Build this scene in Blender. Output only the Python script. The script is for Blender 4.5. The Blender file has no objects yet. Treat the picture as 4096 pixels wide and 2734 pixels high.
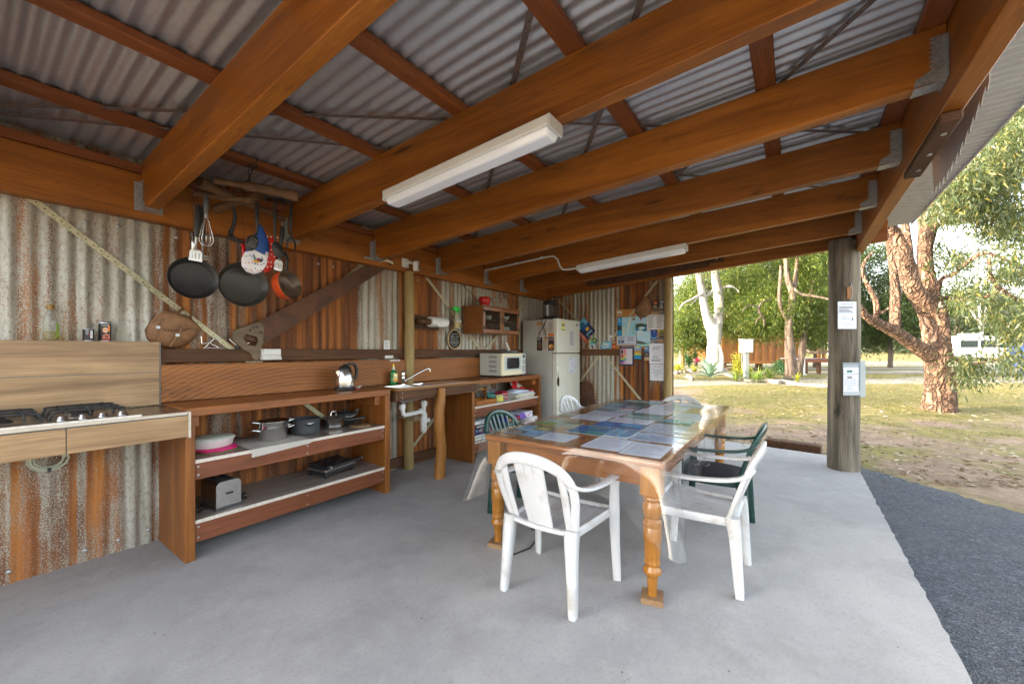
import bpy, math, random
import numpy as np
from mathutils import Vector, Matrix
S = bpy.context.scene
C = S.collection
R = math.radians
rnd = random.Random(11)
PI = math.pi
# ---------------------------------------------------------------- camera numbers
FPX, CXP, CYP, EYE, YAW = 1593.0, 2048.0, 1400.0, 1.35, R(35.4)
CA, SA = math.cos(YAW), math.sin(YAW)
def at(u, v, F):                      # a point F metres in front of the viewer
    r = (u - CXP) / FPX * F
    return Vector((F * CA + r * SA, F * SA - r * CA, EYE - (v - CYP) / FPX * F))
def sst(a, b, x):
    t = min(1, max(0, (x - a) / (b - a))); return t * t * (3 - 2 * t)
def gz(x, y):                         # height of the ground outside
    F = x * CA + y * SA
    return -0.085 + 0.40 * sst(6.5, 20, F) + 0.9 * sst(38, 62, F)
def onground(u, F, dz=0.0):
    p = at(u, 1400, F); p.z = gz(p.x, p.y) + dz; return p

def lin(r, g, b):
    f = lambda c: (c / 255 / 12.92) if c / 255 <= .04045 else ((c / 255 + .055) / 1.055) ** 2.4
    return (f(r), f(g), f(b), 1)
# ---------------------------------------------------------------- mesh builder
class G:
    def __init__(s): s.v = []; s.f = []; s.m = []; s.sm = []; s.c = []; s.T = None
    def _add(s, vs, fs, m=0, sm=False, col=None):
        n = len(s.v)
        for p in vs:
            p = Vector(p)
            s.v.append(s.T @ p if s.T is not None else p)
        for f in fs:
            s.f.append([n + i for i in f]); s.m.append(m); s.sm.append(sm); s.c.append(col)
        return s
    def box(s, x0, x1, y0, y1, z0, z1, m=0, col=None):
        vs = [(x0,y0,z0),(x1,y0,z0),(x1,y1,z0),(x0,y1,z0),(x0,y0,z1),(x1,y0,z1),(x1,y1,z1),(x0,y1,z1)]
        return s._add(vs, [(0,3,2,1),(4,5,6,7),(0,1,5,4),(1,2,6,5),(2,3,7,6),(3,0,4,7)], m, False, col)
    def hexa(s, vs, m=0, col=None):   # 8 free corners: bottom ring, top ring
        return s._add(vs, [(0,3,2,1),(4,5,6,7),(0,1,5,4),(1,2,6,5),(2,3,7,6),(3,0,4,7)], m, False, col)
    def bar(s, a, b, w, t, up=(0,0,1), m=0, col=None):     # rectangular bar from a to b; w along side, t along up
        a, b = Vector(a), Vector(b); d = (b - a).normalized(); up = Vector(up)
        sd = d.cross(up).normalized(); u = sd.cross(d).normalized()
        q = [(-w/2,-t/2),(w/2,-t/2),(w/2,t/2),(-w/2,t/2)]
        vs = [a + sd*i + u*j for i, j in q] + [b + sd*i + u*j for i, j in q]
        return s._add(vs, [(0,1,2,3),(7,6,5,4),(0,4,5,1),(1,5,6,2),(2,6,7,3),(3,7,4,0)], m, False, col)
    def tube(s, pts, rad, n=8, m=0, caps=True, sm=True, col=None, wob=0):
        pts = [Vector(p) for p in pts]
        if not hasattr(rad, '__len__'): rad = [rad] * len(pts)
        k0 = len(s.v); vs = []; ref = None
        for i, p in enumerate(pts):
            d = (pts[min(i+1, len(pts)-1)] - pts[max(i-1, 0)]).normalized()
            if ref is None:
                ref = Vector((0,0,1)) if abs(d.z) < .9 else Vector((1,0,0))
            a = d.cross(ref).normalized(); b = a.cross(d).normalized(); ref = b
            for j in range(n):
                t = 2*PI*j/n
                r = rad[i] * (1 + (wob*(rnd.random()-.5) if wob else 0))
                vs.append(p + a*math.cos(t)*r + b*math.sin(t)*r)
        fs = []
        for i in range(len(pts)-1):
            for j in range(n):
                fs.append((i*n+j, i*n+(j+1)%n, (i+1)*n+(j+1)%n, (i+1)*n+j))
        s._add(vs, fs, m, sm, col)
        if caps:
            e = len(pts)-1
            s._add(vs[:n], [tuple(range(n))[::-1]], m, False, col)
            s._add(vs[e*n:], [tuple(range(n))], m, False, col)
        return s
    def lathe(s, prof, n=20, m=0, c=(0,0,0), sm=True, sx=1, sy=1, col=None, caps=True):
        vs = []; fs = []
        for r, z in prof:
            for j in range(n):
                t = 2*PI*j/n; vs.append((c[0]+r*sx*math.cos(t), c[1]+r*sy*math.sin(t), c[2]+z))
        for i in range(len(prof)-1):
            for j in range(n):
                fs.append((i*n+j, i*n+(j+1)%n, (i+1)*n+(j+1)%n, (i+1)*n+j))
        s._add(vs, fs, m, sm, col)
        if caps and prof[0][0] > 1e-5: s._add(vs[:n], [tuple(range(n))[::-1]], m, False, col)
        if caps and prof[-1][0] > 1e-5: s._add(vs[-n:], [tuple(range(n))], m, False, col)
        return s
    def prism(s, poly, O, ax, ay, th, m=0, col=None, sm=False):  # polygon in plane (O, ax, ay), thickness along ax x ay
        O, ax, ay = Vector(O), Vector(ax), Vector(ay); nz = ax.cross(ay).normalized()*th
        n = len(poly)
        b = [O + ax*p[0] + ay*p[1] for p in poly]; t = [p + nz for p in b]
        s._add(b, [tuple(range(n))[::-1]], m, False, col); s._add(t, [tuple(range(n))], m, False, col)
        s._add(b + t, [(i, (i+1) % n, n+(i+1) % n, n+i) for i in range(n)], m, sm, col)
        return s
    def grid(s, fn, nu, nv, m=0, sm=True, th=None):
        vs = [fn(i/nu, j/nv) for i in range(nu+1) for j in range(nv+1)]
        fs = [(i*(nv+1)+j, (i+1)*(nv+1)+j, (i+1)*(nv+1)+j+1, i*(nv+1)+j+1) for i in range(nu) for j in range(nv)]
        return s._add(vs, fs, m, sm)
    def sweep(s, pts, w, t, side, m=0, seg=6, col=None):  # rounded flat section swept along a smoothed path
        P = crom(pts, seg); k = len(P)
        def itp(a):
            if not hasattr(a, '__len__'): return [a]*k
            return [a[min(int(i/seg), len(a)-2)]*(1-(i/seg-min(int(i/seg), len(a)-2))) + a[min(int(i/seg), len(a)-2)+1]*(i/seg-min(int(i/seg), len(a)-2)) for i in range(k)]
        W, Tt = itp(w), itp(t)
        sd = itp([Vector(q) for q in side]) if hasattr(side[0], '__len__') else [Vector(side)]*k
        sec = [(-.5,-.2),(-.42,-.5),(.42,-.5),(.5,-.2),(.5,.2),(.42,.5),(-.42,.5),(-.5,.2)]
        vs = []
        for i, p in enumerate(P):
            d = (P[min(i+1,k-1)] - P[max(i-1,0)]).normalized()
            a = sd[i] - d*sd[i].dot(d); a.normalize(); b = d.cross(a)
            for x, y in sec: vs.append(p + a*x*W[i] + b*y*Tt[i])
        fs = [(i*8+j, i*8+(j+1)%8, (i+1)*8+(j+1)%8, (i+1)*8+j) for i in range(k-1) for j in range(8)]
        s._add(vs, fs, m, True, col)
        s._add(vs[:8], [tuple(range(8))[::-1]], m, False, col); s._add(vs[-8:], [tuple(range(8))], m, False, col)
        return s
    def build(s, name, mats, parent=None, bevel=0, label=None, cat=None, group=None, kind=None, seg=1, base=None):
        me = bpy.data.meshes.new(name)
        L = Vector((0,0,0))
        if parent is None:
            if base is not None: L = Vector(base)
            else:
                xs = [p.x for p in s.v]; ys = [p.y for p in s.v]; zs = [p.z for p in s.v]
                L = Vector(((min(xs)+max(xs))/2, (min(ys)+max(ys))/2, min(zs)))
        elif parent.get('_w'):
            q = parent
            while q is not None and q.get('_w'): L = L + q.location; q = q.parent
        me.from_pydata([p - L for p in s.v], [], s.f)
        mats = mats if isinstance(mats, (list, tuple)) else [mats]
        for m in mats: me.materials.append(m)
        me.polygons.foreach_set('material_index', s.m); me.polygons.foreach_set('use_smooth', s.sm)
        if any(c is not None for c in s.c):
            ca = me.color_attributes.new('Col', 'FLOAT_COLOR', 'CORNER')
            dat = []
            for f, c in zip(s.f, s.c):
                c = c or (1,1,1,1)
                dat += list(c) * len(f)
            ca.data.foreach_set('color', dat)
        me.update()
        o = bpy.data.objects.new(name, me); C.objects.link(o)
        if parent is not None: o.parent = parent
        if parent is None: o.location = L
        o['_w'] = 1
        if bevel:
            b = o.modifiers.new('Bevel', 'BEVEL'); b.width = bevel; b.segments = seg; b.limit_method = 'ANGLE'; b.angle_limit = R(40)
        if label or cat or group or kind: tag(o, label, cat, group, kind)
        elif label: o['label'] = label
        return o
def crom(pts, seg):
    pts = [Vector(p) for p in pts]; out = []
    for i in range(len(pts)-1):
        p0, p1, p2, p3 = pts[max(i-1,0)], pts[i], pts[i+1], pts[min(i+2,len(pts)-1)]
        for k in range(seg):
            t = k/seg
            out.append(.5*((2*p1) + (p2-p0)*t + (2*p0-5*p1+4*p2-p3)*t*t + (3*p1-p0-3*p2+p3)*t**3))
    out.append(pts[-1]); return out
def tag(o, label=None, cat=None, group=None, kind=None):
    if label: o['label'] = label
    if cat: o['category'] = cat
    if group: o['group'] = group
    if kind: o['kind'] = kind
    return o
def thing(name, label, cat, loc=(0,0,0), rz=0, group=None, world=True):
    # an Empty at the base of a thing; world=True: its parts are given in world coordinates
    o = bpy.data.objects.new(name, None); C.objects.link(o); o.empty_display_size = .05
    o.location = loc; o.rotation_euler = (0,0,rz); tag(o, label, cat, group)
    if world: o['_w'] = 1
    return o
def dup(root, loc=None, rz=None, label=None, parent=None, scale=None):
    kids = list(root.children)
    c = root.copy(); C.objects.link(c)
    if parent is not None: c.parent = parent
    if loc is not None: c.location = loc
    if rz is not None: c.rotation_euler = (0,0,rz)
    if scale is not None: c.scale = scale
    if label: c['label'] = label
    for k in kids: dup(k, parent=c)
    return c
# ---------------------------------------------------------------- lettering
_tc = {}
def letters(txt):
    if txt not in _tc:
        cu = bpy.data.curves.new('t', 'FONT'); cu.body = txt; cu.resolution_u = 2; cu.align_x = 'CENTER'; cu.align_y = 'CENTER'
        ob = bpy.data.objects.new('t', cu); me = bpy.data.meshes.new_from_object(ob)
        _tc[txt] = ([(v.co.x, v.co.y) for v in me.vertices], [tuple(p.vertices) for p in me.polygons])
        bpy.data.objects.remove(ob); bpy.data.curves.remove(cu); bpy.data.meshes.remove(me)
    return _tc[txt]
def decorate(g, O, ax, ay, w, h, items, step=.0004, m=0, z0=.0004):
    """flat printing on a face: O top-left corner, ax right, ay DOWN; unit coordinates in items."""
    O, ax, ay = Vector(O), Vector(ax), Vector(ay); nz = ay.cross(ax).normalized()
    for k, it in enumerate(items):
        dz = nz * (z0 + step*k); P = lambda x, y: O + ax*(x*w) + ay*(y*h) + dz
        t = it[0]
        if t == 'r':
            x, y, a, b = it[1:5]
            g._add([P(x,y),P(x,y+b),P(x+a,y+b),P(x+a,y)], [(0,1,2,3)], m, False, it[5])
        elif t == 'p':
            q = [P(*p) for p in it[1]]; g._add(q, [tuple(range(len(q)))], m, False, it[2])
        elif t == 'e':
            x, y, a, b = it[1:5]; n = 14
            q = [P(x+a*math.cos(-2*PI*i/n), y+b*math.sin(-2*PI*i/n)) for i in range(n)]
            g._add(q, [tuple(range(n))], m, False, it[5])
        elif t == 'l':            # rows of small print: x, y, width, rows, row pitch, colour
            x, y, a, n, pit = it[1:6]
            for i in range(n):
                e = a*(.62+.38*rnd.random()); hh = pit*.42
                g._add([P(x,y+i*pit),P(x,y+i*pit+hh),P(x+e,y+i*pit+hh),P(x+e,y+i*pit)], [(0,1,2,3)], m, False, it[6])
        elif t == 't':            # x, y (centre), letter height as a share of h, text, colour
            x, y, sz, txt = it[1:5]; vs, fs = letters(txt); s_ = sz*h*1.35
            wid = (max(v[0] for v in vs)-min(v[0] for v in vs))*s_; q = min(1, (it[6] if len(it) > 6 else .94)*w/max(wid,1e-6))
            c = P(x, y)
            g._add([c + ax*(v[0]*s_*q) - ay*(v[1]*s_) for v in vs], fs, m, False, it[5])
def sheet(name, label, cat, O, ax, ay, w, h, base, items, group=None, th=.0016, mat=None, parent=None):
    g = G(); O, ax, ay = Vector(O), Vector(ax).normalized(), Vector(ay).normalized(); nz = ay.cross(ax).normalized()
    c = [O, O+ay*h, O+ax*w+ay*h, O+ax*w]
    g._add([p - nz*th for p in c] + c, [(3,2,1,0),(4,5,6,7),(0,1,5,4),(1,2,6,5),(2,3,7,6),(3,0,4,7)], 0, False, base)
    decorate(g, O, ax, ay, w, h, items)
    return g.build(name, mat or M_print, parent, label=label, cat=cat, group=group)
# ---------------------------------------------------------------- materials
def nt(name):
    m = bpy.data.materials.new(name); m.use_nodes = True; t = m.node_tree
    return m, t, t.nodes['Principled BSDF']
def N(t, typ, **kw):
    n = t.nodes.new(typ)
    for k, v in kw.items():
        if k.startswith('i_'):
            n.inputs[k[2:].replace('_', ' ')].default_value = v
        else: setattr(n, k, v)
    return n
def ramp(t, fac, stops, interp='LINEAR'):
    r = N(t, 'ShaderNodeValToRGB'); e = r.color_ramp.elements; r.color_ramp.interpolation = interp
    while len(e) < len(stops): e.new(.5)
    for i, (p, c) in enumerate(stops):
        e[i].position = p; e[i].color = c if hasattr(c, '__len__') else (c, c, c, 1)
    t.links.new(fac, r.inputs[0]); return r.outputs[0]
def mth(t, op, a, b=None, c=None, clamp=False):
    n = N(t, 'ShaderNodeMath', operation=op, use_clamp=clamp)
    for i, q in enumerate((a, b, c)):
        if q is None: continue
        if isinstance(q, (int, float)): n.inputs[i].default_value = q
        else: t.links.new(q, n.inputs[i])
    return n.outputs[0]
def mixc(t, fac, a, b, mode='MIX'):
    n = N(t, 'ShaderNodeMix', data_type='RGBA', blend_type=mode)
    for i, q in ((0, fac), (6, a), (7, b)):
        if isinstance(q, (int, float)): n.inputs[i].default_value = q
        elif isinstance(q, (tuple, list)): n.inputs[i].default_value = q
        else: t.links.new(q, n.inputs[i])
    return n.outputs[2]
def coords(t, scale=(1,1,1), rnd_off=True):
    tc = N(t, 'ShaderNodeTexCoord'); mp = N(t, 'ShaderNodeMapping'); mp.inputs['Scale'].default_value = scale
    if rnd_off:
        oi = N(t, 'ShaderNodeObjectInfo'); v = N(t, 'ShaderNodeVectorMath', operation='SCALE'); v.inputs[0].default_value = (17,29,23)
        t.links.new(oi.outputs['Random'], v.inputs['Scale'])
        ad = N(t, 'ShaderNodeVectorMath', operation='ADD'); t.links.new(tc.outputs['Object'], ad.inputs[0]); t.links.new(v.outputs[0], ad.inputs[1])
        t.links.new(ad.outputs[0], mp.inputs[0])
    else: t.links.new(tc.outputs['Object'], mp.inputs[0])
    return mp.outputs[0]
def noise(t, vec, scale, detail=4, rough=.55, dist=0):
    n = N(t, 'ShaderNodeTexNoise'); n.inputs['Scale'].default_value = scale; n.inputs['Detail'].default_value = detail
    n.inputs['Roughness'].default_value = rough; n.inputs['Distortion'].default_value = dist
    if vec is not None: t.links.new(vec, n.inputs['Vector'])
    return n.outputs['Fac']
def bump(t, b, h, strength, dist=.002):
    n = N(t, 'ShaderNodeBump'); n.inputs['Strength'].default_value = strength; n.inputs['Distance'].default_value = dist
    t.links.new(h, n.inputs['Height']); t.links.new(n.outputs[0], b.inputs['Normal'])
def simple(name, col, rough=.5, metal=0, var=.12, vs=30, bmp=0, coat=0, spec=.5, dirt=None):
    m, t, b = nt(name); b.inputs['Roughness'].default_value = rough; b.inputs['Metallic'].default_value = metal
    b.inputs['Specular IOR Level'].default_value = spec; b.inputs['Coat Weight'].default_value = coat
    v = coords(t); n = noise(t, v, vs, 5)
    c1 = tuple(x*(1-var) for x in col[:3])+(1,); c2 = tuple(min(1, x*(1+var)) for x in col[:3])+(1,)
    c = ramp(t, n, [(.3, c1), (.7, c2)])
    if dirt:
        d = ramp(t, noise(t, v, dirt[1], 6, .65), [(.52, 0.0), (.75, 1.0)])
        c = mixc(t, mth(t, 'MULTIPLY', d, dirt[2]), c, dirt[0])
    t.links.new(c, b.inputs['Base Color'])
    t.links.new(mth(t, 'ADD', mth(t, 'MULTIPLY', n, .15), rough-.07), b.inputs['Roughness'])
    if bmp: bump(t, b, n, bmp)
    return m
def wood(name, c1, c2, axis='x', rough=.5, grain=1.0, saw=.0, knots=.3, dark=(.03,.014,.006,1), coat=0, spec=.4, fine=1.0, hi=16.0, stain=0, pv=.22):
    m, t, b = nt(name); b.inputs['Roughness'].default_value = rough; b.inputs['Specular IOR Level'].default_value = spec
    b.inputs['Coat Weight'].default_value = coat; b.inputs['Coat Roughness'].default_value = .15
    lo = .9
    sc = {'x': (lo,hi,hi), 'y': (hi,lo,hi), 'z': (hi,hi,lo)}[axis]
    v = coords(t, sc); n1 = noise(t, v, grain*1.0, 4, .6, .6)
    sf = {'x': (3,90,90), 'y': (90,3,90), 'z': (90,90,3)}[axis]
    n2 = noise(t, coords(t, sf), 1.6*fine, 5, .7)
    n3 = noise(t, coords(t, (1,1,1)), 2.2, 3)
    c = ramp(t, n1, [(.28, c1), (.72, c2)])
    c = mixc(t, mth(t, 'MULTIPLY', ramp(t, n2, [(.35, 1.0), (.62, 0.0)]), .5), c, tuple(x*.45 for x in c1[:3])+(1,))
    c = mixc(t, mth(t, 'MULTIPLY', ramp(t, n3, [(.4, 0.0), (.75, 1.0)]), .35), c, tuple(x*.6 for x in c1[:3])+(1,))
    if knots:
        kv = N(t, 'ShaderNodeTexVoronoi'); kv.inputs['Scale'].default_value = 1.0
        ks = {'x': (1.1,6,6), 'y': (6,1.1,6), 'z': (6,6,1.1)}[axis]; t.links.new(coords(t, ks), kv.inputs['Vector'])
        k = ramp(t, mth(t, 'ADD', kv.outputs['Distance'], mth(t, 'MULTIPLY', n2, .12)), [(.10, 1.0), (.19, 0.0)])
        c = mixc(t, mth(t, 'MULTIPLY', k, knots), c, dark)
    if stain:
        sv = noise(t, coords(t, {'x': (1.6,5,5), 'y': (5,1.6,5), 'z': (5,5,1.6)}[axis]), 1.25, 6, .7)
        c = mixc(t, mth(t, 'MULTIPLY', ramp(t, sv, [(.60, 0.0), (.70, 1.0)]), stain), c, tuple(x*.22 for x in c1[:3])+(1,))
        sv2 = noise(t, coords(t, {'x': (.5,7,7), 'y': (7,.5,7), 'z': (7,7,.5)}[axis]), 1.0, 4, .6)
        c = mixc(t, mth(t, 'MULTIPLY', ramp(t, sv2, [(.5, 0.0), (.7, 1.0)]), stain*.7), c, tuple(min(1,x*1.45) for x in c2[:3])+(1,))
    if pv:
        oi = N(t, 'ShaderNodeObjectInfo'); c = mixc(t, 1.0, c, ramp(t, oi.outputs['Random'], [(0, 1-pv), (1, 1.0)]), 'MULTIPLY')
    h = n2
    if saw:
        w = N(t, 'ShaderNodeTexWave', wave_type='RINGS', rings_direction='SPHERICAL'); w.inputs['Scale'].default_value = 11; w.inputs['Distortion'].default_value = 1.6; w.inputs['Detail'].default_value = 4; w.inputs['Detail Scale'].default_value = 3
        mp = N(t, 'ShaderNodeMapping'); mp.inputs['Location'].default_value = (.9,.3,1.1); t.links.new(coords(t, (1,1,1)), mp.inputs[0]); t.links.new(mp.outputs[0], w.inputs['Vector'])
        c = mixc(t, mth(t, 'MULTIPLY', ramp(t, w.outputs['Fac'], [(.45, 0.0), (.8, 1.0)]), saw), c, tuple(min(1, x*1.7) for x in c2[:3])+(1,))
        h = mth(t, 'ADD', n2, mth(t, 'MULTIPLY', w.outputs['Fac'], .6))
    t.links.new(c, b.inputs['Base Color']); bump(t, b, h, .25, .002)
    t.links.new(mth(t, 'ADD', mth(t, 'MULTIPLY', n1, .2), rough-.1), b.inputs['Roughness'])
    return m
def rust(name, axis, off=0, amt=0.0, bias=None, u0=0, u1=1):
    m, t, b = nt(name)
    tc = N(t, 'ShaderNodeTexCoord'); sp = N(t, 'ShaderNodeSeparateXYZ'); t.links.new(tc.outputs['Object'], sp.inputs[0])
    u = mth(t, 'ADD', sp.outputs['X' if axis == 'x' else 'Y'], off); z = sp.outputs['Z']
    def vec(a, c, s=0.0):
        n = N(t, 'ShaderNodeCombineXYZ'); t.links.new(mth(t, 'MULTIPLY', u, a), n.inputs[0]); t.links.new(mth(t, 'MULTIPLY', z, c), n.inputs[2]); n.inputs[1].default_value = s
        return n.outputs[0]
    def white(val):
        n = N(t, 'ShaderNodeTexWhiteNoise', noise_dimensions='1D'); t.links.new(val, n.inputs['W']); return n.outputs['Value']
    wob = noise(t, vec(3, 1.3, 5), 2.0, 3)
    uu = mth(t, 'ADD', u, mth(t, 'MULTIPLY', mth(t, 'SUBTRACT', wob, .5), .035))
    half = white(mth(t, 'FLOOR', mth(t, 'MULTIPLY', uu, 26.3)))
    shid = white(mth(t, 'FLOOR', mth(t, 'MULTIPLY', u, 1.31)))
    st = noise(t, vec(9, .8, 1), 1.0, 5, .65); st2 = noise(t, vec(30, 1.6, 2), 1.0, 5, .65)
    patch = noise(t, vec(2.6, 2.1, 3), 1.0, 6, .65)
    fine = noise(t, vec(140, 110, 4), 1.0, 3, .7)
    s = mth(t, 'ADD', mth(t, 'MULTIPLY', half, .24), mth(t, 'MULTIPLY', st, .95))
    s = mth(t, 'ADD', s, mth(t, 'MULTIPLY', st2, .5)); s = mth(t, 'ADD', s, mth(t, 'MULTIPLY', patch, .62))
    s = mth(t, 'ADD', s, mth(t, 'MULTIPLY', mth(t, 'SUBTRACT', shid, .5), .42)); s = mth(t, 'ADD', s, mth(t, 'MULTIPLY', mth(t, 'SUBTRACT', fine, .5), 1.55))
    if bias:
        bu = N(t, 'ShaderNodeMapRange'); bu.inputs[1].default_value = u0; bu.inputs[2].default_value = u1; t.links.new(sp.outputs['X' if axis == 'x' else 'Y'], bu.inputs[0])
        s = mth(t, 'ADD', s, mth(t, 'SUBTRACT', mth(t, 'MULTIPLY', ramp(t, bu.outputs[0], [((q-u0)/(u1-u0), .5+w_) for q, w_ in bias]), 1.0), .5))
        lw = N(t, 'ShaderNodeMapRange'); lw.inputs[1].default_value = .5; lw.inputs[2].default_value = 1.1; lw.inputs[3].default_value = .10; lw.inputs[4].default_value = 0; t.links.new(z, lw.inputs[0]); s = mth(t, 'ADD', s, lw.outputs[0])
    mask = ramp(t, mth(t, 'ADD', s, amt-.62), [(.40, 0.0), (.52, 1.0)])
    rc = ramp(t, mth(t, 'ADD', mth(t, 'MULTIPLY', noise(t, vec(16, .7, 7), 1.0, 4), .8), mth(t, 'MULTIPLY', half, .25)), [(.26, (.032,.010,.005,1)), (.44, (.11,.032,.009,1)), (.6, (.26,.080,.014,1)), (.78, (.50,.19,.030,1))])
    rc = mixc(t, mth(t, 'MULTIPLY', ramp(t, fine, [(.5, 0.0), (.66, 1.0)]), .45), rc, (.42,.25,.12,1))
    gc = ramp(t, mth(t, 'ADD', mth(t, 'MULTIPLY', st2, .6), mth(t, 'MULTIPLY', fine, .4)), [(.3, (.20,.18,.14,1)), (.5, (.38,.365,.31,1)), (.7, (.60,.60,.55,1))])
    gc = mixc(t, mth(t, 'MULTIPLY', ramp(t, noise(t, vec(60, 30, 9), 1, 4, .7), [(.52, 0.0), (.63, 1.0)]), .5), gc, (.16,.07,.03,1))
    t.links.new(mixc(t, mask, gc, rc), b.inputs['Base Color'])
    t.links.new(mth(t, 'SUBTRACT', .35, mth(t, 'MULTIPLY', mask, .35)), b.inputs['Metallic'])
    t.links.new(mth(t, 'ADD', .5, mth(t, 'MULTIPLY', mask, .35)), b.inputs['Roughness'])
    bump(t, b, mth(t, 'ADD', fine, mask), .35, .0015)
    return m
def leafmat(name, stops, trans=.35, rough=.5):
    m, t, b = nt(name); g = N(t, 'ShaderNodeNewGeometry')
    c = ramp(t, g.outputs['Random Per Island'], stops)
    b.inputs['Roughness'].default_value = rough; b.inputs['Specular IOR Level'].default_value = .35
    t.links.new(c, b.inputs['Base Color'])
    tr = N(t, 'ShaderNodeBsdfTranslucent'); t.links.new(mixc(t, .5, c, (.45,.5,.08,1), 'MIX'), tr.inputs[0])
    mx = N(t, 'ShaderNodeMixShader'); mx.inputs[0].default_value = trans
    t.links.new(b.outputs[0], mx.inputs[1]); t.links.new(tr.outputs[0], mx.inputs[2])
    t.links.new(mx.outputs[0], t.nodes['Material Output'].inputs[0]); return m
def bark(name, stops, sc=(6,6,1.2), bmp=.8, det=6, dist=.03):
    m, t, b = nt(name); v = coords(t, sc); n = noise(t, v, 2.2, det, .65, .8)
    t.links.new(ramp(t, n, stops), b.inputs['Base Color']); b.inputs['Roughness'].default_value = .85
    bump(t, b, n, bmp, dist); return m
def glassy(name, tint, rough=.05, alpha=.12, ior=1.45, bmp=0, bs=6):
    m, t, b = nt(name); out = t.nodes['Material Output']
    tr = N(t, 'ShaderNodeBsdfTransparent'); tr.inputs[0].default_value = tint
    gl = N(t, 'ShaderNodeBsdfGlossy'); gl.inputs['Roughness'].default_value = rough
    df = N(t, 'ShaderNodeBsdfDiffuse'); df.inputs[0].default_value = (.8,.84,.86,1)
    m1 = N(t, 'ShaderNodeMixShader'); m1.inputs[0].default_value = alpha
    t.links.new(tr.outputs[0], m1.inputs[1]); t.links.new(df.outputs[0], m1.inputs[2])
    fr = N(t, 'ShaderNodeLayerWeight'); f0 = ((ior-1)/(ior+1))**2
    fac = mth(t, 'ADD', mth(t, 'MULTIPLY', mth(t, 'POWER', fr.outputs['Facing'], 5.0), .7), f0*.8, clamp=True)
    m2 = N(t, 'ShaderNodeMixShader'); t.links.new(fac, m2.inputs[0]); t.links.new(m1.outputs[0], m2.inputs[1]); t.links.new(gl.outputs[0], m2.inputs[2])
    if bmp:
        bp = N(t, 'ShaderNodeBump'); bp.inputs['Strength'].default_value = bmp; bp.inputs['Distance'].default_value = .01
        t.links.new(noise(t, coords(t, (2.2, .55, 1)), bs, 2, .4), bp.inputs['Height'])
        t.links.new(bp.outputs[0], gl.inputs['Normal']); t.links.new(bp.outputs[0], fr.inputs['Normal'])
    t.links.new(m2.outputs[0], out.inputs[0]); return m

M_print, t_, b_ = nt('printed'); ca_ = N(t_, 'ShaderNodeVertexColor', layer_name='Col'); t_.links.new(ca_.outputs[0], b_.inputs['Base Color']); b_.inputs['Roughness'].default_value = .45
M_paint, t_, b_ = nt('painted'); ca_ = N(t_, 'ShaderNodeVertexColor', layer_name='Col'); b_.inputs['Roughness'].default_value = .6
t_.links.new(mixc(t_, .25, ca_.outputs[0], ramp(t_, noise(t_, coords(t_), 25, 5), [(.35, .4), (.65, 1.0)]), 'MULTIPLY'), b_.inputs['Base Color'])
BEAM1, BEAM2 = (.25,.076,.007,1), (.45,.155,.016,1)
M_beamY = wood('oiled hardwood along y', BEAM1, BEAM2, 'y', .5, 1.1, 0, .75, stain=.6)
M_beamX = wood('oiled hardwood along x', BEAM1, BEAM2, 'x', .5, 1.1, 0, .75, stain=.6)
M_purlin = wood('red hardwood batten', (.20,.052,.011,1), (.36,.11,.024,1), 'x', .55, 1, 0)
M_cabX = wood('cabinet hardwood along x', (.23,.072,.016,1), (.40,.140,.036,1), 'x', .42, 1.1, 0, .35, stain=.4)
M_cabZ = wood('cabinet hardwood upright', (.20,.065,.011,1), (.36,.128,.024,1), 'z', .42, 1.1, 0, .35, stain=.4)
M_redX = wood('reddish hardwood rail', (.19,.054,.020,1), (.33,.108,.044,1), 'x', .45, 1, 0, .3)
M_old = wood('weathered old board', (.070,.030,.014,1), (.185,.085,.036,1), 'x', .75, 1.4, 0, .5)
M_oldY = wood('weathered old board along y', (.10,.042,.016,1), (.22,.10,.040,1), 'y', .75, 1.4, 0, .5)
M_board = wood('rough sawn wide board', (.26,.088,.018,1), (.44,.165,.042,1), 'x', .55, .8, .15, .4, stain=.5)
M_tile = wood('timber look tile', (.27,.155,.072,1), (.60,.39,.205,1), 'x', .38, 1.5, 0, .6, (.12,.09,.06,1), fine=.5, hi=6.5, stain=.35)
M_tiled = wood('timber look tile top', (.12,.075,.045,1), (.20,.135,.085,1), 'x', .22, 1.6, 0, .2, spec=.6)
M_shelf = wood('grey oak look shelf tile', (.24,.20,.175,1), (.42,.36,.31,1), 'x', .3, 1.6, 0, .2, (.10,.08,.07,1), fine=.6)
M_shedge = simple('pale laminate edge', lin(200,190,178), .5, 0, .15, 60)
M_pine = wood('treated pine pole', (.36,.25,.095,1), (.52,.38,.16,1), 'z', .6, 1.5, 0, .35, (.12,.06,.02,1))
M_pole = wood('grey weathered pole', (.050,.040,.028,1), (.30,.26,.195,1), 'z', .8, 1.3, 0, .6, (.05,.03,.015,1), stain=.7, pv=0)
M_tab = wood('varnished table timber', (.28,.088,.008,1), (.46,.165,.022,1), 'y', .22, 1.3, 0, .25, coat=.5)
M_tabx = wood('varnished table timber along x', (.25,.078,.008,1), (.42,.145,.022,1), 'x', .25, 1.3, 0, .25, coat=.5)
M_leg = wood('varnished turned timber', (.33,.125,.014,1), (.50,.215,.032,1), 'z', .25, 1.4, 0, .3, coat=.4)
M_log = wood('orange log', (.27,.10,.014,1), (.46,.20,.040,1), 'z', .5, 1.4, 0, .6, (.10,.035,.008,1))
M_galv = simple('galvanised steel', (.42,.44,.45), .42, .75, .25, 60)
M_roof = simple('zincalume roof sheet', (.50,.50,.51), .33, .65, .08, 40)
M_eave = simple('painted eave sheet', (.50,.53,.56), .5, 0, .05, 10)
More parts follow.
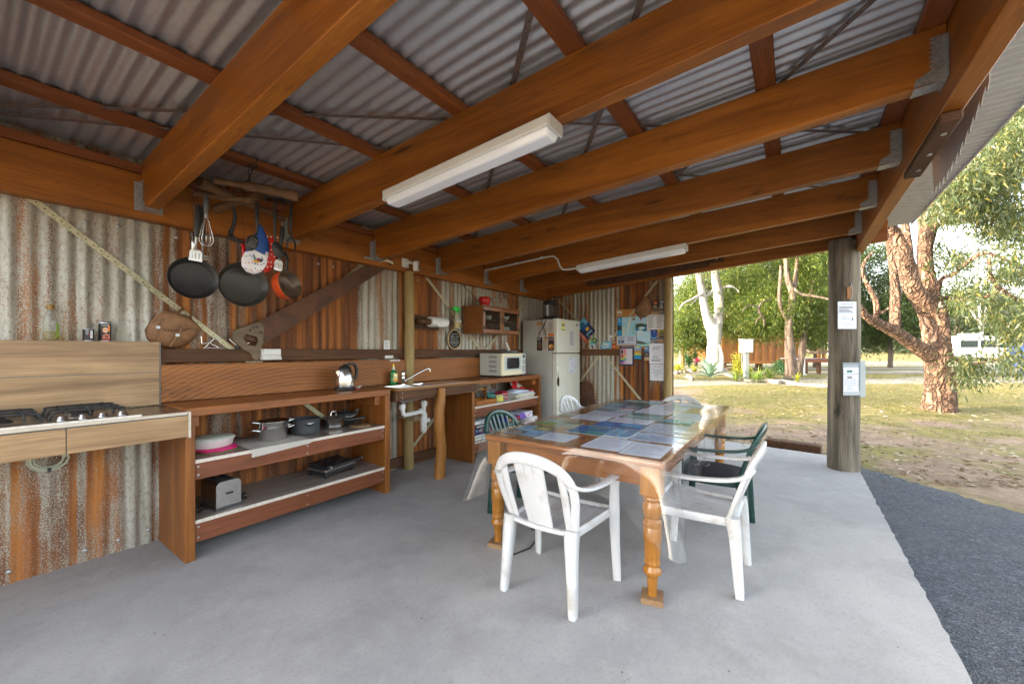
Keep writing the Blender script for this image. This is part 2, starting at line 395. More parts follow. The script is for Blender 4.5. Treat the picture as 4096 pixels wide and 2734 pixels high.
M_strap = simple('punched steel strap', lin(188,181,150), .5, .35, .2, 50)
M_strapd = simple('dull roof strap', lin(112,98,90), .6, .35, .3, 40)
M_hole = simple('dark hole', (.02,.02,.02), .9)
M_white = simple('white plastic', lin(214,214,210), .35, 0, .03, 12)
M_chairw = simple('white resin', lin(198,199,200), .32, 0, .03, 8, 0, .2, dirt=(lin(140,130,110), 6, .7))
M_chairg = simple('dark green resin', lin(18,58,52), .3, 0, .2, 8, 0, .3, dirt=(lin(70,98,92), 22, .4))
M_black = simple('black plastic', (.018,.018,.02), .4, 0, .3)
M_blackm = simple('matt black iron', (.022,.022,.023), .6, 0, .4)
M_nonstick = simple('worn nonstick', (.012,.011,.010), .42, 0, .4, 14, 0, 0, .4, dirt=((.05,.045,.035,1), 5, .3))
M_steel = simple('polished steel', (.62,.61,.59), .16, 1, .08, 8)
M_brush = simple('brushed steel', (.62,.61,.60), .30, 1, .10, 60)
M_dark = simple('dark grey enamel', (.055,.06,.065), .35, 0, .15)
M_red = simple('red enamel', lin(196,18,24), .3, 0, .1, coat=.3)
M_pink = simple('pink silicone', lin(222,10,120), .4, 0, .06)
M_leather = simple('worn brown leather', lin(128,92,62), .65, 0, .35, 18, .6, dirt=(lin(74,50,32), 6, .6))
M_saw = simple('rusted saw plate', (.10,.046,.026), .6, .35, .4, 9, .2, dirt=((.20,.075,.022,1), 5, .6))
M_sawg = simple('grey painted saw plate', (.52,.51,.51), .5, .2, .12, 6)
M_fridge = simple('cream fridge enamel', lin(226,226,212), .35, 0, .03, 6, coat=.2)
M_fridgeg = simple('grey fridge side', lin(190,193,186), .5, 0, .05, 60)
M_grey = simple('grey plastic', lin(120,122,122), .45)
M_chrome = simple('chrome', (.75,.75,.76), .08, 1, .03)
M_cork = simple('cork board', lin(196,136,70), .85, 0, .18, 90, .3)
M_glass = glassy('clear glass', (.93,.95,.93,1), .03, .04)
M_glassd = glassy('dim pane', (.80,.82,.80,1), .04, .01)
M_vinyl = glassy('clear vinyl cloth', (.985,.985,.985,1), .035, .012, 1.5, .30, 5)
M_vinyls = glassy('clear vinyl skirt', (.975,.977,.98,1), .05, .032, 1.5, .3, 5)
M_oil = glassy('yellow oil', (.86,.74,.10,1), .05, .12)
# ================================================================ the shelter
M_conc, t, b = nt('broom finished concrete'); v = coords(t, (1,1,1), False)
n1 = noise(t, v, 1.1, 5, .6); n2 = noise(t, v, 60, 4, .7); n3 = noise(t, v, 6, 4)
c = ramp(t, n1, [(.3, (.28,.28,.285,1)), (.7, (.42,.41,.40,1))]); nb = noise(t, v, .45, 3); c = mixc(t, mth(t, 'MULTIPLY', ramp(t, nb, [(.42, 0.0), (.62, 1.0)]), .5), c, (.44,.415,.39,1))
c = mixc(t, mth(t, 'MULTIPLY', ramp(t, noise(t, v, 2.6, 6, .7), [(.48, 0.0), (.68, 1.0)]), .45), c, (.25,.235,.22,1)); c = mixc(t, mth(t, 'MULTIPLY', ramp(t, n3, [(.52, 0.0), (.7, 1.0)]), .3), c, (.47,.46,.45,1))
c = mixc(t, mth(t, 'MULTIPLY', ramp(t, n2, [(.33, 1.0), (.48, 0.0)]), .4), c, (.20,.20,.205,1))
vo = N(t, 'ShaderNodeTexVoronoi'); vo.inputs['Scale'].default_value = 13; t.links.new(v, vo.inputs['Vector'])
sp = mth(t, 'MULTIPLY', ramp(t, vo.outputs['Distance'], [(.055, 1.0), (.085, 0.0)]), ramp(t, noise(t, v, 3.5, 3), [(.5, 0.0), (.62, 1.0)]))
c = mixc(t, mth(t, 'MULTIPLY', sp, .75), c, (.08,.075,.07,1))
t.links.new(c, b.inputs['Base Color']); b.inputs['Roughness'].default_value = .75; bump(t, b, n2, .25, .003)
g = G(); pl = [(-2.7,3.8),(-2.7,-.59)] + [(-2.6+.06*i, -.59 + .006*math.sin(i*2.7)*math.sin(i*.9) + (.012 if i % 23 == 7 else 0)) for i in range(151)] + [(6.50,-.59),(6.56,-.1),(6.66,.72),(6.74,1.6),(6.74,3.8)]
g.prism(pl, (0,0,-.14), (1,0,0), (0,1,0), .14)
g.build('floor', M_conc, kind='structure', bevel=.008, seg=2, base=(0,0,0))

def rafz(y): return 2.29 + (3.6-y)*.0627, 2.612 + (3.6-y)*.0455     # underside and top of the rafters
def roofz(y): return 2.657 + (3.6-y)*.0455
PIT = .0762
# corrugated walls
g = G(); nx = int(9.38/PIT*10)
def wl(i, j): x = -3.0 + i*9.38; return (x, 3.70 + .0068*math.cos(2*PI*x/PIT) + .0035*(int((x+10)/.762) % 2), -.05 + j*2.74)
g.grid(wl, nx, 2)
for k in range(-3, 41):
    x = PIT*(k*2+.5)
    for z in (.085, 2.18):
        if rnd.random() < .7: g.T = Matrix.Translation((x,3.7-.0062,z+rnd.uniform(-.012,.012))) @ Matrix.Rotation(R(90),4,'X'); g.lathe([(.012,-.002),(.0115,.002),(.006,.005),(0,.006)], 9, 1); g.T = None
WR = rust('rusty corrugated iron', 'x', 3.0, .06, [(-.2,-.04),(.35,-.03),(.66,.06),(.76,-.22),(.95,.06),(1.15,-.12),(1.45,.08),(1.9,.14),(2.4,.12),(2.52,-.25),(2.95,-.25),(3.06,.10),(3.5,.08),(3.62,-.30),(5.05,-.28),(5.3,.14),(5.5,-.25)], -.55, 6.4)
g.build('corrugated_wall', [WR, M_galv], label='long wall of rust streaked corrugated iron behind the benches', cat='wall', kind='structure', base=(0,0,0))
g = G()
def we(i, j): y = 1.50 + i*2.19; return (6.345 + .0085*math.cos(2*PI*y/PIT), y, -.03 + j*2.66)
g.grid(we, int(2.19/PIT*10), 2)
WE = rust('rusty corrugated end iron', 'y', 11.3, .02, [(1.5,-.20),(1.85,-.18),(1.95,.14),(2.25,.12),(2.34,-.22),(2.72,-.24),(2.82,.04),(3.0,.14),(3.12,-.05),(3.2,-.28),(3.7,-.28)], 1.4, 3.8)
g.build('corrugated_wall', [WE], label='short end wall of rusty corrugated iron behind the notice board', cat='wall', kind='structure', base=(0,0,0))
g = G()
def rf(i, j): x = -.55 + i*7.15; y = 3.9 - j*5.02; return (x, y, roofz(y) + .0085 + .0085*math.cos(2*PI*x/PIT))
g.grid(rf, int(7.15/PIT*9), 4)
g.build('roof', [M_roof], kind='structure', label='silver corrugated iron roof over the kitchen', base=(0,0,0))
g = G(); y0, y1 = -.60, -1.12
n = int(7.15/.0762)
for k in range(n):
    x = -.55 + k*.0762
    for (xa, xb, da, db) in ((x, x+.060, 0, 0), (x+.060, x+.0645, 0, -.008), (x+.0645, x+.0717, -.008, -.008), (x+.0717, x+.0762, -.008, 0)):
        g._add([(xa,y0,roofz(y0)-.02+da),(xb,y0,roofz(y0)-.02+db),(xb,y1,roofz(y1)-.02+db),(xa,y1,roofz(y1)-.02+da)], [(0,1,2,3)])
g.box(-.55, 6.60, y1-.012, y1, roofz(y1)-.035, roofz(y1)+.012)
g.build('eave_lining', [M_eave], label='pale ribbed metal eave lining outside the front beam', cat='eave', base=(0,-.8,2.8))
# wall plate, batten, front beam
g = G(); g.box(-.55, 6.24, 3.6, 3.685, 2.24, 2.537)
g.build('wall_beam', M_beamX, label='deep oiled timber beam along the top of the tool wall', cat='beam', bevel=.004)
g = G(); g.box(-.55, 6.24, -.632, -.55, 2.452, 2.825)
fb = g.build('front_beam', M_beamX, label='oiled timber beam along the open front, resting on the grey pole', cat='beam', bevel=.005)
# rafters with hangers
def teeth(h, w):
    p = [(0,0),(w*1.9,0),(w*1.8,.03),(w,.055)]
    k = 7
    for i in range(k):
        a = .06 + (h-.06)*i/k; e = (h-.06)/k
        p += [(w, a),(w*.82, a+e*.25),(w*.82, a+e*.5),(w*1.02, a+e*.6),(w*.95, a+e*.95)]
    return p + [(0, h)]
def hanger(o, y, sgn):
    zb = rafz(y)[0]; g = G()
    for s in (-1, 1):
        x = s*.0395 - (.0012 if s < 0 else 0)
        g.prism(teeth(.205, .055), (x, y, zb-.002), (0,sgn,0), (0,0,1), .0016*(sgn))
        g.box(min(s*.0395, s*.074), max(s*.0395, s*.074), min(y-.0*sgn, y+.002*sgn), max(y, y+.002*sgn), zb-.002, zb+.19)
    ya, yb = sorted((y, y+sgn*.105)); sl = -.0627
    g.hexa([(-.041,ya,rafz(ya)[0]-.0045),(.041,ya,rafz(ya)[0]-.0045),(.041,yb,rafz(yb)[0]-.0045),(-.041,yb,rafz(yb)[0]-.0045),
            (-.041,ya,rafz(ya)[0]-.002),(.041,ya,rafz(ya)[0]-.002),(.041,yb,rafz(yb)[0]-.002),(-.041,yb,rafz(yb)[0]-.002)])
    for i in range(6): g.lathe([(.004,0),(.003,.002),(0,.0025)], 6, 0, (0,0,0)) if False else None
    return g.build('joist_hanger', M_galv, o)
g = G(); ya, yb = -.549, 3.599
(b0, t0), (b1, t1) = rafz(ya), rafz(yb)
g.hexa([(-.038,ya,b0),(.038,ya,b0),(.038,yb,b1),(-.038,yb,b1),(-.038,ya,t0),(.038,ya,t0),(.038,yb,t1),(-.038,yb,t1)])
LR = ['roof rafter nearest the stove, meeting the wall above the yellow strap', 'roof rafter carrying the long white lamp above the saw wall',
      'roof rafter just past the long lamp, its hanger above the saw tip', 'roof rafter with a dark stain, meeting the wall past the round post',
      'roof rafter carrying the shorter far white lamp', 'last hung roof rafter before the end beam with the dark saw']
raf = g.build('roof_rafter', M_beamY, label=LR[0], cat='rafter', group='oiled timber roof rafters', bevel=.004, base=(0,0,0))
hanger(raf, 3.598, -1); hanger(raf, -.548, 1)
raf.location.x = .78
XR = [.78, 1.715, 2.59, 3.52, 4.45, 5.36]
for i in range(1, 6): dup(raf, (XR[i],0,0), label=LR[i])
r0 = dup(raf, (-.15,0,0), label='roof rafter above the left edge, over the open stove end')
g = G()
g.hexa([(6.15,-.86,2.60),(6.232,-.86,2.60),(6.232,3.7,2.275),(6.15,3.7,2.275),(6.15,-.86,2.832),(6.232,-.86,2.832),(6.232,3.7,2.60),(6.15,3.7,2.60)])
g.build('end_beam', M_beamY, label='end roof beam with the dark crosscut saw, above the open side', cat='beam', bevel=.004)
# purlins
LP = ['roof batten on top of the wall beam', 'roof batten the utensil rack chain is wrapped around', 'roof batten second out from the chain batten', 'middle roof batten crossing above the long lamp',
      'roof batten passing over the near end of the table', 'roof batten second in from the front beam', 'roof batten lying against the front beam']
for i, (y, zz) in enumerate([(3.63, 2.54), (3.10, None), (2.33, None), (1.57, None), (.84, None), (.13, None), (-.50, None)]):
    z = zz or rafz(y)[1] + .001
    g = G(); g.box(-.55, 6.40, y-.047, y+.047, z, z + (.055 if zz else .042))
    g.build('roof_batten', M_purlin, label=LP[i], cat='roof batten', group='roof battens under the iron', bevel=.003)
# poles
M_bolt = M_galv
def pole(name, label, x, y, r0, r1, z0, z1, mat, n=28, wav=.012):
    t = thing(name, label, 'post', (x,y,z0)); g = G(); k = 14; pts = []; rr = []
    for i in range(k+1):
        f = i/k; pts.append((x + wav*math.sin(f*7+x)*.4, y + wav*math.sin(f*5+1)*.4, z0+(z1-z0)*f)); rr.append(r0+(r1-r0)*f + wav*.15*math.sin(f*23))
    g.tube(pts, rr, n); g.build('shaft', mat, t); return t
tp = pole('timber_pole', 'thick grey weathered pole at the slab corner carrying two notices', 5.905, -.455, .149, .141, -.1, 2.60, M_pole)
g = G(); c = Vector((5.905,-.462,0)); d = Vector((-CA,-SA,0)); sd = Vector((SA,-CA,0))
g.prism([(-.035,-.03),(.03,-.035),(.035,.03),(-.03,.035)], c + d*.141 + Vector((0,0,2.555)) - sd*.02, sd, (0,0,1), .006)
g.lathe([(.016,0),(.016,.012),(0,.014)], 6, 0, tuple(c + d*.150 + Vector((0,0,2.552)) - sd*.02))
g.build('bolt_plate', M_galv, tp)
g = G(); q = c + d*.141 - sd*.06
g.tube([q+Vector((0,0,2.04))+sd*.01, q+sd*.014+Vector((0,0,2.10)), q+sd*.03+Vector((0,0,2.0)), q+sd*.026+Vector((0,0,1.94)), q+Vector((0,0,1.9)), q+sd*.02+Vector((0,0,1.92))], .0025, 6)
g.build('wire_hook', M_galv, tp)
g = G(); g.box(0,1,0,1,0,1) if False else None
for (a, z, w, h) in ((-.07, 1.985, .045, .14), (-.045, 1.86, .07, .055)):
    g.prism([(-w/2,-h/2),(w/2,-h/2*.8),(w/2*.9,h/2),(-w/2,h/2*.9)], c + d*.134 + sd*a + Vector((0,0,z)), sd, (0,0,1), .012)
g.build('chipped_patch', M_log, tp)
pole('timber_pole', 'slim round pine post between the sink tap and the paper roll', 3.035, 3.605, .058, .054, 0, 2.245, M_pine)
pole('timber_pole', 'round pine post at the free edge of the end wall', 6.275, 1.565, .060, .058, -.03, 2.43, M_pine)
# rails and skirtings on the walls
g = G(); g.box(.845, 6.33, 3.642, 3.690, 1.262, 1.36)
g.build('wall_rail', M_old, label='dark weathered rail along the tool wall holding corkscrews and power outlet', cat='rail', bevel=.004)
g = G(); g.box(6.285, 6.335, 1.62, 3.64, 1.266, 1.368)
g.build('wall_rail', M_oldY, label='brown rail across the end wall under the brochures', cat='rail', bevel=.004)
g = G(); g.box(2.43, 3.59, 3.645, 3.69, .03, .135)
g.build('skirting_board', M_old, label='dark skirting board low on the wall under the sink', cat='board', bevel=.004)
g = G(); g.box(.848, 5.3, 3.60, 3.688, .985, 1.247)
g.build('splash_board', M_board, label='wide rough sawn timber splashback behind kettle and sink', cat='board', bevel=.003)
# punched steel straps
def strap(a, b, nrm, w=.034, mat=None, label='', holes=True, group=None, sp=.045):
    a, b = Vector(a), Vector(b); d = (b-a).normalized(); nv = Vector(nrm).normalized(); g = G()
    g.bar(a, b, w, .0018, nrm)
    if holes:
        sd = d.cross(nv).normalized(); L = (b-a).length; k = int(L/sp)
        for i in range(k):
            for q, rr in ((0, .0042), (.30*w*(1 if i % 2 else -1), .0026)):
                cc = a + d*(sp*(i+.5) + (0 if q == 0 else sp*.4)) + sd*q + nv*.0013
                ring = [cc + d*math.cos(2*PI*j/7)*rr + sd*math.sin(2*PI*j/7)*rr for j in range(7)]
                g._add(ring, [tuple(range(7)) if (ring[1]-ring[0]).cross(ring[2]-ring[1]).dot(nv) > 0 else tuple(range(7))[::-1]], 1)
    return g.build('steel_strap', [mat or M_strap, M_hole], label=label, cat='strap', group=group)
gw = 'punched steel straps bracing the walls'
yw = 3.688
strap((.24,yw,2.275), (2.88,yw,.01), (0,-1,0), .036, label='pale punched strap slanting from the beam down behind the leather bag', group=gw)
strap((1.445,3.686,1.345), (2.52,3.686,2.27), (0,-1,0), .036, label='pale punched strap end showing under the old saw handle', group=gw)
strap((3.34,yw,2.275), (4.40,yw,1.36), (0,-1,0), .034, label='punched strap slanting down behind the green spray bottle', group=gw)
strap((5.72,yw,2.275), (4.52,3.684,1.36), (0,-1,0), .034, label='punched strap rising from under the glass cupboard to the corner', group=gw)
strap((3.05,3.684,.12), (4.45,3.684,1.28), (0,-1,0), .034, label='grey strap slanting up behind the sink waste pipes', group=gw)
xe = 6.332
strap((xe,3.47,2.25), (xe,2.63,1.37), (-1,0,0), .034, label='strap slanting behind the blue brochure beside the fridge', group=gw)
strap((xe-.0165,1.72,2.44), (xe-.0165,2.60,1.372), (-1,0,0), .034, label='strap crossing the cork board under the hanging leather pouch', group=gw)
strap((xe-.002,2.69,1.262), (xe-.002,3.55,.17), (-1,0,0), .034, label='lower strap slanting down towards the fridge door', group=gw)
strap((xe,2.59,1.262), (xe,1.62,.12), (-1,0,0), .034, label='lower strap slanting down towards the pine post', group=gw)
def rs(x, y): return (x, y, rafz(y)[1] + .02)
gr = 'dull straps bracing the roof'
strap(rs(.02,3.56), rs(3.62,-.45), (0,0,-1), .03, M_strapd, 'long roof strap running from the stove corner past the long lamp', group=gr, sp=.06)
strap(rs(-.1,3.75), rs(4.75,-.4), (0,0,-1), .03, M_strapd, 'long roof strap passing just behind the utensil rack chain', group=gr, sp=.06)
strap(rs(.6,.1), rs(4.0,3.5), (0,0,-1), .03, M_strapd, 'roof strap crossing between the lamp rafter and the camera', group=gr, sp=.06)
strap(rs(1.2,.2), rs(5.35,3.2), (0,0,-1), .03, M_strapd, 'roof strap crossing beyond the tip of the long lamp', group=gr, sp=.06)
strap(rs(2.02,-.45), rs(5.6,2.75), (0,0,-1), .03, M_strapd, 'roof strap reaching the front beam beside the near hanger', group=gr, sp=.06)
# lamps
def lamp(label, x, ya, yb, w=.125):
    t = thing('strip_lamp', label, 'lamp', (x,(ya+yb)/2,rafz((ya+yb)/2)[0]-.1), group='white strip lamps under the rafters')
    za, zb = rafz(ya)[0]-.003, rafz(yb)[0]-.003; g = G(); h = .052
    g.hexa([(x-w/2,ya,za-h),(x+w/2,ya,za-h),(x+w/2,yb,zb-h),(x-w/2,yb,zb-h),(x-w/2,ya,za),(x+w/2,ya,za),(x+w/2,yb,zb),(x-w/2,yb,zb)])
    g.build('housing', M_white, t, bevel=.008, seg=2)
    g = G(); q = .008; k = .040
    g.hexa([(x-w/2+q+.012,ya+.02,za-h-k),(x+w/2-q-.012,ya+.02,za-h-k),(x+w/2-q-.012,yb-.02,zb-h-k),(x-w/2+q+.012,yb-.02,zb-h-k),
            (x-w/2+q,ya+.008,za-h+.001),(x+w/2-q,ya+.008,za-h+.001),(x+w/2-q,yb-.008,zb-h+.001),(x-w/2+q,yb-.008,zb-h+.001)])
    g.build('diffuser', M_diff, t, bevel=.010, seg=3)
    for y_, z_ in ((ya-.004, za), (yb-.010, zb)):
        g = G(); g.box(x-w/2-.003, x+w/2+.003, y_, y_+.014, z_-h-.016, z_-.002); g.build('end_cap', M_lampend, t, bevel=.004)
    return t
M_lampend = simple('grey white end cap', lin(198,200,200), .4, 0, .05)
M_diff = simple('opal diffuser', lin(238,243,250), .25, 0, .02, 5, coat=.2)
lamp('long white strip lamp nearest the camera, under the second rafter', 1.668, .93, 2.16)
lamp('white strip lamp further back, fed by the white conduit', 4.43, .92, 2.15)
g = G(); cx_ = 4.385
g.tube([(cx_,3.58,rafz(3.58)[0]+.19),(cx_,3.0,rafz(3.0)[0]+.185),(cx_,2.55,rafz(2.55)[0]+.18),(cx_,2.47,rafz(2.47)[0]+.17),(cx_,2.42,rafz(2.42)[0]+.12),(cx_-.005,2.38,rafz(2.38)[0]+.02),(cx_,2.34,rafz(2.3)[0]-.025),(cx_+.01,2.27,rafz(2.3)[0]-.03),(cx_+.02,2.16,rafz(2.2)[0]-.03)], .0115, 10)
for y in (3.4, 3.05, 2.65): g.tube([(cx_,y-.012,rafz(y)[0]+.187),(cx_,y+.012,rafz(y)[0]+.187)], .016, 10)
g.build('conduit', M_white, label='thin white electrical conduit bent down to the far lamp', cat='conduit')
# motion sensor lamp on the wall beam
t = thing('sensor', 'white sensor unit on the wall beam above the slim pine post', 'sensor', (3.03,3.58,2.28))
g = G(); g.box(2.925, 3.02, 3.585, 3.6, 2.285, 2.385); g.build('mount_plate', M_white, t, bevel=.004)
g = G(); g.tube([(2.985,3.585,2.335),(3.0,3.55,2.345),(3.02,3.53,2.335)], [.02,.016,.016], 10); g.build('swivel', M_white, t)
g = G(); g.T = Matrix.Translation((3.055,3.505,2.305)) @ Matrix.Rotation(R(35),4,'Z') @ Matrix.Rotation(R(-14),4,'Y')
g.box(-.045,.045,-.028,.028,-.055,.055); hd = g.build('sensor_head', M_white, t, bevel=.010, seg=3)
g = G(); g.T = Matrix.Translation((3.055,3.505,2.305)) @ Matrix.Rotation(R(35),4,'Z') @ Matrix.Rotation(R(-14),4,'Y')
g.box(-.028,.028,-.030,-.0275,-.035,.012); g.box(-.012,.012,-.030,-.0275,.022,.034); g.build('lens', M_grey, hd)
# saws
def saw_poly(L, w0, w1, n, tooth, flip=1, nose=True):
    p = [(0, w0*.0)]; top = [(0, w0), (L*.97, w1), (L, w1*.55)]
    bot = []
    for i in range(n):
        a = L*(i/n); b_ = L*((i+.5)/n); c_ = L*((i+1)/n)
        s = (w0*0)
        bot += [(a, 0), (b_, -tooth), (c_, 0)]
    return bot + [(L, 0)] + top[::-1]
t = thing('hand_saw', 'big rusty old saw with worn wooden handle fixed slanting on the tool wall', 'saw', (2.0,3.64,1.37))
A, B = Vector((1.56,3.652,1.425)), Vector((2.79,3.602,2.285)); ax = (B-A).normalized(); ay = Vector((0,-1,0)).cross(ax) * -1
if ay.z < 0: ay = -ay
g = G(); L = (B-A).length
bl = []
n = 84
for i in range(n): bl += [(L*i/n, 0.0), (L*(i+.85)/n, -.0085)]
bl += [(L, .0), (L+.035, .055), (L-.02, .105), (L*.5, .15), (.05, .178), (-.09, .185), (-.14, .12), (-.05, .0)]
g.prism(bl, A, ax, ay, .003); bld = g.build('blade', M_saw, t)
g = G()
Hd = [(-.17,.22),(.02,.185),(.035,.12),(.0,.085),(-.03,.05),(-.045,.02),(-.09,-.01),(-.12,-.06),(-.175,-.085),(-.19,-.055),(-.175,.0),(-.20,.05),(-.215,.12),(-.215,.18)]
hole = [(-.15,.13),(-.115,.145),(-.06,.085),(-.075,.05),(-.115,.03),(-.15,.07)]
OH = A + Vector((0,-.012,0))
def ring(g, out, inn, O, ax, ay, th):
    # outline with an opening: stitched strips, so the grip hole really is open
    m = 48
    def res(poly):
        P = [Vector((a, b_, 0)) for a, b_ in poly]; c0 = Vector((-.107,.085,0)); out_ = []
        for k in range(m):
            an = 2*PI*k/m; d = Vector((math.cos(an), math.sin(an), 0)); best = None
            for i in range(len(P)):
                p, q = P[i]-c0, P[(i+1) % len(P)]-c0; e = q-p; den = d.x*e.y - d.y*e.x
                if abs(den) < 1e-9: continue
                tt = (p.x*e.y - p.y*e.x)/den; uu = (p.x*d.y - p.y*d.x)/den
                if tt > 0 and -1e-6 <= uu <= 1+1e-6 and (best is None or tt > best): best = tt
            out_.append(c0 + d*(best or .05))
        return out_
    o_, i_ = res(out), res(inn); nz = ax.cross(ay).normalized()*th; W = lambda p, z: O + ax*p.x + ay*p.y + nz*z
    vs = [W(p,0) for p in o_] + [W(p,0) for p in i_] + [W(p,1) for p in o_] + [W(p,1) for p in i_]; fs = []
    for k in range(m):
        k2 = (k+1) % m
        fs += [(k,m+k,m+k2,k2), (2*m+k,2*m+k2,3*m+k2,3*m+k), (k,k2,2*m+k2,2*m+k), (m+k,3*m+k,3*m+k2,m+k2)]
    g._add(vs, fs)
ring(g, Hd, hole, OH, ax, ay, .026)
hh = g.build('handle', wood('grey worn saw handle', (.16,.11,.065,1), (.30,.215,.13,1), 'x', .6, 2, 0, .2), t, bevel=.005, seg=2)
g = G()
for p in ((-.02,.155), (-.045,.165), (-.02,.10), (-.075,.16)):
    c_ = OH + ax*p[0] + ay*p[1] + Vector((0,-.030,0)); g.tube([c_, c_+Vector((0,-.006,0))], .008, 10)
g.build('rivet', M_blackm, hh)
# white handled pruning tool resting at saw tip
g = G(); g.sweep([(2.60,3.585,2.30),(2.66,3.585,2.31),(2.72,3.58,2.315),(2.79,3.58,2.30)], [.022,.03,.03,.024], .02, (0,0,1))
t = thing('pruning_saw', 'small cream handled tool tucked behind the tip of the old saw', 'tool', (2.66,3.58,2.29))
g.build('handle', simple('cream plastic', lin(226,214,184), .4), t)
g = G(); g.prism([(0,0),(-.16,-.004),(-.16,.018),(0,.022)], (2.60,3.583,2.292), (1,0,0), (0,0,1), .002); g.build('blade', M_galv, t)
# crosscut saw on the end beam
g = G(); O = Vector((6.143,2.84,2.372)); ax = Vector((0,-1,.0705)).normalized(); ay = Vector((0,.0705,1)).normalized()
p = [(0,.05),(0,.10),(.10,.135),(1.0,.175),(1.9,.15),(2.05,.14),(2.06,.05)]
k = 40
for i in range(k):
    a = 2.0 - 1.85*i/k; e = 1.85/k; yb_ = .02*((a-1.0)**2) + (.0 if .15 < a < 1.9 else .03)
    p += [(a, yb_),(a-e*.3, yb_+.018),(a-e*.45, yb_+.018),(a-e*.6, yb_),(a-e*.8, yb_+.006)]
g.prism(p, O, ax, ay, -.004); cs = g.build('crosscut_saw', M_saw, label='long dark two man saw bolted flat to the end beam', cat='saw')
g = G()
for a in (.14, 1.97): c_ = O + ax*a + ay*.10; g.lathe([(.0,0)], 3) if False else g.tube([c_, c_+Vector((-.012,0,0))], .009, 8)
g.build('bolt', M_galv, cs)
# packing timber and grey saw at the front beam
g = G(); g.box(2.66, 3.42, -.625, -.548, 2.405, 2.449)
bt = g.build('packing_timber', M_old, label='weathered timber block bolted under the front beam', cat='timber', bevel=.006)
g = G()
for x in (2.80, 3.05, 3.28): g.tube([(x,-.59,2.406),(x,-.59,2.398)], .011, 10)
g.build('bolt', M_galv, bt)
g = G(); q = [(2.9,2.66)]
pts = [(2.70,2.66),(2.70,2.60)]
for i in range(12):
    f = i/11; x = 2.70 + .83*f; z = 2.56 - .20*math.sin(min(1, f*1.15)*PI*.5); pts += [(x, z), (x+.020, z-.030), (x+.036, z-.032), (x+.040, z)]
pts += [(3.60,2.47),(3.62,2.56),(3.60,2.66)]
g.prism([(a-2.7, b_-2.4) for a, b_ in pts], (2.7,-.715,2.4), (1,0,0), (0,0,1), -.004)
g.build('hanging_saw', M_sawg, label='grey toothed saw plate hanging outside the front beam', cat='saw')
# big saw leaning by the fridge
g = G(); A = Vector((6.30,2.97,.05)); ax = Vector((0,-.20,.0)); pts = []
for i in range(15): z = .02 + .05*i; yb_ = -.25 + .0*i; pts += [(.30-.012*i*1.0-.0, z), (.335-.012*i, z+.02), (.30-.012*(i+.6), z+.035)]
pts += [(.08,.80),(-.12,.78),(-.16,.02)]
g.prism(pts, (6.31,2.96,.02), (0,-1,0), (0,0,1), .004)
g.build('leaning_saw', M_saw, label='rusty toothed saw plate leaning on the end wall beside the fridge', cat='saw')
# ================================================================ kitchen benches
BLK = (.015,.015,.017,1); WHT = lin(236,236,232); GRY = lin(120,122,124); INK = lin(40,42,50)
t = thing('tile_splashback', 'pale timber look tile splashback behind the gas cooktop', 'splashback', (-.4,3.66,.965))
g = G(); g.box(-1.7, .842, 3.618, 3.685, 1.1975, 1.408); g.build('tile', M_tile, t, bevel=.0015)
g = G(); g.box(-1.7, .842, 3.618, 3.685, .972, 1.1935); g.build('tile', M_tile, t, bevel=.0015)
g = G(); g.box(.8425, .8465, 3.612, 3.685, .975, 1.409); g.box(-1.7,.8424,3.622,3.685,1.1936,1.1974); g.build('trim', M_grey, t)
t = thing('stove_bench', 'timber look tiled bench holding the gas cooktop', 'bench', (-.4,3.35,.81))
g = G(); g.box(-1.7, .858, 3.092, 3.616, .945, .966); g.build('bench_top', M_tiled, t)
g = G(); g.box(.346, .852, 3.074, 3.0905, .812, .944); g.build('tile', M_tile, t, bevel=.0015)
g = G(); g.box(-.55, .342, 3.074, 3.0905, .812, .944); g.build('tile', M_tile, t, bevel=.0015)
g = G(); g.box(-1.7, -.554, 3.074, 3.0905, .812, .944); g.build('tile', M_tile, t, bevel=.0015)
g = G(); g.box(-1.7, .848, 3.071, 3.0915, .951, .9675); g.box(.8525, .866, 3.071, 3.11, .806, .968); g.build('edge_trim', simple('cream tile trim', lin(196,184,168), .35), t, bevel=.001)
g = G(); g.box(-1.7, .853, 3.0765, 3.0915, .9441, .9505); g.box(.3421,.3459,3.0775,3.09,.812,.944); g.box(.8521,.8524,3.0775,3.1,.81,.95); g.build('grout', M_dark, t)
g = G(); g.box(-1.7, .84, 3.0915, 3.11, .815, .944); g.build('carcass', M_cabX, t)
# cooktop
t = thing('gas_cooktop', 'steel gas cooktop with black trivets and four grey knobs', 'cooktop', (.27,3.33,.966))
g = G(); g.box(-.12, .64, 3.098, 3.555, .9665, .974); g.build('hob_plate', simple('dark satin steel', (.20,.19,.18), .3, .8, .1, 40), t, bevel=.003)
g = G(); g.box(-.12, .64, 3.094, 3.0975, .9668, .978); g.build('front_lip', M_brush, t)
for x in (.338, .415, .491, .569):
    g = G(); g.lathe([(.024,0),(.024,.005),(.023,.006),(.0165,.026),(.014,.028),(0,.028)], 20, 0, (x,3.15,.975)); g.build('knob', M_brush, t)
    g = G(); g.lathe([(.026,0),(.026,.004)], 20, 0, (x,3.15,.9742)); g.build('knob_ring', M_black, t)
for x, y, r in ((.13,3.29,.055), (.13,3.46,.04), (.43,3.30,.045), (.45,3.45,.05)):
    g = G(); g.lathe([(r,0),(r,.012),(r*.9,.014),(r*.85,.022),(r*.4,.026),(0,.026)], 22, 0, (x,y,.974)); g.build('burner', M_blackm, t)
    g = G(); g.lathe([(r*1.5,0),(r*1.45,.004),(r*1.02,.005)], 22, 0, (x,y,.9742)); g.build('burner_tray', M_brush, t)
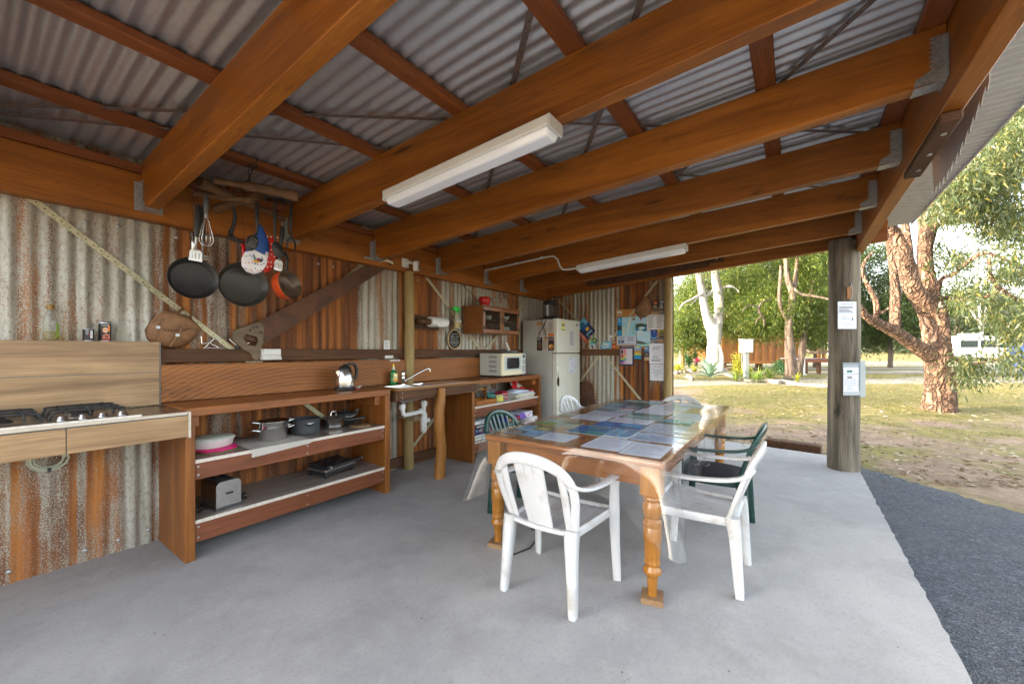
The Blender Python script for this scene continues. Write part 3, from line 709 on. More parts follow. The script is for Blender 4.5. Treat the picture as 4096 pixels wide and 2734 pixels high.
for xa, xb in ((-.04,.275), (.30,.60)):
    g = G(); za = 1.018
    for y in (3.235, 3.375, 3.52):
        g.sweep([(xa,y,.975),(xa+.012,y,za-.012),(xa+.035,y,za),(xb-.035,y,za),(xb-.012,y,za-.012),(xb,y,.975)], .009, .012, (0,1,0), seg=4)
    for x in (xa+.06, (xa+xb)/2, xb-.06):
        g.sweep([(x,3.215,.985),(x,3.225,za),(x,3.30,za+.006),(x,3.36,za-.01)], .009, .012, (1,0,0), seg=4)
        g.sweep([(x,3.39,za-.01),(x,3.45,za+.006),(x,3.53,za),(x,3.54,.985)], .009, .012, (1,0,0), seg=4)
    g.build('trivet', M_blackm, t)
g = G(); pts = []
for i in range(46):
    a = i/45*PI*2*3.4; rr = .062 + .012*math.sin(a*.31); pts.append((.335+rr*math.cos(a)*1.12, 3.635+.012*math.sin(a*.5), .70+rr*.95*math.sin(a)))
pts += [(.40,3.62,.775),(.47,3.6,.735),(.56,3.6,.74),(.62,3.6,.785),(.605,3.6,.83)]
g.tube(pts, .0062, 7)
cb = g.build('gas_hose', simple('pale hose', lin(178,180,160), .5), label='coil of pale hose hanging under the stove bench', cat='hose')
g = G(); g.box(.33,.345,3.615,3.655,.75,.78); g.box(.33,.345,3.615,3.655,.625,.65); g.build('tie', M_black, cb)

def panel(g, x0, x1, y0=3.14, y1=3.692, z0=.0, z1=.925, split=3.38):
    g.box(x0, x1, y0, split-.0015, z0, z1); g.box(x0, x1, split+.0015, y1, z0, z1)
def screws(p, pts, nrm=(0,-1,0), r=.0065):
    g = G(); nv = Vector(nrm)
    for q in pts:
        q = Vector(q); g.tube([q - nv*.002, q + nv*.0018], r, 10)
        g.tube([q + nv*.0018, q + nv*.0023], r*.42, 6, 1)
    return g.build('screw', [M_galv, M_hole], p)
def bench(label, x0, x1, zs, lab2=None):
    t = thing('shelf_bench', label, 'bench', ((x0+x1)/2,3.41,0), group='hardwood shelf benches')
    for a in (x0, x1-.053):
        g = G(); panel(g, a, a+.053); g.build('side_panel', M_cabZ, t, bevel=.003)
    g = G(); g.box(x0, x1, 3.135, 3.597, .9255, .981); g.build('bench_top', M_cabX, t, bevel=.003)
    for z, fz in zs:
        g = G(); g.box(x0+.055, x1-.055, 3.158, 3.68, z-.018, z); g.build('shelf', M_shelf, t)
        g = G(); g.box(x0+.055, x1-.055, 3.151, 3.1575, z-.022, z+.001); g.build('shelf_edge', M_shedge, t)
        g = G(); g.box(x0+.055, x1-.055, 3.155, 3.19, fz, z-.0225); p = g.build('shelf_rail', M_redX, t, bevel=.003)
        screws(p, [(x0+.072,3.155,z-.045), (x0+.072,3.155,fz+.03), (x1-.072,3.155,z-.045), (x1-.072,3.155,fz+.03), ((x0+x1)/2,3.155,z-.05), ((x0+x1)/2,3.155,fz+.02)])
    g = G(); g.box(x1-.125, x1-.0535, 3.20, 3.55, .835, .924); g.build('cleat', M_cabX, t, bevel=.003)
    g = G(); g.box(x0+.0535, x0+.09, 3.20, 3.55, .85, .924); g.build('cleat', M_cabX, t, bevel=.003)
    return t
bench('long hardwood bench with two open shelves of cookware', .855, 2.418, [(.641,.512), (.251,.108)])
bench('hardwood bench under the microwave with shelves of papers and games', 3.598, 5.172, [(.663,.53), (.236,.10)])
# sink bench
t = thing('sink_bench', 'hardwood sink bench with steel sheet between two shelf benches', 'bench', (3.06,3.4,.855))
g = G(); g.box(2.504, 3.700, 3.118, 3.150, .853, .954); p = g.build('front_board', M_old, t, bevel=.003)
screws(p, [(2.545,3.118,.93),(2.545,3.118,.885),(3.668,3.118,.93),(3.668,3.118,.885)])
g = G(); g.box(2.470, 2.502, 3.122, 3.60, .853, .954); g.build('end_board', M_old, t, bevel=.003)
# ply top with the two cut-outs left open
bowls = [(2.565,2.845,3.185,3.430), (2.925,3.085,3.225,3.425)]
def frame(g, X0, X1, Y0, Y1, z0, z1):
    (a0,a1,b0,b1), (c0,c1,d0,d1) = bowls
    g.box(X0, a0, Y0, Y1, z0, z1); g.box(a1, c0, Y0, Y1, z0, z1); g.box(c1, X1, Y0, Y1, z0, z1)
    g.box(a0, a1, Y0, b0, z0, z1); g.box(a0, a1, b1, Y1, z0, z1); g.box(c0, c1, Y0, d0, z0, z1); g.box(c0, c1, d1, Y1, z0, z1)
g = G(); frame(g, 2.470, 3.702, 3.114, 3.598, .9545, .9755); g.build('bench_top', wood('ply top', (.27,.105,.022,1), (.42,.19,.05,1), 'x', .4, 1.2, 0, .1), t)
g = G(); frame(g, 2.52, 3.63, 3.145, 3.475, .976, .9785); sk = g.build('sink_sheet', M_brush, t)
for (a0,a1,b0,b1), dep in zip(bowls, (.15,.12)):
    g = G(); i_ = .022; z0, z1 = .978, .978-dep
    top = [(a0,b0,z0),(a1,b0,z0),(a1,b1,z0),(a0,b1,z0)]; bot = [(a0+i_,b0+i_,z1),(a1-i_,b0+i_,z1),(a1-i_,b1-i_,z1),(a0+i_,b1-i_,z1)]
    g._add(top+bot, [(0,1,5,4),(1,2,6,5),(2,3,7,6),(3,0,4,7),(4,5,6,7)])
    g.lathe([(.045,-.03),(.045,0),(.05,.001)], 16, 0, ((a0+a1)/2,(b0+b1)/2,z1-.001))
    o = g.build('bowl', M_steel, sk)
g = G(); pts = [(2.995,3.075,-.002),(3.005,3.07,.12),(3.022,3.072,.30),(3.016,3.078,.42),(3.0,3.08,.55),(3.004,3.085,.70),(3.03,3.085,.82),(3.045,3.086,.945)]
g.tube(pts, [.058,.055,.054,.053,.054,.055,.050,.040], 16, wob=.05); p = g.build('log_leg', M_log, t)
screws(p, [(3.045,3.046,.925),(3.047,3.046,.885)])
# waste pipes
t = thing('waste_pipe', 'white plastic waste pipes with a bottle trap under the sink', 'pipe', (2.85,3.33,.45))
g = G(); g.tube([(2.705,3.31,.80),(2.705,3.31,.72),(2.712,3.31,.692),(2.735,3.312,.676),(2.80,3.316,.676),(2.97,3.325,.682)], .023, 14); g.build('pipe', M_white, t)
g = G(); g.tube([(3.005,3.325,.80),(3.005,3.325,.60)], .023, 14); g.tube([(3.03,3.325,.64),(2.96,3.325,.68)], .024, 12); g.build('pipe', M_white, t)
g = G(); g.lathe([(0,-.16),(.02,-.155),(.034,-.13),(.036,-.02),(.036,0)], 18, 0, (3.005,3.325,.60)); g.build('trap', M_white, t)
for (x, z, r) in ((2.705,.765,.034), (3.005,.765,.034), (3.005,.615,.034)):
    g = G(); g.lathe([(r,-.025),(r,.02),(r*.9,.025)], 18, 0, (x,3.318,z)); g.build('collar', M_white, t)
g = G(); g.tube([(3.005,3.325,.575),(3.075,3.33,.572),(3.09,3.33,.572)], [.026,.03,.02], 12); g.tube([(2.95,3.33,.685),(2.985,3.33,.685)], .031, 14); g.build('collar', M_white, t)
g = G(); g.tube([(3.0,3.34,.60),(2.955,3.46,.60),(2.945,3.66,.60)], .026, 12); g.tube([(2.968,3.40,.60),(2.962,3.43,.60)], .036, 14); g.build('outlet_pipe', simple('dusty pipe', lin(160,142,112), .6), t)
# tap, detergent
t = thing('sink_tap', 'chrome mixer tap with long slanting spout', 'tap', (2.86,3.50,.976))
g = G(); g.lathe([(.026,0),(.026,.012),(.021,.016),(.021,.075),(.019,.08),(.021,.085),(.022,.128),(.016,.14),(.010,.142),(.009,.158),(0,.162)], 20, 0, (2.86,3.495,.977)); g.build('body', M_chrome, t)
g = G(); g.tube([(2.875,3.49,1.012),(2.94,3.475,1.045),(3.06,3.44,1.105),(3.13,3.42,1.135),(3.155,3.415,1.14),(3.172,3.41,1.132),(3.176,3.41,1.112)], .0085, 12); g.tube([(3.176,3.41,1.122),(3.176,3.41,1.106)], .012, 12); g.build('spout', M_chrome, t)
t = thing('detergent_bottle', 'green dish liquid bottle with yellow cap beside the tap', 'bottle', (2.762,3.53,.976))
g = G(); g.lathe([(.030,0),(.034,.004),(.034,.05),(.028,.075),(.034,.11),(.033,.135),(.018,.158),(.014,.165)], 20, 0, (2.762,3.53,.9765), sx=1.25, sy=.75)
g.build('body', simple('green bottle', (.005,.17,.03), .18, 0, .1, coat=.4, spec=.6), t)
g = G(); g.lathe([(.016,0),(.016,.022),(.010,.028)], 14, 0, (2.762,3.53,1.141)); g.build('collar', M_white, t)
g = G(); g.lathe([(.010,0),(.009,.02),(.006,.034),(0,.036)], 12, 0, (2.762,3.53,1.168)); g.build('cap', simple('yellow cap', lin(250,214,40), .4), t)
sheet('label', None, None, (2.742,3.5045,1.098), (1,0,0), (0,0,-1), .052, .085, lin(240,222,120), [('e',.5,.28,.4,.22,lin(255,240,190)), ('t',.5,.42,.22,'Shine',lin(20,60,170)), ('r',.1,.7,.8,.25,lin(236,120,50))], parent=t)
# kettle
t = thing('kettle', 'shiny steel electric kettle with black handle on the long bench', 'kettle', (2.12,3.42,.981))
g = G(); g.lathe([(.080,.028),(.083,.05),(.080,.10),(.070,.16),(.058,.19)], 28, 0, (2.12,3.42,.981)); kb = g.build('body', M_steel, t)
g = G(); g.lathe([(.088,0),(.088,.012),(.084,.022),(.082,.03)], 28, 0, (2.12,3.42,.9815)); g.build('base', M_black, t)
g = G(); g.lathe([(.058,.19),(.055,.205),(.035,.222),(.014,.228),(.014,.24),(0,.243)], 24, 0, (2.12,3.42,.981)); g.build('lid', M_black, t)
g = G(); g.sweep([(2.145,3.42,1.205),(2.18,3.42,1.222),(2.225,3.42,1.21),(2.245,3.42,1.16),(2.238,3.42,1.10),(2.215,3.42,1.065),(2.198,3.42,1.045)], [.026,.03,.03,.028,.026,.024,.022], [.02,.022,.022,.02,.02,.02,.02], (0,1,0)); g.build('handle', M_black, t)
g = G(); g.prism([(0,0),(-.035,.055),(-.028,.065),(.012,.07)], (2.058,3.405,1.095), (1,0,0), (0,0,1), -.03); g.build('spout', M_steel, t)
g = G(); g.tube([(2.05,3.33,.99),(2.08,3.31,.992),(2.14,3.31,.99),(2.18,3.33,.992),(2.11,3.325,.996),(2.07,3.335,.998)], .006, 8); g.tube([(2.045,3.33,.995),(2.02,3.325,.995)], [.014,.01], 8); g.build('cord', M_black, t)
t = thing('card_tag', 'small red and white card tag lying beside the kettle', 'card', (2.21,3.36,.981))
g = G(); g.T = Matrix.Translation((2.21,3.36,.992)) @ Matrix.Rotation(R(-28),4,'Y') @ Matrix.Rotation(R(15),4,'Z')
g.box(-.04,.0,-.03,.03,-.001,.001, col=lin(206,30,34)); g.box(.0,.04,-.03,.03,-.001,.001, col=lin(226,228,230)); g.build('card', M_print, t)
# ---- things on the long bench's middle shelf
z = .6412
t = thing('oven_dish', 'white lidded oven dish on the pink mould', 'dish', (1.075,3.40,z+.028))
g = G(); g.lathe([(.10,.022),(.118,.03),(.130,.075),(.134,.078)], 30, 0, (1.075,3.39,z), sx=1.05, sy=.8); g.build('body', M_white, t)
g = G(); g.lathe([(.136,.079),(.138,.084),(.12,.096),(.06,.103),(0,.104)], 30, 0, (1.075,3.39,z), sx=1.05, sy=.8); g.build('lid', simple('frosted lid', lin(176,180,170), .4), t)
t = thing('silicone_mould', 'pink scalloped baking mould under the white dish', 'mould', (1.09,3.36,z))
g = G()
prof = [(.0,.002),(.11,.002),(.128,.010),(.132,.016),(.124,.020),(.105,.021),(0,.021)]
g.lathe(prof, 32, 0, (1.09,3.37,z), sx=1.0, sy=1.0)
g.v = [Vector((p.x + (p.x-1.09)*.05*math.cos(8*math.atan2(p.y-3.37, p.x-1.09)), p.y + (p.y-3.37)*.05*math.cos(8*math.atan2(p.y-3.37, p.x-1.09)), p.z)) for p in g.v]
g.build('body', M_pink, t)
g = G(); g.lathe([(.136,.0),(.138,.0018),(0,.0019)], 30, 0, (1.09,3.36,z), sy=.96); g.build('plate', simple('olive plate', lin(96,112,52), .5), label='thin olive plate under the pink mould', cat='plate')
# non slip mat: hangs over the front edge
M_mat, tt, bb = nt('non slip mesh mat'); vo = N(tt, 'ShaderNodeTexChecker'); vo.inputs['Scale'].default_value = 105; vo.inputs['Color1'].default_value = (.72,.70,.64,1); vo.inputs['Color2'].default_value = (.20,.17,.14,1)
tt.links.new(coords(tt), vo.inputs['Vector']); tt.links.new(vo.outputs[0], bb.inputs['Base Color']); bb.inputs['Roughness'].default_value = .8
g = G(); g.hexa([(1.22,3.56,z+.0005),(1.235,3.147,z+.0025),(1.655,3.147,z+.0025),(1.66,3.56,z+.0005),(1.22,3.56,z+.0025),(1.235,3.145,z+.0045),(1.655,3.145,z+.0045),(1.66,3.56,z+.0025)])
g.hexa([(1.235,3.1465,z-.055),(1.24,3.1485,z-.055),(1.66,3.1485,z-.03),(1.655,3.1465,z-.03),(1.235,3.1445,z+.004),(1.235,3.1478,z+.004),(1.655,3.1478,z+.004),(1.655,3.1445,z+.004)])
g.build('non_slip_mat', M_mat, label='pale meshed non slip mat drooping over the shelf front', cat='mat')
z1 = z + .004
t = thing('steamer_pot', 'steel pot with steamer insert standing on the meshed mat', 'pot', (1.47,3.36,z1))
g = G(); g.lathe([(.085,0),(.094,.008),(.10,.03),(.103,.095),(.107,.10)], 30, 0, (1.47,3.36,z1)); g.build('pot', M_steel, t)
g = G(); g.lathe([(.104,.101),(.106,.112),(.112,.15),(.116,.153),(.109,.15),(.10,.12),(0,.118)], 30, 0, (1.47,3.36,z1)); g.build('steamer', M_steel, t)
for s, dz in ((-1,.085), (1,.085), (-1,.145), (1,.135)):
    g = G(); r_ = .105; g.tube([(1.47+s*r_,3.335,z1+dz),(1.47+s*(r_+.04),3.33,z1+dz+.012),(1.47+s*(r_+.058),3.35,z1+dz+.016),(1.47+s*(r_+.04),3.385,z1+dz+.012),(1.47+s*r_,3.385,z1+dz)], .007, 8); g.build('handle', M_chrome, t)
t = thing('saucepan', 'deep dark grey pot without lid behind the steamer', 'pot', (1.755,3.42,z))
g = G(); g.lathe([(.105,0),(.113,.006),(.115,.03),(.116,.128),(.118,.13),(.112,.128),(.11,.01),(0,.008)], 32, 0, (1.755,3.42,z)); g.build('body', M_dark, t)
g = G(); g.prism([(.038*math.cos(a*PI/8), .017*math.sin(a*PI/8)) for a in range(16)], (1.735,3.306,z+.092), (1,0,.05), (0,0,1), .004); g.tube([(1.71,3.305,z+.098),(1.72,3.28,z+.10),(1.75,3.28,z+.10),(1.76,3.305,z+.098)], .005, 8); g.build('handle', M_chrome, t)
t = thing('saucepan', 'steel saucepan with glass lid and black handle', 'pot', (2.01,3.42,z))
g = G(); g.lathe([(.088,0),(.095,.006),(.098,.03),(.10,.092),(.104,.095)], 32, 0, (2.01,3.42,z)); g.build('body', M_steel, t)
g = G(); g.lathe([(.105,.095),(.104,.099),(.09,.108),(.05,.118),(0,.121)], 32, 0, (2.01,3.42,z)); g.build('lid', M_glass, t)
g = G(); g.tube([(1.985,3.42,z+.118),(1.987,3.42,z+.148),(2.01,3.42,z+.155),(2.033,3.42,z+.148),(2.035,3.42,z+.118)], .006, 8); g.build('lid_handle', M_chrome, t)
g = G(); g.sweep([(2.075,3.35,z+.075),(2.105,3.315,z+.075),(2.16,3.255,z+.085),(2.20,3.22,z+.09)], [.02,.02,.024,.022], .014, (0,0,1)); g.build('handle', M_black, t)
t = thing('camp_oven', 'black iron camp oven with wire bail in the shelf corner', 'pot', (2.19,3.53,z))
g = G(); g.lathe([(.07,0),(.088,.006),(.098,.07),(.104,.095),(.108,.10),(.108,.107),(.06,.12),(0,.124)], 28, 0, (2.19,3.53,z)); g.lathe([(.018,.124),(.02,.14),(0,.142)], 12, 0, (2.19,3.53,z)); g.build('body', M_blackm, t)
g = G(); g.tube([(2.11,3.44,z+.09),(2.17,3.40,z+.085),(2.25,3.42,z+.10),(2.30,3.48,z+.125),(2.298,3.53,z+.115)], .004, 8); g.tube([(2.285,3.49,z+.118),(2.315,3.50,z+.13)], .012, 10); g.build('bail', M_galv, t)
M_woodboard = wood('pale cork board', (.30,.17,.085,1), (.40,.25,.13,1), 'x', .6, 2, 0, 0)
for x, y, zz, lb in ((2.215,3.29,z,'round brown trivet underneath its twin, right end of the shelf'), (2.19,3.285,z+.0105,'round brown trivet lying on top of another by the saucepan')):
    g = G(); g.lathe([(.088,0),(.09,.002),(.09,.008),(.088,.0095),(0,.0096)], 28, 0, (x,y,zz), sy=.9); g.build('round_trivet', M_woodboard, label=lb, cat='trivet', group='round trivets')
# ---- lower shelf
z = .2512
t = thing('toaster', 'brushed steel two slot toaster on the lower shelf', 'toaster', (1.105,3.33,z))
M1 = Matrix.Translation((1.112,3.335,z)) @ Matrix.Rotation(R(7),4,'Z')
def rrect(w, h, r, n=5):
    o = []
    for cx, cy, a0 in ((w/2-r, h-r, 0), (-w/2+r, h-r, 90)):
        for i in range(n+1): a = R(a0+90*i/n); o.append((cx+r*math.cos(a), cy+r*math.sin(a)))
    return [(w/2, 0)] + o + [(-w/2, 0)]
g = G(); g.T = M1; g.prism(rrect(.158, .172, .034), (0,-.105,.018), (1,0,0), (0,0,1), -.210); g.build('body', M_brush, t, bevel=.004, seg=2)
g = G(); g.T = M1; g.box(-.083,.083,-.112,.112,.0005,.0175); g.build('base', M_dark, t, bevel=.003)
g = G(); g.T = M1
for xx in (-.033, .033): g.box(xx-.017,xx+.017,-.075,.075,.1900,.1915)
g.build('slot', M_hole, t)
g = G(); g.T = M1; g.box(-.02,.02,-.122,-.1055,.10,.112); g.build('lever', M_black, t)
g = G(); g.tube([(1.0,3.30,z+.012),(.96,3.26,z+.006),(.925,3.30,z+.006),(.95,3.36,z+.006),(1.05,3.42,z+.006),(1.18,3.41,z+.006),(1.215,3.33,z+.008),(1.235,3.32,z+.022)], .0042, 8); g.tube([(1.228,3.322,z+.022),(1.25,3.315,z+.028),(1.262,3.312,z+.03)], [.012,.023,.023], 14); g.build('cord', M_black, t)
t = thing('sandwich_press', 'black and steel sandwich press on the lower shelf', 'press', (1.98,3.39,z))
M1 = Matrix.Translation((1.985,3.395,z)) @ Matrix.Rotation(R(12),4,'Z')
g = G(); g.T = M1; g.box(-.16,.16,-.105,.115,.018,.058); [g.box(a-.015,a+.015,b_-.015,b_+.015,.0005,.02) for a in (-.14,.14) for b_ in (-.09,.1)]; g.build('base', M_black, t, bevel=.008, seg=2)
g = G(); g.T = M1; g.hexa([(-.165,-.11,.064),(.165,-.11,.064),(.165,.12,.078),(-.165,.12,.078),(-.15,-.095,.092),(.15,-.095,.092),(.15,.105,.118),(-.15,.105,.118)]); g.build('lid', simple('gloss black lid', (.02,.021,.024), .16, 0, .1, coat=.5), t, bevel=.008, seg=2)
g = G(); g.T = M1; g.box(-.166,.166,-.113,-.106,.060,.074); g.box(-.172,-.166,-.11,.115,.060,.078); g.build('trim', M_brush, t, bevel=.002)
g = G(); g.T = M1; g.tube([(-.15,-.15,.10),(.19,-.15,.10)], .013, 12); hn = g.build('handle', M_black, t)
g = G(); g.T = M1; g.tube([(-.165,-.15,.10),(-.15,-.15,.10)], .015, 12); g.tube([(.19,-.15,.10),(.2,-.15,.10)], .015, 12); g.bar((-.13,-.145,.098),(-.12,-.09,.095),.02,.01); g.bar((.12,-.145,.098),(.12,-.09,.095),.02,.01); g.build('bracket', M_brush, hn)
# ---- on the splashback and rail
t = thing('oil_bottle', 'glass bottle a quarter full of yellow oil above the stove', 'bottle', (.345,3.65,1.4085))
oz = 1.4088
g = G(); g.lathe([(.028,0),(.0305,.004),(.0305,.11),(.028,.13),(.016,.165),(.013,.172),(.013,.19)], 24, 0, (.345,3.65,oz)); g.build('glass', M_glass, t)
g = G(); g.lathe([(0,.002),(.0285,.003),(.0285,.055),(0,.0555)], 22, 0, (.345,3.65,oz)); g.build('oil', M_oil, t)
g = G(); g.lathe([(.0165,.186),(.017,.212),(.015,.215),(0,.215)], 18, 0, (.345,3.65,oz)); g.build('cap', simple('brass cap', lin(140,106,50), .45, .3), t)
g = G(); g.prism([(0,0),(.012,0),(.012,.085),(0,.085)], (.366,3.628,oz+.02), (.8,.5,0), (0,0,1), .001); g.build('label', simple('green label', lin(120,150,40), .5), t)
def tin(name, label, x, r, h, col, items, lid=None, lx=0):
    t = thing(name, label, 'tin', (x,3.65,oz))
    g = G(); g.lathe([(r,0),(r,h)], 24, 0, (x,3.65,oz), col=col)
    g.build('can', M_print, t)
    g = G(); g.lathe([(r*1.03,0),(r*1.03,.004)], 24, 0, (x,3.65,oz)); g.lathe([(r*1.03,h-.003),(r*1.04,h+(.012 if lid else .002)),(r*.9,h+(.013 if lid else .0)),(0,h+(.013 if lid else .0))], 24, 0, (x,3.65,oz)); g.build('rim', M_galv, t)
    sheet('label', None, None, (x-r*.62+lx,3.65-r*.80-.009,oz+h*.95), (1,-.12,0), (0,0,-1), r*1.25, h*.88, col, items, parent=t)
tin('spice_tin', 'small black and silver tin with a barcode above the stove', .502, .026, .075, lin(36,30,32), [('r',0,0,.4,.5,lin(120,120,124)), ('r',.62,.1,.3,.7,lin(220,220,220)), ('l',.64,.14,.26,5,.12,INK), ('r',.3,.4,.3,.2,lin(110,24,30))])
tin('spice_tin', 'taller black grill rub tin with a meat picture above the stove', .576, .030, .115, lin(30,20,18), [('e',.42,.38,.36,.17,lin(214,170,140)), ('t',.42,.38,.11,'GRILL RUB',lin(130,20,16)), ('p',[(.1,.7),(.5,.6),(.92,.66),(.95,.95),(.1,.95)],lin(170,100,70)), ('p',[(.3,.75),(.6,.68),(.8,.85),(.5,.92)],lin(120,50,40)), ('p',[(.72,.05),(.92,.1),(.95,.5),(.8,.45)],lin(230,120,30)), ('t',.4,.1,.06,'TENDERLOIN',WHT), ('r',.0,.92,1,.08,lin(150,20,20))], lid=True)
# leather satchel on the rail, hung on the strap
def blob(g, poly, O, ax, ay, th, m=0, puff=.6, seg=4):
    O, ax, ay = Vector(O), Vector(ax), Vector(ay); nz = ax.cross(ay).normalized(); n = len(poly)
    cx = sum(p[0] for p in poly)/n; cy = sum(p[1] for p in poly)/n; rings = []
    for k in range(seg+1):
        f = k/seg; s = math.cos(f*PI/2)**.55 if f < 1 else 0; z = th*math.sin(f*PI/2)
        rings.append([O + ax*(cx+(p[0]-cx)*s) + ay*(cy+(p[1]-cy)*s) + nz*z for p in poly])
    back = [O + ax*p[0] + ay*p[1] for p in poly]; vs = back[:]; fs = [tuple(range(n))[::-1]]
    for k in range(seg): vs += rings[k]
    for k in range(seg-1):
        for i in range(n): fs.append((n*(k+1)+i, n*(k+1)+(i+1) % n, n*(k+2)+(i+1) % n, n*(k+2)+i))
    for i in range(n): fs.append((i, (i+1) % n, n+(i+1) % n, n+i))
    fs.append(tuple(n*seg+i for i in range(n)))
    g._add(vs, fs, m, True)
t = thing('satchel', 'old brown leather satchel slung on the yellow strap', 'bag', (.95,3.63,1.365))
bp = [(.785,1.43),(.775,1.49),(.80,1.545),(.84,1.60),(.875,1.63),(.93,1.62),(1.0,1.60),(1.05,1.57),(1.095,1.51),(1.06,1.44),(1.01,1.39),(.95,1.365),(.87,1.37),(.82,1.395)]
g = G(); blob(g, [(x, z) for x, z in bp], (0,3.68,0), (1,0,0), (0,0,1), .075); g.build('body', M_leather, t)
fp = [(.815,1.50),(.835,1.575),(.875,1.632),(.94,1.625),(1.02,1.60),(1.094,1.512),(1.04,1.50),(.98,1.475),(.90,1.47),(.85,1.47)]
g = G(); blob(g, fp, (0,3.655,0), (1,0,0), (0,0,1), .062); g.build('flap', M_leather, t)
for a, b_ in (((.845,3.60,1.575), (.805,3.605,1.42)), ((.965,3.60,1.52), (.895,3.60,1.375))):
    g = G(); m_ = (Vector(a)+Vector(b_))/2 + Vector((0,-.018,0)); g.sweep([a, m_, b_], .017, .004, (.9,0,-.35)); st = g.build('buckle_strap', M_leather, t)
    g = G(); g.T = Matrix.Translation(m_ + Vector((0,-.004,.01))); g.box(-.011,.011,-.003,.003,-.009,.009); g.build('buckle', M_galv, st)
for a, b_ in (((.92,3.63,1.60), (.985,3.665,1.655)), ((1.015,3.63,1.55), (1.03,3.665,1.625))):
    g = G(); g.sweep([a, (Vector(a)+Vector(b_))/2+Vector((0,-.01,0)), b_, (b_[0]+.006,3.684,b_[2]-.01)], .02, .004, (.5,0,-.8)); g.build('hanging_loop', M_leather, t)
# corkscrews / openers lying on the rail
t = thing('corkscrew', 'shiny winged corkscrew propped on the rail beside the satchel', 'corkscrew', (1.15,3.665,1.361))
for a, b_, r_ in (((1.105,3.66,1.362),(1.185,3.67,1.447),.005), ((1.185,3.66,1.447),(1.21,3.655,1.43),.006), ((1.15,3.655,1.405),(1.095,3.655,1.40),.004), ((1.095,3.655,1.40),(1.09,3.655,1.455),.005), ((1.15,3.655,1.40),(1.205,3.655,1.37),.0055), ((1.11,3.655,1.37),(1.225,3.655,1.364),.003)):
    g = G(); g.tube([a, b_], r_, 8); g.build('arm', M_chrome, t)
t = thing('corkscrew', 'black winged corkscrew with steel arms standing on the rail', 'corkscrew', (1.335,3.665,1.361))
g = G(); g.tube([(1.335,3.66,1.362),(1.335,3.66,1.40),(1.338,3.66,1.44),(1.34,3.66,1.468)], [.016,.020,.013,.016], 12); g.build('body', M_black, t)
for a, b_ in (((1.32,3.65,1.39),(1.272,3.65,1.437)), ((1.35,3.65,1.385),(1.415,3.65,1.412))):
    g = G(); g.tube([a, b_], [.008,.005], 8); g.build('arm', M_chrome, t)
# weatherproof outlet
t = thing('power_outlet', 'white weatherproof power outlet box on the dark rail', 'power outlet', (1.56,3.6,1.268))
g = G(); g.prism([(0,0),(.075,0),(.055,.035),(.058,.075),(.04,.092),(0,.092)], (1.488,3.642,1.27), (0,-1,0), (0,0,1), -.145)
g.build('case', M_white, t, bevel=.004)
g = G(); g.prism([(0,0),(.015,.0),(.012,.047),(.0,.047)], (1.495,3.585,1.312), (0,-1,0), (0,0,1), -.131); lid = g.build('cover', M_white, t, bevel=.004)
g = G(); g.box(1.51,1.535,3.566,3.572,1.335,1.35); g.box(1.575,1.60,3.566,3.572,1.335,1.35); g.build('window', M_white, lid, bevel=.002)
g = G(); g.box(1.80,1.98,3.6,3.606,1.248,1.256) if False else g.bar((1.42,3.687,1.262),(1.53,3.687,1.250),.03,.002,(0,1,0)); g.build('strap_scrap', M_strap, label='scrap of pale strap poking out above the wide board', cat='strap')
# notices by the slim post
LW = (1,0,0); DN = (0,0,-1)
sheet('notice', 'white printed notice stuck on the iron left of the slim post', 'notice', (2.752,3.684,1.458), LW, DN, .078, .097, WHT, [('l',.08,.08,.84,9,.095,lin(110,112,130))])
sheet('notice', 'small white hot water label on the dark rail by the slim post', 'notice', (2.735,3.641,1.291), LW, DN, .11, .027, WHT, [('t',.5,.5,.42,'HOT WATER ONLY',INK)])
sheet('notice', 'narrow white label strip on the wide board by the slim post', 'notice', (2.77,3.599,1.254+.0-.010), LW, DN, .13, .014, WHT, [('l',.05,.3,.9,1,.7,INK)])
# ================================================================ hanging rack and utensils
def chainlinks(g, pts, r=.012, wr=.003):
    P = [Vector(p) for p in pts]; d = (P[1]-P[0]); L = d.length; d.normalize(); n = max(2, int(L/(r*2.6)))
    a = d.cross(Vector((0,1,.2))).normalized(); b_ = d.cross(a)
    for i in range(n):
        c = P[0] + d*(L*(i+.5)/n); s = a if i % 2 else b_
        g.tube([c + d*math.cos(2*PI*k/10)*r*1.5 + s*math.sin(2*PI*k/10)*r for k in range(11)], wr, 6, caps=False)
rk = thing('utensil_rack', 'rack of rough branches hung from a roof batten by a chain', 'rack', (1.2,3.15,2.40))
M_branch = wood('grey brown branch', (.12,.055,.022,1), (.26,.14,.065,1), 'x', .7, 1.2, 0, .4)
for pts, r in (([(.935,3.16,2.445),(1.10,3.22,2.43),(1.33,3.30,2.425),(1.56,3.38,2.41)], [.034,.030,.026,.022]),
               ([(1.0,3.10,2.46),(1.15,3.0,2.452),(1.28,2.93,2.445),(1.415,2.855,2.43)], [.020,.030,.034,.033]),
               ([(.955,3.33,2.42),(1.10,3.25,2.415),(1.24,3.13,2.41)], [.018,.022,.022]),
               ([(1.14,3.53,2.40),(1.19,3.36,2.42),(1.25,3.1,2.44)], [.032,.026,.022])):
    g = G(); P = crom(pts, 4); g.tube(P, [r[min(int(i/4), len(r)-1)]*(1+.12*math.sin(i*1.9)) for i in range(len(P))], 10, wob=.12); g.build('branch', M_branch, rk)
g = G(); chainlinks(g, [(1.19,3.08,2.46),(1.195,3.07,2.60)], .011); chainlinks(g, [(1.195,3.045,2.58),(1.235,3.045,2.685)], .011); chainlinks(g, [(1.16,3.046,2.60),(1.20,3.044,2.615)], .012)
g.build('chain', M_blackm, rk)
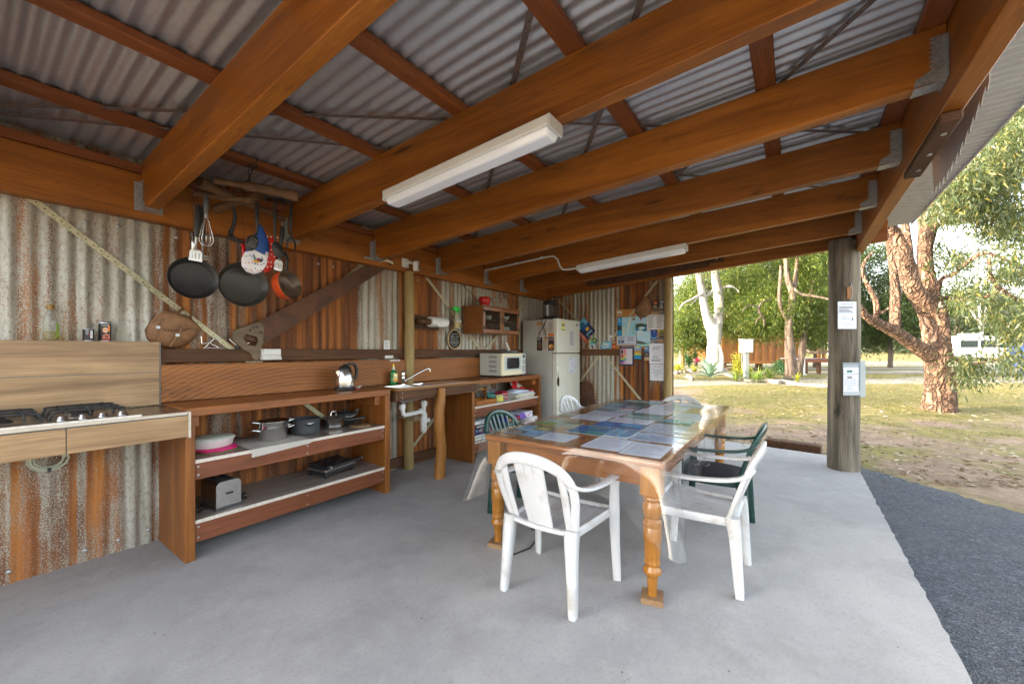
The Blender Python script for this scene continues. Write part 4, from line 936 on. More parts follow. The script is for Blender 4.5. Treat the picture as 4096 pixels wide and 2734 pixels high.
def hook(g, x, y, z0, z1): g.tube([(x,y,z1),(x+.004,y-.006,z1-.01),(x-.002,y,(z0+z1)/2),(x+.005,y-.004,z0)], .0014, 6)
gu = 'utensils hanging from the branch rack'
def pan(label, c, r, dep, yawd, tiltd, hz, hcol, body, rim, hlen=.17, out=None, name='frying_pan', hdir=0):
    t = thing(name, label, 'pan', (c[0],c[1],c[2]-r), group=gu)
    M = Matrix.Translation(c) @ Matrix.Rotation(R(yawd),4,'Z') @ Matrix.Rotation(R(90+tiltd),4,'X')   # opening faces -y
    g = G(); g.T = M
    g.lathe([(0,-dep*.5),(r*.80,-dep*.5),(r*.87,-dep*.42),(r,dep*.5),(r*1.015,dep*.5),(r*1.02,dep*.46)], 36, caps=False)
    g.build('pan_inside', body, t)
    g = G(); g.T = M
    g.lathe([(r*1.018,dep*.47),(r*.93,-dep*.5),(r*.84,-dep*.58),(0,-dep*.58)], 36, caps=False)
    g.build('pan_outside', out or rim, t)
    g = G(); g.T = M
    g.sweep([(0,r*.98,dep*.2),(0,r+.04,dep*.35),(.002,r+hlen*.6,dep*.5),(.0,r+hlen,dep*.35)], [.026,.018,.022,.026], [.01,.012,.014,.012], (1,0,0))
    h = g.build('handle', hcol, t)
    top = M @ Vector((0,r+hlen-.012,dep*.36)); return t, top, M
M_panout = simple('brown pan enamel', lin(110,88,66), .4, .2, .2)
t, top, _ = pan('black frying pan with steel handle hanging on the left of the rack', (.872,3.06,1.795), .127, .05, -6, -4, 0, M_steel, M_nonstick, M_panout, .16)
g = G(); hook(g, top.x, top.y, top.z-.01, 2.40); g.build('hook', M_blackm, t)
M_nons2 = simple('scratched grey nonstick', (.030,.027,.021), .38, 0, .3, 10, 0, 0, .4, dirt=((.08,.07,.05,1), 4, .35))
t, top, _ = pan('larger scratched grey frying pan with red handle', (1.143,3.05,1.790), .147, .055, -4, -3, 0, M_red, M_nons2, M_nonstick, .15)
g = G(); hook(g, top.x, top.y, top.z-.01, 2.40); g.build('hook', M_blackm, t)
t, top, _ = pan('small deep orange backed pan with black handle, right of the rack', (1.385,2.96,1.812), .103, .07, 22, -10, 0, M_black, simple('worn brown pan inside', (.10,.065,.042), .3, .3, .5, 9), M_red, .13, simple('orange enamel', lin(190,70,24), .35, 0, .1), name='saute_pan')
g = G(); hook(g, top.x, top.y, top.z-.01, 2.40); g.build('hook', M_blackm, t)
# whisk
t = thing('whisk', 'wire whisk with grey handle hanging in front of the black pan', 'whisk', (.922,3.0,2.02), group=gu)
g = G(); g.lathe([(.010,.20),(.014,.205),(.017,.27),(.013,.315),(0,.322)], 14, 0, (.922,3.0,2.0)); g.build('handle', M_dark, t)
g = G(); g.lathe([(.013,.175),(.012,.202)], 14, 0, (.922,3.0,2.0)); g.build('ferrule', M_brush, t)
g = G()
for k in range(5):
    a = PI*k/5; cx, sy = math.cos(a), math.sin(a)
    for s in (-1, 1):
        g.tube([(.922+s*cx*q, 3.0+s*sy*q, 2.0+zz) for q, zz in ((.008,.178),(.022,.12),(.036,.06),(.037,.03),(.024,.008),(0,.0))], .0014, 5)
g.build('wire', M_chrome, t)
g = G(); hook(g, .922, 3.0, 2.31, 2.44); g.build('hook', M_blackm, t)
def spatula(label, x, y, zt, hl, bl, w, hm, bm, slots=3, lean=0, tw=0):
    t = thing('spatula', label, 'spatula', (x,y,zt-hl-bl), group=gu); T = Matrix.Translation((x,y,zt)) @ Matrix.Rotation(R(lean),4,'Y') @ Matrix.Rotation(R(tw),4,'Z')
    g = G(); g.T = T; g.sweep([(0,0,0),(0,-.004,-hl*.5),(0,0,-hl)], [.026,.03,.022], [.012,.014,.01], (1,0,0)); g.build('handle', hm, t)
    g = G(); g.T = T; g.sweep([(0,0,-hl),(0,0,-hl-.05),(0,-.003,-hl-.085)], [.012,.012,.02], .004, (1,0,0))
    z0, z1 = -hl-.08, -hl-bl; n = slots; k = w*2/(2*n+1)/1
    g.hexa([(-w*.62,-.004,z0-.02),(w*.62,-.004,z0-.02),(w*.62,-.002,z0-.02),(-w*.62,-.002,z0-.02),(-w*.4,-.004,z0),(w*.4,-.004,z0),(w*.4,-.002,z0),(-w*.4,-.002,z0)])
    for i in range(n+1):
        xa = -w/2*1.25 + w*1.25*i/(n+1) + .002; xb = -w/2*1.25 + w*1.25*(i+1)/(n+1) - .002
        g.box(xa, xb, -.004, -.002, z1+.015, z0-.02)
    g.box(-w*.62, w*.62, -.004, -.002, z1, z1+.015); g.build('blade', bm, t)
    g = G(); hook(g, x, y, zt-.008, 2.42); g.build('hook', M_blackm, t); return t
spatula('black handled spatula with pale slotted blade, left of the whisk', .884, 3.02, 2.25, .20, .15, .055, M_black, M_brush, 3, 2)
spatula('black handled spatula with dull slotted blade, right of the whisk', .912, 3.04, 2.25, .22, .11, .052, M_black, simple('dull steel blade', (.20,.19,.17), .4, .8), 3, -1)
spatula('steel slotted turner hanging by the orange backed pan', 1.345, 2.93, 2.215, .16, .155, .05, M_black, M_brush, 5, 6, 12)
# masher
t = thing('potato_masher', 'black plastic potato masher with a wavy foot', 'masher', (1.07,3.0,2.05), group=gu)
g = G(); g.sweep([(1.068,3.0,2.284),(1.078,2.998,2.22),(1.066,3.0,2.15),(1.05,3.0,2.11)], [.018,.024,.022,.03], .014, (1,0,0)); g.build('handle', M_black, t)
g = G()
for i in range(5): a = i/4; g.tube([(1.05+.01*a,3.0,2.115),(1.035+.035*a,2.985,2.085),(1.035+.085*a,2.975-.02*(a-.5),2.062)], .004, 6)
g.tube([(1.034,2.975,2.066),(1.07,2.965,2.058),(1.122,2.975,2.060)], .006, 8); g.build('foot', M_black, t)
g = G(); hook(g, 1.068, 3.0, 2.275, 2.41); g.build('hook', M_blackm, t)
# slotted spoon, spoon, fork
def ladle(name, label, x, y, zt, zb, w, kind, lean=0):
    t = thing(name, label, name.split('_')[-1], (x,y,zb), group=gu)
    g = G(); h = zt-zb; g.sweep([(x,y,zt),(x-.003,y-.004,zt-h*.3),(x,y,zb+.13),(x-.004+lean*.2,y,zb+.105)], [.016,.024,.013,.012], [.009,.012,.008,.008], (1,0,0)); g.build('handle', M_black, t)
    g = G()
    if kind == 'fork':
        g.sweep([(x,y,zb+.11),(x,y,zb+.085),(x-.022,y,zb+.06),(x-.026,y,zb+.01)], [.012,.016,.014,.008], .007, (1,0,0)); g.sweep([(x,y,zb+.09),(x+.024,y,zb+.065),(x+.026,y-.006,zb+.03),(x+.02,y-.012,zb-.005)], [.012,.014,.013,.007], .007, (1,0,0))
        g.build('tines', M_black, t)
    else:
        T = Matrix.Translation((x-.004+lean*.35,y-.002,zb+.055)) @ Matrix.Rotation(R(-lean*260),4,'Y'); g.T = T
        def f(i, j):
            r = j; a = 2*PI*i; return (w*.5*r*math.cos(a), .012*(r*r-1)+.004, .058*r*math.sin(a))
        g.grid(f, 18, 4); b = g.build('bowl', M_black, t)
        if kind == 'slot':
            g = G(); g.T = T
            for i in range(4):
                for j in range(4):
                    a, c = -.018+.012*i, -.028+.018*j; g.box(a-.0035,a+.0035,-.0135,-.0125,c-.0045,c+.0045)
            g.build('slot', simple('seen through hole', lin(120,112,104), .7), b)
    g = G(); hook(g, x, y, zt-.008, 2.43); g.build('hook', M_blackm, t)
ladle('slotted_spoon', 'black slotted spoon in front of the blue oven mitt', 1.183, 2.93, 2.34, 2.005, .075, 'slot', -.08)
ladle('serving_spoon', 'black serving spoon in front of the red spotted mitt', 1.291, 2.92, 2.365, 1.99, .07, 'spoon', .06)
ladle('serving_fork', 'black two pronged fork at the right end of the rack', 1.402, 2.93, 2.395, 2.065, .05, 'fork')
# oven mitt
t = thing('oven_mitt', 'blue and white oven mitt printed with a hen and coloured dots', 'oven mitt', (1.2,2.98,1.87), group=gu)
mp = [(1.225,2.215),(1.238,2.21),(1.262,2.165),(1.285,2.10),(1.288,2.03),(1.275,1.985),(1.262,1.93),(1.235,1.885),(1.19,1.865),(1.145,1.875),(1.117,1.91),(1.115,1.955),(1.135,2.005),(1.165,2.045),(1.185,2.10),(1.205,2.17)]
g = G(); blob(g, [(x, z) for x, z in mp], (0,3.0,0), (1,0,0), (0,0,1), .03, seg=4)
def cl(p): return lin(44,86,160) if p > 2.02 else lin(226,222,224)
g.c = [cl(sum(g.v[i].z for i in f)/len(f)) for f in g.f]; g.build('mitt', M_print, t)
wp = [(1.124,1.915),(1.12,1.95),(1.14,2.0),(1.165,2.03),(1.262,1.995),(1.255,1.935),(1.23,1.893),(1.19,1.874),(1.148,1.882)]
g = G(); g.prism(wp, (0,2.968,0), (1,0,0), (0,0,1), .002, col=lin(228,224,226))
dots = [(lin(*rnd.choice([(200,60,60),(60,120,150),(220,180,60),(60,70,120)]))) for _ in range(20)]; it = []
for k in range(20):
    x, z = 1.13+.018*(k % 7)+rnd.uniform(-.004,.004), 1.895+.04*(k//7)+rnd.uniform(-.008,.008); it.append(('e', x-1.1, 2.05-z, .0042, .0042, dots[k]))
it += [('e',.090,.098,.02,.014,lin(206,160,60)), ('p',[(.078,.095),(.066,.055),(.08,.06),(.092,.09)],lin(90,130,140)), ('e',.106,.088,.014,.012,lin(140,40,60)), ('p',[(.105,.09),(.13,.075),(.134,.085),(.118,.105)],lin(30,30,50)), ('p',[(.085,.11),(.08,.125),(.084,.125),(.09,.112)],lin(60,90,120))]
decorate(g, (1.1,2.9655,2.05), (1,0,0), (0,0,-1), 1, 1, it, .0002); g.build('printed_front', M_print, t)
t = thing('oven_mitt', 'red oven mitt with white spots behind the blue one', 'oven mitt', (1.32,3.0,1.9), group=gu)
m2 = [(1.30,2.155),(1.325,2.16),(1.345,2.12),(1.35,2.05),(1.34,1.99),(1.325,1.94),(1.30,1.905),(1.265,1.89),(1.25,1.93),(1.275,2.0),(1.285,2.08)]
g = G(); blob(g, m2, (0,3.03,0), (1,0,0), (0,0,1), .03); g.c = [lin(222,52,36)]*len(g.f)
decorate(g, (1.2,2.9985,2.2), (1,0,0), (0,0,-1), 1, 1, [('e', .055+.022*(k % 5)+rnd.uniform(-.004,.004), .06+.042*(k//5)+rnd.uniform(-.01,.01), .005, .005, lin(240,226,220)) for k in range(30) if not (k % 5 == 0 and k < 15) and not (k % 5 == 4 and k > 20)], .0001); g.build('mitt', M_print, t)
g = G(); hook(g, 1.228, 2.99, 2.20, 2.41); g.build('hook', M_blackm, t)
# ================================================================ right bay of the long wall
t = thing('paper_towel_holder', 'rough timber slab holding a white paper towel roll', 'paper towel', (3.3,3.6,1.59))
g = G(); g.prism([(3.04,1.60),(3.545,1.60),(3.54,1.69),(3.45,1.735),(3.15,1.775),(3.04,1.77)], (0,3.688,0), (1,0,0), (0,0,1), .05, sm=False)
g.v = [Vector((p.x, p.y if abs(p.y-3.688) < .01 else p.y, p.z)) for p in g.v]; g.build('slab', M_old, t, bevel=.008)
g = G(); g.tube([(3.14,3.55,1.690),(3.645,3.55,1.690)], .034, 14); g.tube([(3.15,3.64,1.69),(3.15,3.55,1.69)], .03, 10); g.build('rod', M_old, t)
g = G(); g.tube([(3.30,3.55,1.69),(3.57,3.55,1.69)], .062, 24); g.prism([(0,0),(.25,0),(.25,-.03),(.1,-.05)], (3.305,3.489,1.68), (1,0,0), (0,0,1), .001); g.build('paper_roll', M_white, t)
g = G(); g.tube([(3.57,3.55,1.69),(3.572,3.55,1.69)], .02, 12); g.build('core', M_hole, t)
t = thing('spray_bottle', 'spray bottle with bright green trigger hanging on the strap', 'bottle', (3.82,3.6,1.63))
g = G(); g.lathe([(.040,0),(.046,.006),(.047,.09),(.044,.11),(.030,.165),(.017,.205),(.014,.21)], 22, 0, (3.822,3.60,1.632), sx=1.2, sy=.8); g.build('body', simple('cloudy bottle', lin(176,172,150), .35, 0, .1), t)
g = G(); g.lathe([(.0475,.012),(.0478,.06),(.0475,.085)], 22, 0, (3.822,3.60,1.632), sx=1.2, sy=.8); g.build('liquid_level', simple('pale liquid', lin(170,150,90), .3), t)
sheet('label', None, None, (3.79,3.5605,1.742), (1,0,0), (0,0,-1), .07, .03, WHT, [('l',.1,.15,.8,3,.3,INK)], parent=t)
g = G(); g.lathe([(.017,0),(.017,.03)], 12, 0, (3.822,3.6,1.84)); g.prism([(-.055,.0),(.055,.005),(.06,.02),(.03,.045),(-.02,.055),(-.06,.04)], (3.815,3.615,1.865), (1,0,0), (0,0,1), .03); g.bar((3.86,3.6,1.875),(3.885,3.6,1.835),.014,.008); g.build('trigger', simple('bright green', lin(30,200,60), .35), t)
# oval chalkboard
t = thing('chalkboard', 'small oval chalkboard listing local events in white chalk', 'chalkboard', (3.842,3.66,1.362))
g = G(); g.T = Matrix.Translation((3.842,3.668,1.492)) @ Matrix.Rotation(R(90),4,'X'); g.lathe([(.118,.0),(.125,.004),(.125,.012),(.118,.014),(.112,.012)], 36, 0, sx=1, sy=1.06, caps=False); g.build('rim', simple('pale timber rim', lin(206,178,128), .6), t)
g = G(); g.T = Matrix.Translation((3.842,3.668,1.492)) @ Matrix.Rotation(R(90),4,'X'); g.lathe([(.113,.0),(.113,.010),(0,.0101)], 36, 0, sx=1, sy=1.06, col=(.012,.013,.014,1)); g.T = None
CH = lin(206,206,200)
decorate(g, (3.729,3.6575,1.612), (1,0,0), (0,0,-1), .226, .24, [('t',.5,.20,.075,'LOCAL EVENTS',CH,.55), ('t',.5,.33,.075,'Free Bush dancing',CH,.72), ('t',.5,.44,.055,'free wine cruises',CH,.8), ('r',.12,.52,.76,.10,(.05,.052,.055,1)), ('t',.5,.68,.07,'TINNANA CRAFT',CH,.75), ('t',.5,.78,.06,'$10 - ph 4123',CH,.6), ('t',.5,.87,.05,'9AM - 1PM',CH,.4)], .0003)
g.build('board', M_print, t)
# hanging glass fronted cupboard
t = thing('wall_cupboard', 'small hanging timber cupboard with two glass doors', 'cupboard', (4.44,3.5,1.575))
M_cup = wood('honey pine cupboard', (.27,.085,.018,1), (.44,.17,.040,1), 'x', .35, 1.4, 0, .3, coat=.3)
X0, X1, Y0, Y1, Z0, Z1 = 4.03, 4.87, 3.345, 3.685, 1.578, 1.932
g = G(); g.box(X0,X0+.018,Y0,Y1,Z0,Z1); g.box(X1-.018,X1,Y0,Y1,Z0,Z1); g.box(X0+.018,X1-.018,Y0,Y1,Z0,Z0+.018); g.box(X0+.018,X1-.018,Y1-.012,Y1,Z0+.018,Z1); g.build('case', M_cup, t, bevel=.002)
g = G(); g.box(X0-.012,X1+.012,Y0-.02,Y1,Z1+.0005,Z1+.018); g.build('top', M_cup, t, bevel=.003)
g = G(); g.box(X0+.019,X1-.019,Y0+.03,Y1-.013,1.752,1.764); g.build('inner_shelf', M_cup, t)
xm = (X0+X1)/2
for a, b_, s in ((X0+.003, xm-.003, 1), (xm+.003, X1-.003, -1)):
    g = G(); w = .045; y_ = Y0-.019
    g.box(a, b_, y_, Y0-.0005, Z0+.006, Z0+.006+w); g.box(a, b_, y_, Y0-.0005, Z1-.006-w, Z1-.006); g.box(a, a+w, y_, Y0-.0005, Z0+.006+w, Z1-.006-w); g.box(b_-w, b_, y_, Y0-.0005, Z0+.006+w, Z1-.006-w)
    d = g.build('door', M_cup, t, bevel=.002)
    g = G(); g.box(a+w-.003, b_-w+.003, Y0-.012, Y0-.009, Z0+w, Z1-w); g.build('pane', M_glassd, d)
    hx = b_-w/2 if s > 0 else a+w/2; g = G(); g.sweep([(hx,y_-.002,1.79),(hx,y_-.022,1.78),(hx,y_-.022,1.74),(hx,y_-.002,1.73)], .012, .008, (1,0,0)); g.box(hx-.009,hx+.009,y_-.003,y_-.0002,1.785,1.80); g.box(hx-.009,hx+.009,y_-.003,y_-.0002,1.72,1.735); g.build('handle', M_black, d)
    ex = a if s > 0 else b_
    g = G(); [g.box(min(ex,ex+s*.035),max(ex,ex+s*.035),y_-.003,y_-.0003,zz-.022,zz+.022) for zz in (1.645,1.87)]; g.build('hinge', M_blackm, d)
gp = 'white crockery inside the glass cupboard'
def dish(name, label, c, prof, mat=M_white, cat=None, n=20): g = G(); g.lathe(prof, n, 0, c); return g.build(name, mat, label=label, cat=cat or name, group=gp)
dish('cup', 'white cup at the left of the cupboard top shelf', (4.14,3.43,1.7645), [(.025,0),(.036,.01),(.04,.075),(.037,.075),(.033,.012),(0,.01)])
dish('cup', 'wider white cup second on the cupboard top shelf', (4.265,3.43,1.7645), [(.03,0),(.044,.01),(.046,.06),(.043,.06),(.04,.012),(0,.01)])
dish('bowl', 'white bowl behind the right cupboard door', (4.66,3.47,1.7645), [(.04,0),(.06,.02),(.095,.07),(.09,.07),(.055,.022),(0,.018)])
for i in range(6): dish('plate', 'white plate in the stack behind the right cupboard door', (4.655,3.47,1.5965+.014*i), [(.06,0),(.07,.004),(.105,.013),(.104,.015),(.065,.007),(0,.006)])
dish('wine_glass', 'wine glass on the cupboard bottom shelf', (4.30,3.43,1.5965), [(.032,0),(.032,.003),(.005,.008),(.004,.06),(.02,.075),(.034,.10),(.03,.14)], M_glass, 'glass')
# chains of the cupboard
for (a, b_, lb) in (((3.89,3.60,2.24),(4.13,3.42,1.951),'rusty chain from the beam to the left of the cupboard'), ((4.80,3.60,2.24),(5.0-.16,3.42,1.951),'rusty chain from the beam to the right of the cupboard')):
    g = G(); chainlinks(g, [a, b_], .009, .0026); g.build('chain', M_saw, label=lb, cat='chain', group='cupboard chains')
dish('pot', 'red bell shaped pot on the cupboard top', (4.27,3.5,1.951), [(.055,0),(.062,.008),(.083,.09),(.082,.13),(.078,.13),(.074,.09),(.05,.012),(0,.01)], M_red, 'pot', 28)['group'] = 'things on the cupboard'
t = thing('jar', 'glass jar with metal lid beside the red pot', 'jar', (4.455,3.5,1.951))
g = G(); g.lathe([(.045,0),(.05,.006),(.05,.085),(.04,.10),(.04,.108)], 22, 0, (4.455,3.5,1.951)); g.build('glass', M_glass, t)
g = G(); g.lathe([(.046,.106),(.046,.122),(.044,.125),(0,.125)], 22, 0, (4.455,3.5,1.951)); g.build('lid', M_galv, t)
# microwave
t = thing('microwave', 'cream microwave oven on the right bench', 'microwave', (4.53,3.4,.983))
g = G(); g.box(4.262, 4.835, 3.225, 3.585, 1.004, 1.308); g.build('case', M_fridgeg, t, bevel=.006)
g = G(); [g.box(x-.014,x+.014,y-.014,y+.014,.9825,1.004) for x in (4.30,4.80) for y in (3.25,3.54)]; g.build('foot', M_black, t)
g = G()
for k in range(4):
    for i in range(14): y = 3.285 + i*.0095; g.box(4.2605,4.2615,y,y+.005,1.05+.063*k,1.05+.063*k+.036)
g.build('vent', M_grey, t)
M_cream = simple('cream plastic front', lin(232,224,190), .35, 0, .03)
g = G(); g.box(4.262, 4.735, 3.192, 3.224, 1.006, 1.307); d = g.build('door', M_cream, t, bevel=.006, seg=2)
g = G(); g.box(4.32, 4.715, 3.1895, 3.1915, 1.075, 1.262); g.build('door_frame', simple('pale blue grey', lin(186,196,200), .3), d, bevel=.001)
g = G(); g.prism([(.0,.0),(.29,0),(.30,.07),(.29,.15),(0,.15),(-.01,.07)], (4.375,3.1893,1.095), (1,0,0), (0,0,1), -.0001-.001); g.build('window', simple('dark door window', (.03,.03,.035), .12, 0, .1, coat=.5), d)
g = G(); g.box(4.7365, 4.836, 3.194, 3.224, 1.006, 1.307); p = g.build('control_panel', simple('grey blue panel', lin(196,200,196), .35), t, bevel=.004)
g = G(); g.T = Matrix.Translation((4.787,3.193,1.262)) @ Matrix.Rotation(R(90),4,'X'); g.lathe([(.025,0),(.025,.003),(0,.0031)], 20); g.build('display', M_dark, p)
g = G()
for i in range(3):
    for k in range(8):
        if k != 3: g.box(4.757+.021*i,4.772+.021*i,3.1915,3.1938,1.20-.02*k,1.211-.02*k)
g.build('button', M_grey, p)
g = G(); g.box(4.42,4.70,3.28,3.50,1.3085,1.320); g.build('folded_tray', M_black, label='thin black tray lying on the microwave', cat='tray', bevel=.003)
g = G(); g.box(4.56,4.72,3.25,3.45,1.3205,1.342); g.build('small_box', M_grey, label='small grey box on the tray over the microwave', cat='box', bevel=.006)
g = G(); g.tube([(4.955,3.56,1.30),(4.90,3.60,1.47)], .022, 14); g.build('white_tube', M_white, label='white paper tube leaning between microwave and fridge', cat='tube')
g = G(); g.box(4.87, 5.03, 3.40, 3.58, .982, 1.16); g.build('cardboard_box', simple('tan card', lin(206,172,140), .7), label='tan cardboard box between microwave and fridge', cat='box', bevel=.002)
# ---- shelf contents of the right bench
z = .6632
t = thing('cutlery_caddy', 'wooden cutlery caddy with turned handle on the right bench shelf', 'caddy', (3.92,3.3,z))
g = G(); a0, a1, b0, b1 = 3.70, 4.12, 3.17, 3.42
g.box(a0,a1,b0,b0+.012,z,z+.062); g.box(a0,a1,b1-.012,b1,z,z+.062); g.box(a0,a0+.012,b0+.012,b1-.012,z,z+.062); g.box(a1-.012,a1,b0+.012,b1-.012,z,z+.062); g.box(a0+.012,a1-.012,b0+.012,b1-.012,z,z+.008)
for y in (3.25,3.335): g.box(a0+.012,a1-.012,y-.004,y+.004,z+.008,z+.055)
g.build('tray', M_tabx, t, bevel=.002)
g = G(); g.prism([(-.028,0),(.028,0),(.014,.06),(.02,.12),(.03,.15),(.03,.20),(.0,.215),(-.03,.20),(-.03,.15),(-.02,.12),(-.014,.06)], (4.018,3.295,z+.005), (0,1,0), (0,0,1), .014); g.build('upright', M_tabx, t, bevel=.003)
g = G(); g.tube([(3.70,3.295,z+.185),(3.85,3.295,z+.185),(4.018,3.295,z+.185)], [.012,.016,.012], 12); g.build('handle', M_leg, t)
g = G(); g.T = Matrix.Translation((3.715,3.45,.775)) @ Matrix.Rotation(R(80),4,'X') @ Matrix.Rotation(R(8),4,'Y'); g.lathe([(.115,0),(.11,.004),(.085,.010),(0,.012)], 24); g.build('plate', M_white, label='white plate standing on edge behind the caddy', cat='plate')
t = thing('wire_basket', 'white wire basket of cloths on the right bench shelf', 'basket', (4.33,3.34,z))
g = G(); a0, a1, b0, b1 = 4.15, 4.56, 3.19, 3.55; zt = z+.095
for zz, dd in ((z+.006,.03), (z+.05,.015), (zt,0)):
    g.tube([(a0+dd,b0+dd,zz),(a1-dd,b0+dd,zz),(a1-dd,b1-dd,zz),(a0+dd,b1-dd,zz),(a0+dd,b0+dd,zz)], .0035 if zz == zt else .0026, 6)
for i in range(15):
    x = a0+.01+(a1-a0-.02)*i/14; xb_ = a0+.03+(a1-a0-.06)*i/14
    g.tube([(x,b0,zt),(xb_,b0+.03,z+.006)], .002, 5); g.tube([(x,b1,zt),(xb_,b1-.03,z+.006)], .002, 5)
for i in range(10):
    y = b0+.01+(b1-b0-.02)*i/9; g.tube([(a0,y,zt),(a0+.03,y,z+.006)], .002, 5); g.tube([(a1,y,zt),(a1-.03,y,z+.006)], .002, 5)
g.build('wire', M_white, t)
def cloth(name, label, cat, c, sx, sy, sz, mat, seed, group=None):
    rr = random.Random(seed); ph = [rr.uniform(0, 6) for _ in range(6)]; g = G()
    def f(i, j):
        a = 2*PI*i; b_ = j*PI/2; k = 1 + .16*math.sin(5*a+ph[0]+3*b_) + .10*math.sin(9*a+ph[1]); h = sz*math.sin(b_)*(1+.25*math.sin(4*a+ph[2])*math.cos(b_))
        return (c[0]+sx*math.cos(b_)**.6*math.cos(a)*k if j < 1 else c[0], c[1]+sy*math.cos(b_)**.6*math.sin(a)*k if j < 1 else c[1], c[2]+h)
    g.grid(f, 44, 10); return g.build(name, mat, label=label, cat=cat, group=group)
M_fab = lambda n, c: simple(n, c, .85, 0, .2, 40, .3)
cloth('cloth', 'teal cleaning cloth bunched in the wire basket', 'cloth', (4.23,3.38,z+.008), .06, .10, .10, M_fab('teal cloth', lin(20,150,140)), 3)
cloth('sponge_cloth', 'yellow sponge cloth at the basket front', 'sponge', (4.27,3.245,z+.008), .075, .035, .075, M_fab('yellow cloth', lin(222,214,40)), 4)
cloth('tea_towel', 'red and white tea towel crumpled in the basket', 'tea towel', (4.44,3.34,z+.008), .085, .10, .11, M_fab('red cloth', lin(170,44,56)), 5)
cloth('tea_towel', 'grey checked tea towel at the back of the basket', 'tea towel', (4.38,3.48,z+.02), .14, .05, .125, M_fab('grey cloth', lin(110,108,110)), 8)
for i in range(6):
    g = G(); g.T = Matrix.Translation((4.82+.015*math.sin(i*2.3),3.31,z+.013*i)) @ Matrix.Rotation(R(5*math.sin(i*1.7)),4,'Z')
    g.box(-.225,.225,-.14,.14,.0008,.0125); g.build('newspaper', simple('newsprint', [lin(214,214,210), lin(190,192,194), lin(222,206,150), lin(210,212,212)][i % 4], .8, 0, .15, 50), label=['bottom newspaper of the stack', 'second newspaper from the bottom of the stack', 'yellowish paper in the middle of the stack', 'fourth paper up in the newspaper stack', 'fifth paper up in the newspaper stack', 'second paper from the top of the stack'][i]+' on the right bench shelf', cat='newspaper', group='stacked newspapers', bevel=.003)
g = G(); g.sweep([(4.52,3.24,z+.093),(4.62,3.25,z+.105),(4.80,3.27,z+.10),(4.98,3.29,z+.093)], [.14,.15,.15,.12], [.03,.05,.035,.012], (0,1,.1)); g.build('newspaper', simple('folded newsprint', lin(196,204,220), .8, 0, .1, 60), label='folded bluish newspaper on top of the stack', cat='newspaper', group='stacked newspapers')
def poppy(items, n, x0=.0, y0=.0, w=1, h=1, s=.1):
    for k in range(n):
        x, y = x0+rnd.uniform(.06,.94)*w, y0+rnd.uniform(.08,.92)*h; r = s*rnd.uniform(.7,1.2)
        for q in range(5):
            a = q*1.257+k; items.append(('e', x+r*.6*math.cos(a), y+r*.75*math.sin(a), r*.55, r*.62, lin(*rnd.choice([(206,34,44),(190,20,36),(222,60,60)]))))
        items.append(('e', x, y, r*.22, r*.26, lin(40,24,40)))
    return items
sheet('placemat', 'white placemat with red poppies propped in the shelf corner', 'placemat', (4.86,3.50,.885), (1,-.08,-.04), (-.03,-.55,-1), .46, .225, lin(224,218,206), poppy([], 11, s=.13), th=.004)
t = cloth('tea_towel', 'red poppy patterned cloth bunched beside the placemat', 'tea towel', (5.055,3.27,z), .055, .07, .10, M_fab('poppy cloth', lin(196,60,66)), 11)
z = .2362
def gbox(name, label, x0, x1, y0, y1, z0, z1, col, items, cat='game box', rz=0):
    t = thing(name, label, cat, ((x0+x1)/2, (y0+y1)/2, z0), group='board games on the lower shelf')
    T = Matrix.Translation(((x0+x1)/2,(y0+y1)/2,0)) @ Matrix.Rotation(R(rz),4,'Z'); g = G(); g.T = T; w, d = (x1-x0)/2, (y1-y0)/2
    g.box(-w,w,-d,d,z0,z1,0,col); decorate(g, (-w,-d,z1), (1,0,0), (0,0,-1), 2*w, z1-z0, items, .0003); g.build('box', M_print, t); return t
gbox('game_box', 'white game box with a green stripe, bottom of the left pile', 3.70, 4.06, 3.20, 3.55, z, z+.062, lin(228,230,230), [('r',0,.45,1,.16,lin(70,160,60)), ('t',.3,.25,.2,'SCRABBLE TOUR',GRY)])
gbox('game_box', 'navy millionaire quiz game box in the left pile', 3.71, 4.05, 3.20, 3.5, z+.0625, z+.152, lin(22,30,84), [('t',.55,.22,.13,'WHO WANTS TO BE A',WHT,.5), ('t',.55,.47,.30,'MILLIONAIRE',lin(244,220,190),.62), ('t',.55,.74,.13,'JUNIOR EDITION',lin(206,50,90),.5), ('p',[(.08,.4),(.13,.25),(.18,.4),(.13,.6)],lin(90,170,210)), ('r',.92,.2,.08,.7,lin(226,90,90))])
gbox('game_box', 'dark flat game box with white figures lying on the millionaire box', 3.70, 4.04, 3.19, 3.5, z+.1525, z+.188, lin(70,62,66), [('l',.06,.4,.6,1,.6,WHT)], rz=4)
gbox('game_box', 'white game box with black bars at the top of the left pile', 3.72, 4.05, 3.22, 3.52, z+.1885, z+.225, lin(232,232,234), [('r',.36+.08*i,.15,.03,.75,INK) for i in range(6)], rz=-2)
gbox('game_box', 'green and black game box behind the green chair', 4.30, 4.72, 3.2, 3.5, z+.06, z+.13, lin(16,70,60), [('t',.4,.5,.3,'Articulate',WHT), ('r',.8,.2,.12,.6,lin(210,180,60))])
gbox('game_box', 'white box with black sketches under the green game box', 4.26, 4.74, 3.19, 3.5, z, z+.0595, lin(226,226,226), [('l',.05,.2,.9,4,.2,INK)])
gbox('game_box', 'blue and orange game box behind the green chair slats', 4.36, 4.76, 3.2, 3.5, z+.1305, z+.19, lin(40,44,150), [('r',.1,.1,.3,.8,lin(200,120,60)), ('r',.6,.1,.25,.8,lin(150,40,60))])
